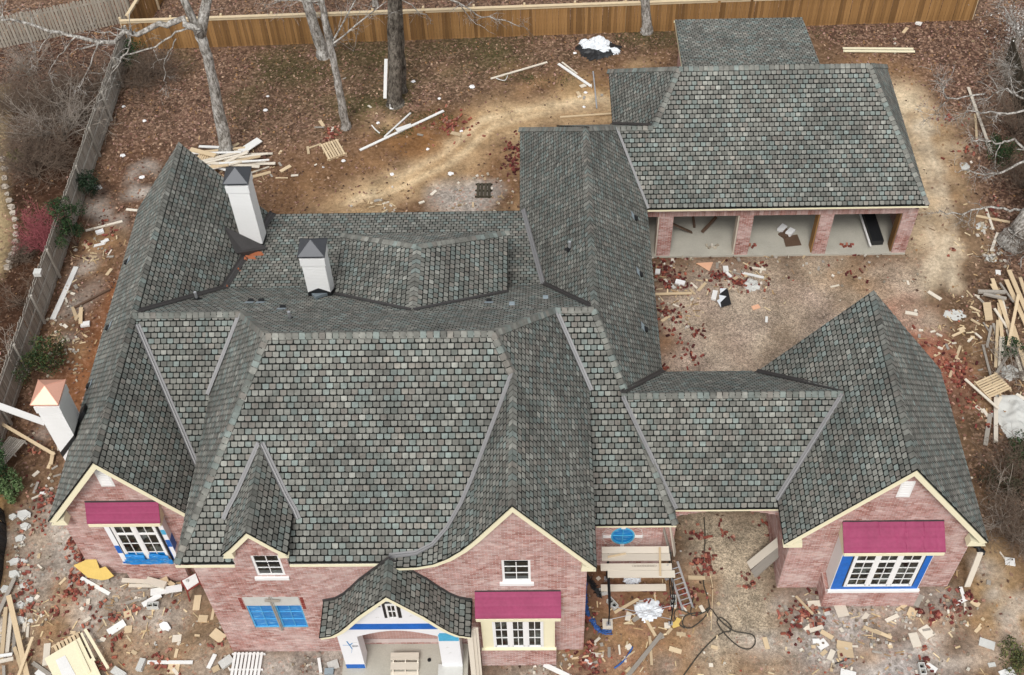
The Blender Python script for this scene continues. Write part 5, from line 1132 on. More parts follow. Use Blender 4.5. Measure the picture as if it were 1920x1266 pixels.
plain_tree(757, 172, .17, (748, 0), 'thin dark bare stem growing behind the thick dark tree', MAT['darkbark'], 12, 4)
plain_tree(1213, 60, .27, (1208, -20), 'grey bare tree standing at the fence left of the shed roof', MAT['bark'], 9, 8)
# overhanging branch ends in front of the cedar fence belong to a tree beyond it
b = at(560, -140); yb_ = at(905, 60).y-1.2
lm = [(([aty(*q, yb_) for q in ((760, -40), (860, 5), (905, 30), (955, 42), (990, 55))], .05, .012, 2, .9, 12), dict(jitter=.05, grav=-.04)), (([aty(*q, yb_) for q in ((700, -30), (770, 10), (800, 30), (812, 45))], .035, .01, 2, .6, 6), dict(jitter=.04)), (([aty(*q, yb_+.3) for q in ((860, 5), (890, 45), (930, 65))], .03, .008, 2, .6, 6), dict(jitter=.04))]
bb = at(700, -60); lm.append((([bb+V((0, 0, 3)), bb+V((.8, -1.5, 4.2)), aty(760, -40, yb_)], .09, .05, 1, 1, 3), {})); lm.append((([bb+V((0, 0, 2.6)), bb+V((.2, -1.5, 3.8)), aty(700, -30, yb_)], .08, .04, 1, 1, 3), {}))
tree('bare_tree', 'bare tree beyond the fence whose twigs hang over the cedar boards', bb, [bb, bb+V((0, 0, 3)), bb+V((.1, 0, 9))], [.25, .2, .1], lm, MAT['bark'])
b = at(668, -30); plain_tree(704, 10, .16, (702, -40), 'thin pale trunk standing just beyond the cedar fence', MAT['bark'], 9, 4)
# right edge tree
b = at(1898, 455); yb_ = b.y
T = [b+V((0, 0, -.1)), b+V((.25, .1, .6)), b+V((.9, .5, 2.6)), b+V((1.6, 1.0, 5.5)), b+V((2.4, 1.4, 9))]
def pxl(qs, y): return [aty(*q, y) for q in qs]
lm = []
for qs, y, a in ((((1935, 300), (1880, 322), (1850, 330), (1815, 320), (1790, 322)), 37.2, .06), (((1940, 290), (1900, 262), (1868, 268), (1830, 262), (1815, 252)), 37.6, .06), (((1940, 205), (1890, 212), (1850, 213), (1812, 208), (1805, 218)), 38.5, .055), (((1940, 195), (1905, 178), (1885, 168), (1865, 175), (1850, 190)), 39, .05), (((1900, 178), (1893, 135), (1894, 120)), 39, .03), (((1940, 400), (1880, 390), (1840, 392), (1800, 402), (1765, 398), (1755, 395)), 36.6, .06), (((1845, 180), (1775, 183), (1765, 160), (1755, 150)), 38.5, .035), (((1780, 180), (1760, 205), (1742, 215)), 38.4, .025), (((1930, 420), (1895, 445), (1870, 475), (1850, 490)), 35, .045), (((1930, 470), (1905, 500), (1890, 520)), 34.6, .04)):
    lm.append(((pxl(qs, y), a, .012, 2, .8, 11), dict(jitter=.05, grav=-.01, sides_=5)))
for k in range(7):
    a = random.uniform(0, 6.28); p = T[3].lerp(T[4], random.random()); q, rr, _ = wander(p, V((math.cos(a), math.sin(a), .6)), 3, .1, .03, 4, .12); lm.append(((q, .1, .03, 2, 1.3, 7), {}))
lm.append(((pxl(((1935, 330), (1940, 400)), 36.8), .09, .08, 1, 1, 0), {})); lm.append((([T[2], aty(1940, 400, 36.6), aty(1942, 300, 37.3), aty(1942, 200, 38.6)], .14, .08, 1, 1, 4), {}))
tree('bare_tree', 'big pale tree at the right edge with branches reaching over the mud', b, T, [.75, .5, .42, .32, .18], lm, MAT['bark'])
b = at(1900, 95)
lm = []
for k in range(10):
    a = random.uniform(0, 6.28); q, rr, _ = wander(b+V((0, 0, random.uniform(.5, 1.6))), V((math.cos(a), math.sin(a), .8)), random.uniform(1.2, 2.2), .05, .012, 4, .14); lm.append(((q, .045, .01, 2, .8, 9), {}))
tr, _, _ = tree('bare_tree', 'whitish twiggy tree in the top right corner of the yard', b, [b, b+V((.1, 0, 1)), b+V((.3, .1, 3.2))], [.14, .11, .05], lm, MAT['bark'])
mb = MB()
for _ in range(900):
    a = random.uniform(0, 6.28); r = abs(random.gauss(0, .9)); p = b+V((r*math.cos(a)-.3, r*math.sin(a)-.3, random.uniform(.3, 2.6))); u = V((random.gauss(0, 1), random.gauss(0, 1), random.gauss(0, 1))).normalized()*random.uniform(.03, .07); w2 = u.cross(V((.3, .5, .8))).normalized()*.04; mb.poly([p-u, p-w2, p+u, p+w2], tuple(np.array((.62, .60, .57))*random.uniform(.7, 1.1)))
mb.build('pale_leaves', MAT['leaf'], tr)
def shrub(name, label, px, py, r, h, mat, n=26, depth=2, twigsn=8, spread=.75, cat='shrub', lean=(0, 0), group=None, L=.7, r0=.02):
    b = at(px, py); rt = thing(name, label, cat, b, group=group); mb = MB()
    for i in range(n):
        a = random.uniform(0, 6.28); d = V((math.cos(a)*spread+lean[0], math.sin(a)*spread+lean[1], random.uniform(.6, 1.3))); q, rr, _ = wander(b+V((random.gauss(0, .06), random.gauss(0, .06), 0)), d, h*random.uniform(.6, 1.1), r0, .007, 6, .13); mb.tube(q, rr, 4); twigs(mb, q, rr, depth, L*r, twigsn, .8, 4, None, .3)
    mb.build('stems', mat, rt); return rt, b
shrub('bare_shrub', 'big tangle of bare grey twigs left of the side fence', 118, 262, 1.6, 3.2, MAT['twig'], 20, 2, 9, .8, r0=.04)
shrub('bare_shrub', 'spreading brown bare bush beside the tan lawn', 70, 330, 1.4, 2.6, MAT['browntwig'], 18, 2, 9, .9, r0=.03)
shrub('bare_shrub', 'dark bare bush between the grey twigs and the lawn edge', 55, 255, 1.3, 2.4, MAT['browntwig'], 18, 2, 9, .9, r0=.03)
shrub('bare_shrub', 'bare brush beyond the fence below the pale picket fence', 175, 170, 1.3, 2.4, MAT['browntwig'], 18, 2, 8, .9)
shrub('bare_shrub', 'thin bare brush in the upper left near the picket fence', 60, 140, 1.2, 2.0, MAT['twig'], 14, 2, 8, .9)
shrub('bare_shrub', 'brown brush heap in the yard corner under the cedar fence', 300, 140, 1.3, 1.5, MAT['browntwig'], 26, 2, 8, 1.3)
shrub('bare_shrub', 'low brown brush heap by the grey fence near the yard corner', 262, 160, 1.0, 1.2, MAT['browntwig'], 20, 2, 8, 1.4)
shrub('bare_shrub', 'brown bare twigs in the mulch left of the fence gap', 45, 570, .8, 1.5, MAT['browntwig'], 9, 2, 6, .8)
shrub('bare_shrub', 'sparse bare twigs in the mulch at the left picture edge', 20, 680, .8, 1.6, MAT['twig'], 8, 2, 6, .8)
shrub('bare_shrub', 'round dry bush in the mulch above the red shrub foot', 42, 490, .6, .8, MAT['browntwig'], 30, 2, 6, 1.0)
for i_, (px_, py_, r_, h_, m_, lb_) in enumerate(((100, 205, 1.4, 2.4, 'browntwig', 'dense brown brush under the long pale limb beyond the grey fence'), (150, 215, 1.2, 2.2, 'browntwig', 'dense brown brush close to the grey fence under the pale limb'), (30, 210, 1.3, 2.2, 'browntwig', 'dense brown brush at the upper left picture edge'), (90, 310, 1.3, 2.0, 'browntwig', 'low dense brown brush below the grey twig tangle'), (1900, 250, 1.2, 2.6, 'browntwig', 'tall brown brush in front of the dark right fence'), (1916, 350, .8, 1.8, 'browntwig', 'brown brush between dark fence and big right tree'), (1890, 150, 1.0, 2.0, 'twig', 'pale brush at the head of the dark right fence'), (1895, 1010, 1.0, 1.8, 'browntwig', 'tangled brown brush at the right edge beside the pavilion yard'))): shrub('bare_shrub', lb_, px_, py_, r_, h_, MAT[m_], 26, 2, 10, .95, r0=.018)
shrub('red_shrub', 'pinkish red twig shrub in the mulch beside the tan lawn', 90, 470, .8, 2.0, MAT['pinktwig'], 22, 2, 10, .55, lean=(-.35, .15), r0=.025)
shrub('bare_shrub', 'dry brush at the right edge below the pallet', 1895, 700, .9, 1.4, MAT['twig'], 16, 2, 7, 1.0)
shrub('bare_shrub', 'dry twig brush right of the pavilion roof', 1895, 900, 1.1, 1.8, MAT['browntwig'], 20, 2, 8, 1.0)
shrub('bare_shrub', 'bare branch brush at the lower right beside the pavilion', 1870, 985, .9, 2.2, MAT['twig'], 9, 2, 6, .9, lean=(.3, 0))
shrub('bare_shrub', 'dead vine brush at the foot of the dark right fence', 1918, 470, .8, 1.5, MAT['browntwig'], 14, 2, 7, .9)
shrub('bare_shrub', 'small bare sapling in front of the cedar fence left of the thick tree', 663, 95, .6, 2.4, MAT['twig'], 3, 2, 7, .4)
def bush(label, px, py, r, h, pal, n=1500, cat='bush', ls=.05):
    b = at(px, py); rt = thing('evergreen_bush', label, cat, b); mb = MB()
    for k in range(9):
        a = random.uniform(0, 6.28); q, rr, _ = wander(b, V((math.cos(a)*.6, math.sin(a)*.6, 1)), h*.9, .02, .008, 4, .12); mb.tube(q, rr, 4)
    mb.build('stems', MAT['browntwig'], rt); mb = MB(); cl = [(V((random.gauss(0, r*.4), random.gauss(0, r*.4), h*random.uniform(.25, .9))), r*random.uniform(.25, .5), random.uniform(.6, 1.25)) for _ in range(16)]
    for _ in range(n):
        c, cr, br = cl[random.randrange(16)]; p = b+c+V((random.gauss(0, 1), random.gauss(0, 1), random.gauss(0, .9))).normalized()*cr*random.uniform(.5, 1.05)
        if p.z < .02: continue
        u = V((random.gauss(0, 1), random.gauss(0, 1), random.gauss(0, .6))).normalized(); w2 = u.cross(V((random.gauss(0, 1), random.gauss(0, 1), random.gauss(0, 1)))).normalized()*ls*.5; mb.poly([p-u*ls, p-w2, p+u*ls, p+w2], tuple(np.array(pal[random.randrange(len(pal))])*br))
    mb.build('foliage', MAT['leaf'], rt)
DG = [(.025, .06, .02), (.035, .075, .025), (.02, .045, .018), (.05, .09, .03)]; OG = [(.10, .11, .035), (.13, .13, .045), (.07, .08, .03), (.05, .065, .025)]
bush('dark green bush in the yard corner by the grey fence', 246, 122, .8, 1.3, DG)
bush('small dark evergreen against the grey fence beside a white sheet', 172, 372, .6, 1.5, [(.015, .03, .015), (.02, .04, .018)], 1400)
bush('tall dark green bush against the grey fence', 145, 462, .75, 2.6, DG, 2400)
bush('olive green bush by the fence above the copper capped chimney', 88, 695, .95, 1.6, OG+DG, 2200)
bush('bright green bush at the left edge near the black silt fence', 30, 928, .5, 1.0, [(.12, .19, .07), (.08, .14, .05), (.16, .22, .10)], 1500)
bush('dark green bush behind the leaning pallet at the left edge', 8, 912, .9, 1.4, DG, 2200)
bush('green bush at the right edge beyond the white heap', 1912, 850, .8, 1.0, DG, 1400)
bush('low dark green clump among the lumber at the right edge', 1892, 655, .5, .5, DG, 700)
bush('dark green growth at the foot of the dark right fence', 1872, 305, .8, 1.2, DG, 1300)
bush('dark bush at the right edge beside the pavilion gable', 1902, 935, 1.1, 1.3, [(.06, .055, .03), (.045, .05, .025), (.08, .06, .04)], 1800)
bush('low weeds in the bottom right corner', 1905, 1235, .7, .4, OG, 900)
bush('yellow green weeds at the lawn edge under the bare bush', 32, 300, .4, .5, [(.22, .21, .06), (.16, .17, .05)], 500)
# grass tufts
mb = MB()
for (px, py, r, n) in ((690, 100, 1.4, 500), (560, 150, 1.3, 300), (700, 195, 1.2, 420), (480, 215, 1.0, 260), (800, 222, .8, 420), (870, 90, 1.5, 380), (1222, 70, 1.3, 700), (740, 248, .6, 260), (940, 75, 1.3, 360), (1030, 150, .8, 200), (640, 75, 1.0, 320), (1560, 65, .8, 200), (545, 130, 1, 220), (965, 145, .6, 260)):
    c = at(px, py)
    for _ in range(int(n*2.2)):
        a = random.uniform(0, 6.28); q = r*math.sqrt(random.random()); p = c+V((q*math.cos(a)*1.6, q*math.sin(a)*.8, 0)); l = random.uniform(.04, .10); dr = V((random.gauss(0, .5), random.gauss(0, .5), 1)).normalized()*l; sx = V((math.cos(a), math.sin(a), 0))*.014; mb.poly([p-sx, p+sx, p+dr], OG[random.randrange(4)])
mb.build('grass_tufts', MAT['leaf'], kind='stuff')
for i, q in enumerate(((6, 300), (9, 318), (10, 336), (10, 352), (14, 366), (18, 378), (22, 390), (25, 402), (28, 414), (30, 427), (31, 441), (30, 455), (28, 468), (24, 480), (20, 492), (14, 503))):
    b = at(*q); mb = MB(); rock(mb, (0, 0, .08), random.uniform(.17, .26), .7, None); o = link('edging_stone', mb.mesh('edging_stone', MAT['stone'])); o.location = b; o['label'] = 'rough edging stone in the curved row between lawn and mulch'; o['category'] = 'stone'; o['group'] = 'edging stones along the neighbouring lawn'

# ------------------------------------------------------------------ boards, pallets and site debris
UNIT = {}
def unit(mat):
    if mat not in UNIT:
        mb = MB(); e = .004
        mb.box(-.5, .5, -.5, .5, -.5, .5); UNIT[mat] = mb.mesh('board', MAT[mat])
    return UNIT[mat]
def board(x1, y1, x2, y2, wd, label, mat='lumber', z=0.0, th=.04, z2=None, cat='board', group=None, name='board'):
    p, q = at(x1, y1, z), at(x2, y2, z if z2 is None else z2); d = q-p; o = link(name, unit(mat), None, label, cat, group); L = d.length
    o.location = (p+q)/2+V((0, 0, th/2+.02)); o.scale = (max(L, .05), wd, th); o.rotation_euler = (random.gauss(0, .01), -math.asin(d.z/L), math.atan2(d.y, d.x)); return o
def slab(px, py, L, wd, ang, label, mat='lumber', z=0.0, th=.03, cat='board', group=None, name='offcut'):
    o = link(name, unit(mat), None, label, cat, group); o.location = at(px, py, z)+V((0, 0, th/2+.02)); o.scale = (L, wd, th); o.rotation_euler = (random.gauss(0, .03), random.gauss(0, .03), RAD(ang)); return o
# left side yard
board(143.5, 502, 99.5, 600, .22, 'long white painted board lying beside the grey fence', 'whiteboard', th=.05)
board(161, 434, 230, 416, .11, 'long pale board below the tall dark green bush', 'palelumber'); board(237, 394, 258, 396, .12, 'short pale board touching the left wing eave', 'palelumber')
board(137, 577, 145, 602, .14, 'left leg of the crossed tan offcuts beside the long white board'); board(156, 582, 142, 601, .12, 'diagonal tan offcut in the crossed heap by the long white board', z=.05); board(152.5, 578, 151.5, 608, .15, 'upright tan offcut in the crossed heap by the long white board', z=.09)
slab(161, 610, .36, .24, 10, 'white block below the crossed tan offcuts', 'whiteboard', th=.1, cat='block', name='foam_block')
board(140, 579, 207, 544, .09, 'dark brown pipe running under the left wing eave', 'pipe', th=.08, cat='pipe', name='drain_pipe')
slab(184, 353, .32, .3, 35, 'square white sheet beside the small dark evergreen', 'whiteboard', th=.015, cat='sheet', name='sheet')
slab(188, 437, .34, .22, 25, 'upper white foam piece near the tall green bush', 'foam', th=.1, cat='foam', name='foam_block'); slab(186, 460, .5, .14, 20, 'lower white board piece near the tall green bush', 'whiteboard'); slab(197, 453, .35, .16, 30, 'short white board crossing the lower white piece', 'whiteboard', z=.04)
slab(163, 463, .3, .16, 120, 'triangular tan scrap beside the tall green bush'); slab(205, 511, .4, .14, 70, 'tan scrap under the left wing eave near the vents'); slab(73, 515, .3, .28, 0, 'white block on top of the grey fence', 'greyblock', z=1.8, th=.2, cat='block', name='foam_block')
board(-30, 752, 86, 794, .26, 'wide white plank spanning from the fence to the copper chimney', 'whiteboard', 1.9, .045, 1.1); board(-20, 782, 103, 854, .12, 'long tan stud slanting below the white plank at the left', 'lumber', .5, .05, .3)
board(100, 848, 96, 872, .14, 'short tan block at the end of the long stud by the chimney', 'lumber', .1); board(72, 905, 64, 926, .1, 'weathered slat left of the left gable eave', 'greylumber'); board(60, 937, 84, 926, .08, 'thin twig-like strip left of the left gable eave', 'palelumber')
slab(84, 926, .32, .1, 5, 'small white strip left of the left gable eave', 'whiteboard', th=.06)
# pallets
def pallet(label, corners, z=0.0, slats=8, mat='lumber', along=True, tilt=0.0, group='wooden pallets'):
    P4 = [at(*c, z) for c in corners]; c = sum(P4, V((0, 0, 0)))/4; u = ((P4[1]-P4[0])+(P4[2]-P4[3]))/2; v = ((P4[3]-P4[0])+(P4[2]-P4[1]))/2; u.z = v.z = 0; U, Vv = u.length, v.length; r = thing('pallet', label, 'pallet', (c.x, c.y, z), math.atan2(u.y, u.x), group=group)
    if tilt: r.rotation_euler.x = tilt
    hw = U/slats*.31; m = MB(); m.box(-hw, hw, -Vv/2, Vv/2, 0, .02); sm = m.mesh('slat', MAT[mat])
    for i in range(slats):
        o = child('slat', sm, r); o.location = ((i+.5)/slats*(U-.1)-(U-.1)/2, random.uniform(-.01, .01), .115)
        if i % 3 == 0: o2 = child('slat', sm, r); o2.location = ((i+.5)/slats*(U-.1)-(U-.1)/2, 0, .0)
    m = MB(); m.box(-U/2, U/2, -.02, .02, .02, .115); bm = m.mesh('bearer', MAT[mat])
    for k in (-.46, 0, .46): o = child('bearer', bm, r); o.location = (0, k*Vv, 0)
    return r
pallet('tan pallet with slats up beside the small brick pile in the back yard', ((601, 275), (637, 263), (649, 292), (612, 304)), slats=7, mat='lumber')
pallet('dark weathered pallet left of the long wing', ((891, 347), (922, 347), (924, 372), (891, 372)), slats=4, mat='darkfence')
pallet('large pale pallet lying tilted right of the pavilion', ((1870, 702), (1894, 735), (1858, 752), (1819, 717)), .25, 8, 'lumber')
pallet('white washed pallet in front of the main wall left of the porch', ((436, 1226), (496, 1226), (492, 1290), (426, 1290)), slats=8, mat='whiteboard')
pl_ = pallet('weathered pallet leaning on edge at the left picture edge', ((4, 815), (41, 833), (27, 889), (-16, 870)), .3, 9, 'greylumber'); pl_.rotation_euler.y = RAD(-14)
pallet('pallet edge showing from under the cream door panel', ((98, 1215), (150, 1187), (165, 1215), (110, 1245)), slats=7, mat='lumber')
# left front
for i, (x1, y1, x2, y2, wd, z, mt, lb) in enumerate(((28, 1086, -6, 1160, .14, .1, 'greylumber', 'dark weathered beam at the head of the left lumber heap'), (17, 1118, 53, 1275, .17, .22, 'lumber', 'longest tan plank on the left lumber heap'), (12, 1140, 4, 1240, .13, .12, 'lumber', 'tan plank down the left edge of the lumber heap'), (22, 1150, 14, 1225, .13, .06, 'palelumber', 'pale plank under the longest tan plank'), (62, 1196, 36, 1268, .1, .3, 'lumber', 'tan batten crossing the long plank in the left heap'), (-6, 1243, 26, 1236, .12, .25, 'palelumber', 'upper short pale piece across the left heap'), (-4, 1232, 24, 1228, .11, .2, 'whiteboard', 'whitish short piece across the left heap'), (28, 1215, 46, 1270, .12, .1, 'lumber', 'tan plank under the crossing batten'), (8, 1250, 9, 1285, .1, .1, 'greylumber', 'stub end at the bottom of the left heap'), (30, 1170, 26, 1226, .11, .03, 'greylumber', 'grey plank at the bottom of the left heap'), (49, 1160, 45, 1186, .12, 0, 'palelumber', 'short pale piece right of the left heap'), (54, 1170, 52, 1196, .09, 0, 'palelumber', 'thin pale piece right of the left heap'), (62, 1244, 96, 1268, .13, 0, 'greylumber', 'grey board beside the cream door panel'), (70, 1260, 92, 1280, .2, 0, 'whiteboard', 'white board beside the cream door panel'))):
    board(x1, y1, x2, y2, wd, lb, mt, z, .05)
slab(88, 1228, .8, .22, 100, 'pale board under the left corner of the cream panel', 'palelumber')
def flatpoly(name, label, pxs, mat, cat, z=0.05, th=.02, group=None):
    pts = [at(*q, z) for q in pxs]; c = sum(pts, V((0, 0, 0)))/len(pts); mb = MB(); a = sum((pts[i].x-c.x)*(pts[(i+1) % len(pts)].y-c.y)-(pts[(i+1) % len(pts)].x-c.x)*(pts[i].y-c.y) for i in range(len(pts)))
    q = [p-c for p in pts]; q = q[::-1] if a > 0 else q; mb.prism(q, (0, 0, th)); o = mb.build(name, MAT[mat], None, label=label, cat=cat, group=group); o.location = c; return o
zz = lambda py: .08+(1088-py)/44*.95
pts = [at(px, py, zz(py)) for px, py in ((138, 1060), (157, 1052), (160, 1050), (179, 1044), (187, 1066), (198, 1062), (214, 1080), (203, 1086), (191, 1088), (165, 1083))]; c0 = sum(pts, V((0, 0, 0)))/len(pts); mb = MB(); mb.prism([p-c0 for p in pts], (0, -.012, .016)); o = mb.build('sheathing_offcut', MAT['yellowboard'], None, label='yellow notched sheathing offcut leaning under the left bay', cat='sheet'); o.location = c0
flatpoly('door_panel', 'cream panel sheet lying on a pallet in the lower left', ((84, 1236), (150, 1196), (195, 1290), (120, 1310)), 'creampanel', 'panel', .2, .04); flatpoly('paper_sheet', 'white paper sheet lying on the cream panel', ((104, 1238), (122, 1229), (142, 1266), (120, 1276)), 'whiteboard', 'sheet', .25, .006)
for i, (a, b_, c_, d_, w_, lb) in enumerate(((141, 1203, 168, 1262, .09, 'inner cream trim strip on the cream panel'), (153, 1188, 178, 1240, .07, 'middle cream trim strip beside the cream panel'), (160, 1181, 203, 1254, .1, 'outer cream trim strip right of the cream panel'), (172, 1236, 190, 1275, .09, 'short cream trim strip low on the cream panel'))): board(a, b_, c_, d_, w_, lb, 'creampanel', .24, .03)
for i, (px, py, s, lb) in enumerate(((25, 970, .2, 'squarish white stone beside the black silt fence'), (46, 967, .34, 'largest white stone near the silt fence top'), (48, 988, .26, 'upper flat white stone below the largest stone'), (38, 1010, .24, 'lower flat white stone below the largest stone'), (28, 1054, .26, 'rounded white stone halfway along the silt fence'), (46, 1053, .2, 'smaller white stone right of the rounded stone'), (28, 1078, .28, 'broken white slab above the left lumber heap'), (12, 1105, .24, 'white stone half hidden by the silt fence'), (45, 1100, .2, 'small white stone in the bricks by the lumber heap'), (40, 1135, .22, 'white stone above the long tan plank'), (58, 1125, .2, 'upright white shard right of the left heap'), (38, 1165, .3, 'white slab beside the long tan plank'), (58, 1165, .16, 'small white lump right of the left heap'))):
    mb = MB(); rock(mb, (0, 0, s*.2), s, .5, None); rock(mb, (s*.3, s*.1, s*.12), s*.6, .4, None); o = mb.build('stone_chunk', MAT['greyblock'], None, label=lb, cat='stone', group='pale stone chunks by the silt fence'); o.location = at(px, py)
mb = MB(); pp = [at(*q) for q in ((8, 958), (12, 985), (13, 1015), (8, 1045), (6, 1075), (0, 1105), (-6, 1130))]; c = pp[0]
for i in range(len(pp)-1):
    for s in range(4):
        a0, a1 = pp[i].lerp(pp[i+1], s/4)-c, pp[i].lerp(pp[i+1], (s+1)/4)-c; f0, f1 = .09*math.sin(i*4+s*2.1), .09*math.sin(i*4+s*2.1+2.1)
        mb.hexa([a0+V((.0, 0, 0)), a1+V((0, 0, 0)), a1+V((-.05, 0, 0)), a0+V((-.05, 0, 0)), a0+V((.05+f0-.2, 0, .6)), a1+V((.05+f1-.2, 0, .6)), a1+V((f1-.2, 0, .6)), a0+V((f0-.2, 0, .6))])
o = mb.build('silt_fence', MAT['black'], None, label='sagging black plastic silt fence along the lower left edge', cat='fence'); o.location = c
board(153, 1085, 206, 1115, .13, 'white board below the yellow sheathing offcut', 'whiteboard'); board(283, 1112, 342, 1103, .26, 'wide white board below the left bay', 'whiteboard', .15); board(268, 1136, 302, 1116, .2, 'diagonal white board propped on the wide white board', 'whiteboard', .1)
board(229, 1089, 300, 1093, .16, 'upper board along the foot of the left bay', 'palelumber', .1); board(242, 1099, 302, 1100, .12, 'lower board along the foot of the left bay', 'palelumber', .03); board(276, 1090, 312, 1100, .24, 'fat pale timber block at the foot of the left bay', 'palelumber', .2, .12)
slab(308, 1091, .3, .2, 30, 'small tan wedge against the left bay corner', z=.2, th=.1, cat='block'); slab(322, 1097, .25, .16, -30, 'smaller tan wedge right of the left bay foot', z=.1, th=.08, cat='block'); board(236, 1132, 276, 1122, .1, 'grey slat below the left bay boards', 'greylumber'); board(246, 1110, 278, 1106, .06, 'thin grey slat below the left bay boards', 'greylumber')
def cinder(px, py, ang, label, z=0.0, stand=False):
    r = thing('concrete_block', label, 'concrete block', at(px, py, z)+V((0, 0, .02)), RAD(ang), group='hollow concrete blocks'); mb = MB(); L, W2, H = .40, .2, .2
    for x in (-.2, -.0125, .175): mb.box(x, x+.025, -.075, .075, 0, H)
    for y in (-.1, .075): mb.box(-.2, .2, y, y+.025, 0, H)
    child('block_shell', mb.mesh('block_shell', MAT['greyblock']), r); mb = MB(); mb.box(-.174, -.0135, -.074, .074, .0, .02); mb.box(.0135, .174, -.074, .074, 0, .02); child('hollow', mb.mesh('hollow', MAT['darkvent']), r); return r  # black plates at the bottom of the holes stand in for their shade
cinder(289, 1139, 2, 'hollow grey block near the diagonal white board'); cinder(1148, 1135, -52, 'tilted hollow block under the left scaffold leg'); cinder(1262, 1131, 88, 'upright-lying hollow block by the ladder foot'); cinder(1133, 1112, 10, 'hollow block under the low scaffold plank end'); cinder(1727, 1258, 92, 'hollow grey block at the bottom edge below the pavilion')
slab(266, 1249, .42, .2, 80, 'grey block beside the white strip in front yard', 'greyblock', th=.15, cat='block', name='grey_block'); slab(224, 1264, .5, .24, -30, 'pale grey block at the bottom edge left', 'greyblock', th=.12, cat='block', name='grey_block'); slab(425, 1243, .45, .3, 40, 'dark grey slab left of the white washed pallet', 'greyblock', th=.1, cat='block', name='grey_block')
TS = ((240, 1152, .26, .24, 20, 'tan square offcut right of the scattered bricks in the left front yard'), (241, 1181, .26, .26, 5, 'tan square offcut beside the pinkish board'), (370, 1131, .56, .24, 92, 'tall tan rectangle near the main wall corner'), (381, 1161, .32, .26, -3, 'tan square offcut near the main wall corner'), (332, 1198, .3, .26, 5, 'weathered tan offcut in the muddy hole'), (326, 1254, .36, .38, 90, 'tan square under the white strip'), (400, 1150, .5, .1, 88, 'narrow tan sliver along the main wall foot'), (409, 1193, .5, .34, -35, 'broken tan sheet against the main wall foot'), (405, 1255, .24, .2, 30, 'small tan chip left of the white washed pallet'))
for px, py, L, w_, a, lb in TS: slab(px, py, L, w_, a, lb, 'lumber' if 'weath' not in lb else 'palelumber')
slab(219, 1178, .62, .28, 38, 'pinkish white board in the left front yard', 'whiteboard'); board(277, 1243, 362, 1243, .12, 'white strip lying level in the left front yard', 'whiteboard', .02); board(404, 1228, 391, 1254, .14, 'slanted white strip left of the white washed pallet', 'whiteboard')
flatpoly('foam_sheet', 'ragged white foam piece in the left front yard', ((299, 1172), (307, 1167), (314, 1168), (318, 1174), (321, 1179), (316, 1184), (310, 1182), (305, 1183), (301, 1178)), 'foam', 'foam', .06, .06)
# mortar stand by the main wall corner
cs_ = [at(*q, .55) for q in ((340, 1090), (351, 1109), (375, 1093), (368, 1075))]; cm = sum(cs_, V((0, 0, 0)))/4; r = thing('mortar_stand', 'red framed mortar stand with a pale board beside the main wall corner', 'stand', (cm.x, cm.y, 0)); q = [p-V((cm.x, cm.y, 0)) for p in cs_]; mb = MB(); mb.prism([p*.9+V((0, 0, .045)) if False else V((p.x*.9, p.y*.9, p.z+.02)) for p in q][::-1], (0, 0, .03)); child('mortar_board', mb.mesh('mortar_board', MAT['whiteboard']), r)
mb = MB()
for i in range(4): mb.beam(q[i], q[(i+1) % 4], .045, .045)
child('stand_frame', mb.mesh('stand_frame', MAT['frame_red']), r)
for i in range(4): mb = MB(); mb.beam(q[i], V((q[i].x*1.25, q[i].y*1.25, 0)), .04, .04, (0, 1, 0)); child('leg', mb.mesh('leg', MAT['frame_red']), r)
mb = MB(); mb.tube([V((-.12, 0, .6)), V((-.12, .02, .66))], .05, 8); child('mortar_lump', mb.mesh('mortar_lump', MAT['greyblock']), r)
# porch
r = thing('wooden_steps', 'small cream timber steps in front of the entry porch', 'steps', at(760, 1255, .45))
for i, (y, z) in enumerate(((.28, .36), (.02, .20), (-.24, .06))): mb = MB(); mb.box(-.46, .46, y-.12, y+.12, z, z+.04); child('tread', mb.mesh('tread', MAT['palelumber']), r)
for x in (-.4, 0, .4): mb = MB(); mb.prism([(x, .42, -.3), (x, -.4, -.3), (x, -.4, .05), (x, .42, .36)], (.04, 0, 0)); child('stringer', mb.mesh('stringer', MAT['palelumber']), r)
o = slab(845, 1262, .8, .5, 0, 'grey white foam board lying on the right end of the porch step', 'greyblock', .47, .12, 'board', name='foam_board')
mb = MB(); mb.tube([V((0, 0, 0)), V((0, 0, .04))], .06, 10); o = mb.build('floor_cap', MAT['darkvent'], None, label='small dark round cap on the porch floor', cat='cap'); o.location = at(805, 1238, .5)
for i, (x, lb) in enumerate(((-2.30, 'left upright cream plank standing between porch and bay'), (-2.20, 'middle upright cream plank standing between porch and bay'), (-2.12, 'right upright cream plank standing between porch and bay'))):
    o = link('plank', unit('palelumber'), None, lb, 'plank', 'upright planks between porch and bay'); o.scale = (3.3-.1*i, .16, .05); o.rotation_euler = (RAD(90), RAD(-86), RAD(-90)) if False else (0, RAD(-86), RAD(90)); o.location = (x, 16.42+.06*i, 1.68)
board(598, 1235, 602, 1262, .1, 'curved white branch-like strip left of the porch post', 'whiteboard', .05); slab(625, 1248, .36, .3, 20, 'grey tile piece left of the porch post', 'greyblock', th=.05, cat='tile'); slab(618, 1261, .3, .2, 0, 'pale blue tub piece left of the porch post', 'slate', th=.12, cat='tub')
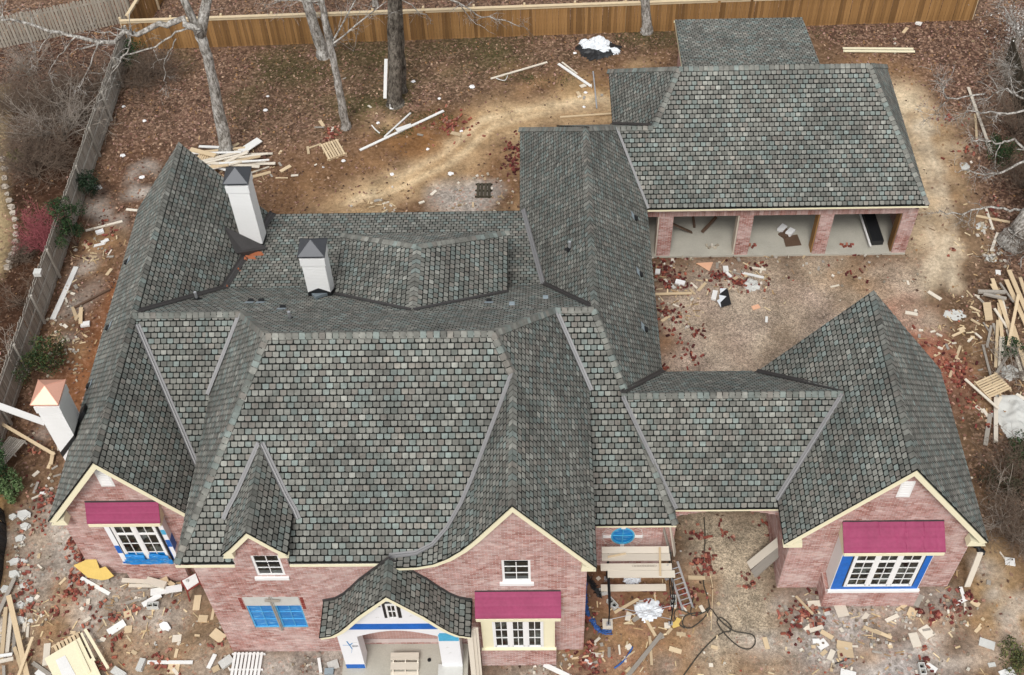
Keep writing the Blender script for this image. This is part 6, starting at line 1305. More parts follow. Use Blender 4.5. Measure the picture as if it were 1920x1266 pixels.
# scaffold beside the oval window
r = thing('scaffold', 'low steel scaffold frame standing below the oval window', 'scaffold', (3.15, 19.2, 0))
for x in (-.98, 1.1):
    mb = MB()
    for y in (-.95, .75): mb.tube([V((x, y, .2)), V((x, y, 1.95))], .022, 8)
    for z in (.9, 1.4, 1.9): mb.tube([V((x, -.95, z)), V((x, .75, z))], .018, 8)
    mb.tube([V((x, -.4, 1.4)), V((x, -.4, 1.9))], .016, 6); child('end_frame', mb.mesh('end_frame', MAT['darkvent']), r)
for a, b_ in ((V((-.98, -.95, .5)), V((1.1, -.95, 1.5))), (V((-.98, -.95, 1.5)), V((1.1, -.95, .5)))): mb = MB(); mb.tube([a, b_], .012, 6); child('cross_brace', mb.mesh('cross_brace', MAT['steel']), r)
for x in (-.98, 1.1):
    for y in (-.95, .75): mb = MB(); mb.box(x-.07, x+.07, y-.07, y+.07, .18, .2); mb.tube([V((x, y, 0)), V((x, y, .2))], .03, 6); child('foot', mb.mesh('foot', MAT['steel']), r)
def plank(x0, x1, y, z, wd, label, mat='palelumber', th=.05): 
    o = link('plank', unit(mat), None, label, 'plank', 'scaffold planks below the oval window'); o.scale = (x1-x0, wd, th); o.location = ((x0+x1)/2, y, z); o.rotation_euler = (0, random.gauss(0, .006), random.gauss(0, .01)); return o
plank(1.96, 4.20, 20.06, 1.93, .25, 'rear plank of the top scaffold deck under the oval window'); plank(1.95, 4.22, 19.79, 1.93, .25, 'front plank of the top scaffold deck under the oval window')
plank(1.90, 4.25, 19.43, 1.92, .25, 'middle scaffold plank with pencil scribbles'); plank(2.12, 4.33, 19.17, 1.92, .25, 'foremost scaffold plank of the upper row'); plank(1.95, 4.16, 19.42, .5, .24, 'lowest scaffold plank near the ground')
mb = MB(); random.seed(5); 
for k in range(9): a = 3.0+k*.085; mb.tube([V((a+.07*math.cos(t), 19.46+.028*math.sin(t), 1.949)) for t in [i*6.28/10 for i in range(11)]], .004, 4)
o = mb.build('pencil_scribble', MAT['browntwig'], None, label='faint looping pencil scribble on the middle scaffold plank', cat='scribble')
o = link('board', unit('lumber'), None, 'tan stick lying across the scaffold planks', 'board'); o.scale = (1.05, .07, .04); o.location = (3.87, 19.6, 1.985); o.rotation_euler = (0, .0, RAD(87)); o = link('board', unit('lumber'), None, 'short tan stick on the left of the top scaffold deck', 'board'); o.scale = (.62, .05, .04); o.location = (2.45, 19.85, 1.98); o.rotation_euler = (0, 0, RAD(12))
# ladder
r = thing('ladder', 'aluminium ladder leaning at the right end of the scaffold', 'ladder', at(1290, 1142)); tp = V((4.28, 19.55, 1.95))-at(1290, 1142); sx = V((.17, .06, 0))
for s_ in (-1, 1): mb = MB(); mb.beam(sx*s_, tp+sx*s_, .03, .07, (1, 0, 0)); child('side_rail', mb.mesh('side_rail', MAT['steel']), r)
for k in range(1, 9): mb = MB(); mb.tube([tp*(k/9)-sx, tp*(k/9)+sx], .017, 6); child('rung', mb.mesh('rung', MAT['steel']), r)
def cable(name, label, pxs, rad, mat, cat, z=.03, strands=1, jit=0.0):
    pts = [at(*q, z) for q in pxs]; c = pts[0].copy(); mb = MB()
    for s_ in range(strands):
        f = []
        for i in range(len(pts)-1):
            p0, p1, p2, p3 = pts[max(i-1, 0)], pts[i], pts[i+1], pts[min(i+2, len(pts)-1)]
            for k in range(6): t = k/6; f.append(.5*((2*p1)+(p2-p0)*t+(2*p0-5*p1+4*p2-p3)*t*t+(3*p1-p0-3*p2+p3)*t**3)-c+V((random.gauss(0, jit), random.gauss(0, jit), abs(random.gauss(0, jit*.6)))))
        f.append(pts[-1]-c); mb.tube(f, rad, 6)
    o = mb.build(name, MAT[mat], None, label=label, cat=cat, smooth=True); o.location = c; return o
cable('cable_bundle', 'blue black plastic strands curling along the foot of the gabled wall', ((1097, 1090), (1096, 1112), (1097, 1131), (1103, 1153), (1112, 1168), (1120, 1180), (1130, 1185), (1146, 1185)), .016, 'bluepipe', 'cable', .05, 12, .045)
cable('cable_bundle', 'dark plastic strands hanging at the corner behind the gabled wall', ((1100, 1080), (1108, 1092), (1118, 1106), (1124, 1118)), .018, 'black', 'cable', .2, 10, .06)
cable('blue_pipe', 'bent blue pipe lying in the brown mud', ((1186, 1213), (1178, 1228), (1166, 1242), (1152, 1253)), .035, 'bluepipe', 'pipe')
cable('hose', 'long black hose looping across the gravel drive', ((1320, 970), (1322, 1010), (1319, 1050), (1319, 1092), (1326, 1118), (1330, 1138), (1322, 1156), (1305, 1172), (1290, 1178), (1280, 1170), (1284, 1156), (1300, 1150), (1318, 1148), (1331, 1140), (1345, 1157), (1360, 1172), (1378, 1184), (1410, 1190), (1416, 1205), (1405, 1217), (1385, 1212), (1362, 1192), (1345, 1168), (1350, 1158), (1362, 1165), (1371, 1176), (1368, 1184), (1356, 1186), (1336, 1200), (1310, 1228), (1285, 1262), (1265, 1290)), .022, 'hose', 'hose')
cable('hose', 'short loop of black hose left of the long hose', ((1331, 1142), (1312, 1152), (1296, 1153), (1298, 1130), (1301, 1118)), .02, 'hose', 'hose'); cable('hose', 'second small hose loop beside the ladder foot', ((1296, 1152), (1272, 1142), (1264, 1152), (1270, 1168), (1284, 1178)), .02, 'hose', 'hose')
cable('cord', 'thin orange cord beside the black hose on the drive', ((1329, 1070), (1336, 1100), (1335, 1140), (1333, 1182)), .014, 'lumber', 'cord')
board(1290, 1084, 1322, 1085, .14, 'tan board on the drive right of the scaffold'); slab(1436, 1207, .42, .16, 98, 'small tan block alone on the gravel drive'); board(1241, 1189, 1172, 1275, .14, 'long grey plank pointing to the bottom edge', 'greylumber', .04); board(1218, 1194, 1222, 1248, .09, 'tan stick crossed by the long grey plank'); board(1209, 1159, 1229, 1194, .1, 'tan stick meeting the top of the long grey plank'); board(1197, 1124, 1152, 1150, .1, 'tan stick under the scaffold cross braces')
slab(1266, 1220, .42, .16, -18, 'tan offcut right of the long grey plank'); slab(1266, 1172, .24, .2, 20, 'yellow chip beside the hose loop', 'yellowboard'); slab(1271, 1165, .2, .16, 60, 'smaller yellow chip above the yellow chip', 'yellowboard'); slab(1255, 1184, .26, .1, 50, 'short tan sliver above the long grey plank'); slab(1179, 1214, .2, .18, 30, 'pale square at the end of the bent blue pipe', 'palelumber'); slab(1139, 1173, .36, .34, 90, 'pale tan panel at the end of the blue strands', 'palelumber', th=.12); slab(1120, 1229, .4, .14, -5, 'tan piece below the gabled wall corner', 'palelumber'); board(1072, 1236, 1104, 1231, .06, 'thin tan strip at the gabled wall foot'); slab(1112, 1248, .36, .2, 20, 'grey tan piece at the bottom below the gabled wall', 'greylumber'); board(1020, 1247, 1072, 1272, .16, 'white board slanting off the bottom edge', 'whiteboard'); slab(1142, 1224, .36, .1, 88, 'brown block in the mud below the blue strands', 'greylumber'); board(1166, 1240, 1190, 1222, .05, 'thin tan strip left of the long grey plank'); board(1226, 1107, 1229, 1128, .05, 'thin upright stick behind the cross braces'); slab(1103, 1243, .26, .12, -25, 'white brick-like chip at the gabled wall foot', 'whiteboard', th=.06, cat='block'); slab(1178, 1157, .3, .18, 75, 'pale wood shaving under the braces', 'palelumber'); slab(1251, 1174, .2, .2, 0, 'pale pink pad under the right scaffold foot', 'palelumber')
def crumple(name, label, px, py, r, h, mat, cat, z=0.0, sq=1.0, seed=0, n=16):
    b = at(px, py, z); mb = MB(); V_ = []
    for j in range(n+1):
        for i in range(n+1):
            u, v = i/n*2-1, j/n*2-1; e = max(0, 1-(u*u+v*v)**1.5); k = mnoise.noise(V((u*2.2+seed, v*2.2, seed*1.7))); k2 = mnoise.noise(V((u*5+seed, v*5, 3.1)))
            V_.append((u*r*(1+.35*mnoise.noise(V((u*1.5, v*1.5, seed+9.1)))), v*r*sq*(1+.35*mnoise.noise(V((u*1.5, v*1.5, seed+4.2)))), max(.0, e**.5*h*(.55+.7*k+.35*k2))))
    mb.v = V_
    for j in range(n):
        for i in range(n):
            u, v = (i+.5)/n*2-1, (j+.5)/n*2-1
            if u*u+v*v > 1.0+.35*mnoise.noise(V((u*3, v*3, seed))): continue
            a = j*(n+1)+i; mb.f.append((a, a+1, a+n+2, a+n+1)); mb.c.append(None)
    o = mb.build(name, MAT[mat], None, label=label, cat=cat); o.location = b+V((0, 0, .01)); return o
crumple('plastic_scrap', 'torn pale plastic scrap on the mud behind the cross braces', 1216, 1143, .5, .14, 'tarwhite', 'plastic', seed=2, sq=.8); crumple('plastic_bag', 'white bag under the scaffold planks', 1185, 1088, .3, .16, 'tarwhite', 'bag', seed=3, sq=.6)
# planks leaning on the pavilion's west wall
for i, (a, b_, lb) in enumerate((((1404, 1062), (1466, 1012), 'upper grey plank leaning on the pavilion west wall'), ((1412, 1078), (1474, 1024), 'lower grey plank leaning on the pavilion west wall'))): board(a[0], a[1], b_[0], b_[1], .3, lb, 'greylumber' if i else 'palelumber', .05, .05, 1.25, 'plank')
board(1244, 985, 1258, 1042, .24, 'grey plank leaning under the eave right of the oval window', 'greylumber', 2.3, .05, .4, 'plank'); board(1257, 985, 1265, 1040, .2, 'pale plank leaning under the eave right of the oval window', 'palelumber', 2.35, .05, .5, 'plank')
o = link('plank', unit('palelumber'), None, 'upright plank leaning on the east side of the pavilion', 'plank'); o.scale = (1.9, .2, .05); o.location = at(1812, 1098)+V((.02, .1, .9)); o.rotation_euler = (0, RAD(-82), RAD(90)); cable('pipe_bundle', 'dark pipes lying in the shade beside the pavilion eave', ((1822, 1012), (1832, 1026), (1843, 1040)), .04, 'black', 'pipe', .08, 6, .06)
# pavilion front yard
for px, py, L, w_, a, mt, lb in ((1526, 1133, .42, .22, 2, 'palelumber', 'pale block against the pavilion bay base'), (1576, 1142, .4, .6, 10, 'palelumber', 'curled grey tan sheet in front of the pavilion bay'), (1672, 1160, .5, .14, 25, 'palelumber', 'long tan chip in front of the pavilion bay'), (1622, 1157, .3, .16, 50, 'palelumber', 'small grey block in front of the pavilion bay'), (1709, 1151, .4, .28, 60, 'lumber', 'tan square below the pavilion bay corner'), (1721, 1127, .5, .2, 58, 'greylumber', 'grey rectangle at the pavilion bay corner'), (1804, 1113, .46, .12, 92, 'whiteboard', 'upright white strip right of the pavilion'), (1801, 1129, .46, .12, 25, 'whiteboard', 'slanted white strip right of the pavilion'), (1809, 1140, .36, .08, 80, 'palelumber', 'thin pale strip right of the pavilion'), (1737, 1186, .4, .42, 30, 'palelumber', 'large tan square among the grey rubble'), (1715, 1201, .3, .5, 8, 'palelumber', 'pale slab touching the large tan square'), (1541, 1209, .36, .3, 30, 'whiteboard', 'white square on the gravel edge'), (1530, 1203, .24, .16, 0, 'whiteboard', 'small white chip left of the white square'), (1584, 1222, .52, .46, -2, 'lumber', 'largest tan square on the gravel edge'), (1583, 1210, .5, .24, -12, 'lumber', 'tan rectangle above the largest tan square'), (1558, 1229, .38, .18, 60, 'palelumber', 'tan strip left of the largest tan square'), (1550, 1191, .44, .16, -35, 'lumber', 'slim tan piece under the brick heap'), (1515, 1177, .34, .14, 40, 'palelumber', 'pale piece beside the brick heap'), (1530, 1180, .5, .14, 18, 'palelumber', 'weathered piece below the brick heap'), (1850, 1208, .5, .3, -22, 'greyblock', 'grey white tile alone in the brown yard'), (1890, 1266, .5, .4, 20, 'whiteboard', 'white sheet at the bottom right edge'), (1635, 1183, .6, .12, -25, 'lumber', 'upper yellow tan strip in the grey rubble'), (1655, 1190, .6, .12, -28, 'lumber', 'lower yellow tan strip in the grey rubble'), (1745, 1252, .4, .2, -40, 'whiteboard', 'pinkish white block near the bottom hollow block'), (1590, 1264, .5, .24, -15, 'whiteboard', 'white board at the bottom edge below the tan squares'), (1828, 1132, .3, .2, -40, 'lumber', 'tan chip at the right of the brick scatter'), (1893, 1054, .34, .3, -10, 'whiteboard', 'white sheet in the brown yard right of the pavilion'), (1690, 1140, .4, .12, 30, 'lumber', 'thin tan chip just below the bay base'), (1560, 1252, .3, .1, 70, 'lumber', 'thin tan chip at the bottom of the gravel edge')): slab(px, py, L, w_, a, lb, mt)
board(1492, 1119, 1524, 1153, .08, 'reddish stick pointing into the brick heap by the bay', 'lumber', .1); cable('rod', 'thin black rod beside the largest tan square', ((1558, 1246), (1580, 1240), (1600, 1229)), .02, 'black', 'rod'); board(1881, 1211, 1888, 1232, .06, 'thin pale stick in the lower right yard'); board(1874, 1036, 1884, 1050, .04, 'thin stick beside the white sheet in the right yard', 'palelumber')
# right side: lumber heap
for i, (x1, y1, x2, y2, wd, z, mt, lb) in enumerate(((1860, 524, 1898, 632, .16, .18, 'lumber', 'long plank at the left of the right lumber heap'), (1891, 508, 1926, 590, .18, .34, 'lumber', 'topmost thick plank of the right lumber heap'), (1886, 526, 1924, 612, .18, .2, 'lumber', 'thick plank left of the topmost plank'), (1909, 554, 1890, 650, .12, .42, 'lumber', 'slim plank crossing over the right lumber heap'), (1898, 612, 1926, 700, .18, .16, 'lumber', 'long plank running to the right edge'), (1888, 620, 1920, 715, .12, .08, 'palelumber', 'pale plank beside the long edge plank'), (1870, 602, 1866, 690, .12, .1, 'lumber', 'steep plank at the lower left of the heap'), (1876, 632, 1873, 688, .1, .05, 'palelumber', 'pale stick right of the steep plank'), (1881, 632, 1879, 672, .08, .05, 'palelumber', 'thin pale stick right of the pale stick'), (1872, 570, 1878, 632, .14, .1, 'lumber', 'short plank under the long left plank'), (1878, 562, 1892, 625, .14, .06, 'palelumber', 'pale plank under the crossing plank'), (1864, 580, 1888, 616, .1, .14, 'palelumber', 'diagonal pale stick in the heap middle'), (1912, 522, 1922, 552, .14, .3, 'lumber', 'short plank end at the right picture edge'), (1874, 532, 1900, 568, .08, .25, 'greylumber', 'grey stick lying under the thick planks'), (1858, 534, 1868, 552, .12, .22, 'lumber', 'stub of tan plank at the heap head'), (1862, 608, 1868, 630, .1, .02, 'greylumber', 'grey stub below the yellow panel'), (1858, 612, 1850, 652, .1, .02, 'greylumber', 'grey stick below the yellow panel'), (1843, 606, 1856, 626, .06, 0, 'greylumber', 'thin grey stick left of the heap foot'), (1842, 648, 1857, 706, .09, 0, 'greylumber', 'long grey stick above the large pale pallet'), (1868, 702, 1888, 668, .12, .1, 'greylumber', 'grey post end above the large pale pallet'))):
    board(x1, y1, x2, y2, wd, lb, mt, z, .045, group='planks of the right lumber heap')
board(1833, 549, 1884, 550, .14, 'upper arm of the grey forked timber', 'greylumber', .3, .1); board(1843, 553, 1886, 562, .12, 'lower arm of the grey forked timber', 'greylumber', .3, .08)
flatpoly('panel', 'yellow tan panel beside the right lumber heap', ((1842, 569), (1857, 568), (1861, 601), (1847, 602)), 'lumber', 'panel', .15, .06)
for a in ((1818, 576, 1837, 586, .09, 'upper tan block left of the yellow panel'), (1820, 600, 1837, 610, .1, 'lower tan block left of the yellow panel'), (1785, 632, 1808, 621, .1, 'tan stick on the mud behind the pavilion'), (1780, 709, 1800, 650, .1, 'long tan stick standing out on the red brick dust'), (1751, 669, 1762, 663, .1, 'short tan stick at the pavilion eave'), (1755, 627, 1766, 632, .1, 'pale chip near the pavilion ridge end'), (1758, 652, 1767, 656, .1, 'small pale chip above the pavilion eave'), (1744, 624, 1753, 622, .08, 'tiny pale chip near the pavilion ridge end'), (1832, 588, 1836, 595, .08, 'tiny tan chip between the tan blocks'), (1795, 676, 1803, 680, .06, 'thin tan chip beside the long tan stick'), (1697, 587, 1720, 591, .16, 'pale board on the mud behind the pavilion peak'), (1714, 583, 1719, 585, .12, 'small white chip above the pale board'), (1764, 563, 1740, 548, .16, 'pale forked stick near the tyre ruts'), (1828, 626, 1840, 636, .08, 'reddish stick near the heap foot'), (1842, 768, 1853, 784, .12, 'grey offcut below the large pale pallet')): board(*a[:5], a[5], 'lumber' if 'tan' in a[5] else 'palelumber')
board(1866, 748, 1866, 831, .15, 'long pale post below the large pale pallet', 'palelumber', .05, .09); board(1856, 778, 1847, 836, .16, 'grey board left of the long pale post', 'greylumber', .03); board(1876, 745, 1868, 762, .12, 'short pale post under the pallet corner', 'palelumber', .05); board(1809, 712, 1872, 768, .1, 'long rail along the left side of the large pale pallet', 'palelumber', .38); board(1905, 740, 1930, 756, .12, 'pale board at the right edge above the white heap', 'palelumber')
crumple('foam_heap', 'large white heap of shredded foam at the right edge', 1908, 785, .95, .2, 'greyblock', 'heap', seed=1, sq=1.1, n=34); crumple('dirt_clump', 'grey dirt clump above the white heap', 1893, 700, .35, .3, 'greyblock', 'clump', seed=6); crumple('mortar_spill', 'white mortar spill on the mud behind the pavilion', 1790, 590, .42, .02, 'greyblock', 'spill', seed=8, sq=.7)
board(1815, 165, 1860, 291, .13, 'long grey board standing out in the right side leaves', 'palelumber', .1); board(1828, 215, 1831, 262, .1, 'shorter brown board beside the long grey board', 'lumber'); board(1830, 406, 1893, 418, .12, 'tan board at the foot of the big right tree'); board(1848, 392, 1862, 432, .1, 'weathered stick crossing the tan board by the right tree', 'palelumber'); board(1870, 438, 1858, 472, .12, 'short weathered board left of the big right tree', 'palelumber'); slab(1871, 512, .26, .2, 80, 'small white chip above the right lumber heap', 'whiteboard')
for i, (px, py, lb) in enumerate(((1840, 426, 'white crumbled plaster patch by the tan board'), (1858, 484, 'white crumbled plaster patch below the right tree'), (1808, 312, 'small plaster patch in the right leaves'))): crumple('plaster_patch', lb, px, py, .24, .05, 'greyblock', 'plaster', seed=11+i)
# back yard
board(675, 283, 832, 209, .13, 'very long pale batten slanting across the back yard', 'whiteboard'); board(721, 258, 770, 213, .08, 'thin batten meeting the long pale batten', 'whiteboard', .03); flatpoly('board', 'short white board lying on the long pale batten', ((741, 242), (746, 249), (773, 238), (770, 232)), 'whiteboard', 'board', .08, .03); cable('strip', 'curved white strip left of the long batten', ((697, 235), (704, 243), (712, 250)), .035, 'whiteboard', 'strip')
board(920, 149, 1026, 118, .1, 'long pale batten in the upper back yard', 'palelumber'); cable('strip', 'bent thin strip under the upper pale batten', ((930, 147), (946, 151), (952, 142)), .02, 'whiteboard', 'strip'); board(1047, 121, 1108, 163, .14, 'wide pale plank left of the garage west roof', 'whiteboard'); board(1054, 118, 1082, 140, .08, 'thin batten beside the wide pale plank', 'palelumber'); board(1112, 136, 1119, 205, .06, 'thin grey pole left of the garage west roof', 'steel', th=.06, cat='pole', name='pole'); board(1050, 221, 1150, 214, .1, 'tan batten under the garage west eave', 'lumber'); slab(1086, 179, .5, .16, -70, 'tan block near the thin grey pole'); slab(855, 252, .5, .2, -22, 'tan block beside the red brick scatter'); slab(1093, 162, .3, .22, 30, 'pale sheet at the foot of the wide plank', 'palelumber', th=.02)
for a in ((1580, 92, 1712, 93, 'upper board of the pair behind the garage'), (1581, 97, 1715, 98, 'lower board of the pair behind the garage')): board(*a[:4], .13, a[4], 'creampanel', .05)
slab(1697, 58, .5, .16, 55, 'tan offcut near the right end of the cedar fence'); slab(1722, 45, .3, .3, -30, 'white scrap at the foot of the cedar fence', 'whiteboard')
board(724, 112, 722, 186, .16, 'white plank leaning beside the thick dark tree', 'whiteboard', 1.2, .04, .0, 'plank'); board(733, 165, 735, 206, .2, 'short pointed white plank at the thick dark tree foot', 'whiteboard', .6, .03, 0, 'plank')
b_ = [crumple('tarp', 'crumpled white tarp near the cedar fence', 1115, 86, .8, .4, 'tarwhite', 'tarp', seed=21, sq=.7, n=26), crumple('tarp', 'black plastic sheet under the crumpled white tarp', 1120, 93, 1.0, .22, 'black', 'tarp', seed=23, sq=.8, n=22), crumple('tarp', 'pale greenish plastic right of the crumpled white tarp', 1142, 97, .6, .24, 'tarwhite', 'tarp', seed=25, sq=.5, n=20)]
for px, py, s, lb in ((502, 181, .14, 'white chip in the leaves right of the pale tree'), (271, 227, .18, 'square white chip in the leaves left of the pale tree'), (775, 153, .2, 'white paper scrap right of the thick dark tree'), (885, 163, .26, 'white bag scrap in the mid back yard'), (824, 185, .14, 'round white lid in the back yard'), (709, 231, .16, 'white lump left of the long batten'), (802, 280, .14, 'white lump in the orange mud'), (735, 327, .18, 'white chip above the porch roof edge'), (845, 326, .24, 'white piece near the ash patch'), (1098, 174, .16, 'white crumple near the thin grey pole'), (1095, 201, .14, 'small white crumple under the pole'), (1157, 88, .18, 'white lump right of the tarps'), (1078, 100, .16, 'yellowish lump left of the tarps'), (230, 292, .22, 'white crumple in the left yard leaves'), (266, 333, .22, 'pinkish crumple above the left wing ridge'), (232, 200, .16, 'white scrap by the grey fence'), (644, 302, .18, 'white lump at the pallet corner'), (865, 246, .14, 'white chip in the red brick scatter'), (498, 207, .2, 'pale crumple in the leaves'), (606, 314, .1, 'white chip below the pallet')):
    crumple('paper_scrap', lb, px, py, s*.55, .05, 'foam', 'scrap', seed=px*.13, n=8)
# lumber heap beyond the left wing
for i in range(22):
    x = random.uniform(395, 470); y = 300+random.gauss(0, 9)+(x-430)*-.02; a = random.gauss(.12, .16); L = random.uniform(22, 60); 
    if i == 0: heap_used = set()
    for _t in range(60):
        x = random.uniform(395, 470); y = 300+random.gauss(0, 9)+(x-430)*-.02; L = random.uniform(22, 60); wd = random.uniform(.08, .17); key = (i % 4 if i % 4 != 3 else 0, L < 32, L < 48, wd < .11, y < 298, x < 425)
        if key not in heap_used: break
    heap_used.add(key); m_ = ('palelumber', 'lumber', 'whiteboard', 'palelumber')[i % 4]; board(x-L, y+L*a, x+L, y-L*a, wd, '%s %s %s board in the %s of the heap behind the left wing' % ('short' if L < 32 else 'long' if L < 48 else 'longest', 'narrow' if wd < .11 else 'wide', {'palelumber': 'pale', 'lumber': 'tan', 'whiteboard': 'white'}[m_], ('upper part' if y < 298 else 'lower part')+(' left' if x < 425 else ' right')), m_, random.uniform(.02, .5), .04, group='boards heaped behind the left wing')
flatpoly('board', 'wide white board at the foot of the pale tree', ((446, 282), (453, 292), (492, 266), (482, 259)), 'whiteboard', 'board', .25, .04); board(357, 281, 404, 293, .24, 'wide tan plank above the slatted crate', 'lumber', .5); pallet('slatted crate lying behind the left wing roof', ((368, 291), (404, 296), (408, 305), (372, 302)), .3, 8, 'lumber'); board(466, 335, 508, 324, .16, 'fat tan plank right of the chimney cap'); board(526, 323, 545, 312, .18, 'short wide tan offcut right of the heap'); board(517, 335, 540, 335, .05, 'thin tan strip right of the chimney cap'); board(466, 327, 505, 314, .07, 'thin grey strip above the fat tan plank', 'palelumber')
board(600, 228, 607, 238, .16, 'upper tan offcut by the small brick pile'); board(577, 276, 579, 290, .12, 'upright tan offcut left of the tan pallet'); board(580, 279, 602, 271, .08, 'tan strip touching the tan pallet', 'lumber'); board(590, 240, 608, 240, .06, 'thin grey strip by the small brick pile', 'greylumber')
# courtyard and garage
flatpoly('salmon_sheet', 'salmon coloured triangular sheet before the garage', ((1305, 494), (1337, 492), (1330, 509)), 'salmon', 'sheet', .06); board(1228, 553, 1297, 551, .12, 'tan board lying across the brick rubble of the courtyard', 'lumber', .1); slab(1316, 539, .55, .12, 50, 'tan sliver in the courtyard gravel'); slab(1417, 577, .32, .2, 20, 'salmon square alone on the courtyard gravel', 'salmon'); board(1240, 604, 1255, 594, .12, 'short tan board in the brick rubble by the long wing'); board(1391, 513, 1432, 522, .12, 'white board among courtyard scraps', 'whiteboard'); board(1405, 503, 1436, 507, .1, 'pale board among courtyard scraps', 'palelumber'); slab(1360, 508, .28, .22, 90, 'white carton in the dark brick rubble', 'whiteboard', th=.15, cat='carton'); slab(1366, 518, .3, .12, -55, 'white strip below the white carton', 'whiteboard', th=.1); slab(1339, 556, .5, .2, 75, 'pale block left of the black plastic sheet', 'whiteboard', th=.1); crumple('stone_slab', 'round pale mortar slab in the courtyard', 1409, 535, .34, .12, 'greyblock', 'slab', seed=31)
flatpoly('plastic_sheet', 'black plastic sheet folded on the courtyard gravel', ((1349, 552), (1364, 541), (1371, 571), (1352, 577)), 'black', 'sheet', .1, .03); flatpoly('plastic_sheet', 'white corner of plastic on the black plastic sheet', ((1348, 553), (1362, 556), (1350, 568)), 'tarwhite', 'sheet', .15, .01); flatpoly('plastic_sheet', 'pale plastic flap above the black plastic sheet', ((1350, 541), (1362, 541), (1350, 552)), 'tarwhite', 'sheet', .12, .01); flatpoly('plastic_sheet', 'pale plastic flap left of the black plastic sheet', ((1344, 564), (1350, 560), (1352, 577)), 'tarwhite', 'sheet', .12, .01)
slab(1437, 600, .3, .1, 80, 'white scrap with green edge on the courtyard gravel', 'whiteboard', cat='scrap'); slab(1233, 512, .26, .2, 80, 'white brick at the courtyard corner', 'whiteboard', th=.1, cat='block'); slab(1258, 535, .5, .14, -55, 'grey board in the corner brick rubble', 'greyblock'); slab(1275, 532, .4, .22, -20, 'white crumpled piece in the corner rubble', 'foam', th=.1)
board(1256, 419, 1297, 437, .12, 'reddish plank leaning in the left garage bay', 'pipe', 1.0, .05, .1, 'plank'); board(1299, 404, 1302, 428, .1, 'short dark plank in the left garage bay', 'pipe', .3, .05, .1, 'plank'); board(1343, 408, 1316, 437, .14, 'dark red plank leaning in the left garage bay', 'pipe', .6, .05, .1, 'plank'); flatpoly('cardboard_sheet', 'brown cardboard sheet on the middle garage floor', ((1468, 444), (1495, 440), (1503, 460), (1473, 463)), 'pipe', 'cardboard', .07, .012); slab(1466, 431, .4, .26, 50, 'left paper bag on the middle garage floor', 'foam', .08, .14, 'bag', name='paper_bag'); slab(1481, 438, .4, .26, 50, 'right paper bag on the middle garage floor', 'foam', .08, .14, 'bag', name='paper_bag'); slab(1472, 440, .5, .36, 40, 'brown carton under the paper bags', 'pipe', .06, .08, 'carton', name='carton')
o = link('trough', unit('black'), None, 'long black plastic trough on the right garage floor', 'trough'); p0, p1 = at(1625, 402, .1), at(1644, 460, .1); o.location = (p0+p1)/2+V((0, 0, .15)); o.scale = ((p1-p0).length, .5, .26); o.rotation_euler = (0, 0, math.atan2((p1-p0).y, (p1-p0).x)); board(1612, 402, 1632, 463, .08, 'white rail along the black trough', 'whiteboard', .3)
for px, py, lb in ((1335, 463, 'white chips on the left garage floor edge'), (1406, 462, 'red brick pieces on the middle garage floor edge'), (1588, 461, 'red brick pieces on the right garage floor edge')):
    mb = MB(); c = at(px, py, .06)
    for k in range(5): a = random.uniform(0, 3); mb.obox(V((k*.11-.22, .06*(-1)**k, .03)), V((math.cos(a), math.sin(a), 0))*.08, V((-math.sin(a), math.cos(a), 0))*.045, V((0, 0, .03)), WHT[k % 3] if 'white' in lb else RED[k % 5])
    o = mb.build('chip_pile', MAT['rubble'], None, label=lb, cat='chips'); o.location = c
# small offcuts nobody could tell apart
def scraps(n, zones, group, mats, size):
    ADJ = {'lumber': 'tan', 'palelumber': 'pale', 'whiteboard': 'white', 'greylumber': 'grey', 'greyblock': 'stony grey'}; used = set()
    for i in range(n):
        px, py, rr, where = zones[i % len(zones)]; c = at(px, py); x, y = c.x+random.gauss(0, rr), c.y+random.gauss(0, rr)
        if not outside(np.array([x]), np.array([y]))[0]: continue
        for _t in range(40):
            m = mats[(i//len(zones)+_t//8) % len(mats)]; L = random.uniform(*size); wd = random.uniform(.05, .14)
            key = (m, 'tiny' if L < .17 else 'small' if L < .25 else 'short', 'sliver' if wd < .075 else 'strip' if wd < L*.45 else 'chip', where)
            if key not in used: break
        used.add(key); sz = 'tiny' if L < .17 else 'small' if L < .25 else 'short'; sh = 'sliver' if wd < .075 else 'strip' if wd < L*.45 else 'chip'
        o = link('offcut', unit(m), None, '%s %s %s lying %s' % (sz, ADJ[m], sh, where), 'offcut', group); o.location = (x, y, gz_at(x, y)+.03); o.scale = (L, wd, random.uniform(.02, .05)); o.rotation_euler = (random.gauss(0, .06), random.gauss(0, .06), random.uniform(0, 6.28))
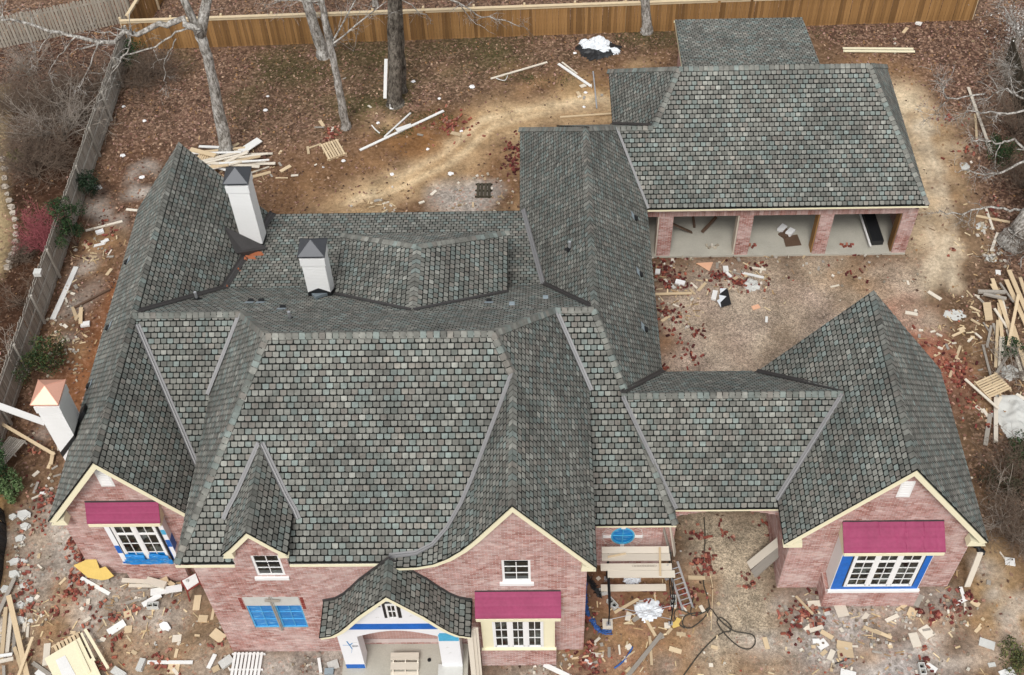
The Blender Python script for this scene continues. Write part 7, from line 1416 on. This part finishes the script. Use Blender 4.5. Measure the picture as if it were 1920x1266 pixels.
scraps(36, ((150, 1170, 1.0, 'above the cream door panel'), (280, 1180, 1.0, 'around the ragged white foam piece'), (380, 1220, .6, 'above the white washed pallet'), (90, 1060, .6, 'right of the silt fence'), (250, 1240, .8, 'around the level white strip'), (240, 1120, .7, 'below the left bay')), 'offcuts left of the porch', ('lumber', 'palelumber', 'greylumber'), (.1, .34))
scraps(34, ((1560, 1190, .9, 'below the brick heap by the pavilion bay'), (1660, 1180, .9, 'in the grey rubble before the pavilion'), (1760, 1160, .7, 'in the brick scatter right of the pavilion bay'), (1620, 1240, .9, 'at the bottom edge below the pavilion'), (1830, 1180, .9, 'in the brown yard right of the pavilion')), 'offcuts before the pavilion', ('lumber', 'palelumber', 'greylumber', 'greyblock'), (.1, .34))
scraps(26, ((1270, 560, .6, 'in the courtyard beside the long wing'), (1390, 510, .8, 'before the middle garage pier'), (1300, 505, .7, 'around the salmon triangular sheet'), (1560, 500, 1.1, 'before the right garage bay')), 'scraps in the courtyard', ('palelumber', 'greylumber', 'lumber'), (.1, .4))
scraps(26, ((125, 640, .5, 'above the olive bush by the grey fence'), (180, 470, .6, 'beside the tall dark green bush'), (150, 560, .5, 'right of the long white painted board'), (90, 880, .4, 'below the copper capped chimney'), (450, 315, .9, 'behind the chimney near the lumber heap')), 'scraps in the left side yard', ('palelumber', 'greylumber', 'lumber'), (.1, .4))
scraps(24, ((1850, 640, .8, 'at the foot of the right lumber heap'), (1780, 640, .7, 'on the mud behind the pavilion'), (1800, 760, .6, 'left of the large pale pallet'), (1860, 560, .6, 'beside the grey forked timber')), 'scraps right of the pavilion', ('palelumber', 'lumber', 'greylumber'), (.1, .4))
scraps(26, ((1180, 1220, .8, 'in the brown mud around the blue pipe'), (1120, 1140, .6, 'left of the scaffold'), (1280, 1140, .6, 'around the ladder foot'), (1330, 1230, 1.0, 'on the drive left of the hose loop'), (1060, 1250, .5, 'at the foot of the gabled wall')), 'scraps around the scaffold', ('palelumber', 'lumber', 'greylumber'), (.1, .36))
scraps(26, ((720, 390, .8, 'behind the rear porch roof'), (850, 360, .8, 'around the ash patch'), (560, 320, .9, 'below the tan pallet'), (1090, 190, .7, 'around the thin grey pole'), (700, 200, 1.8, 'under the trees in mid yard')), 'scraps in the back yard', ('palelumber', 'greylumber', 'lumber'), (.1, .36))
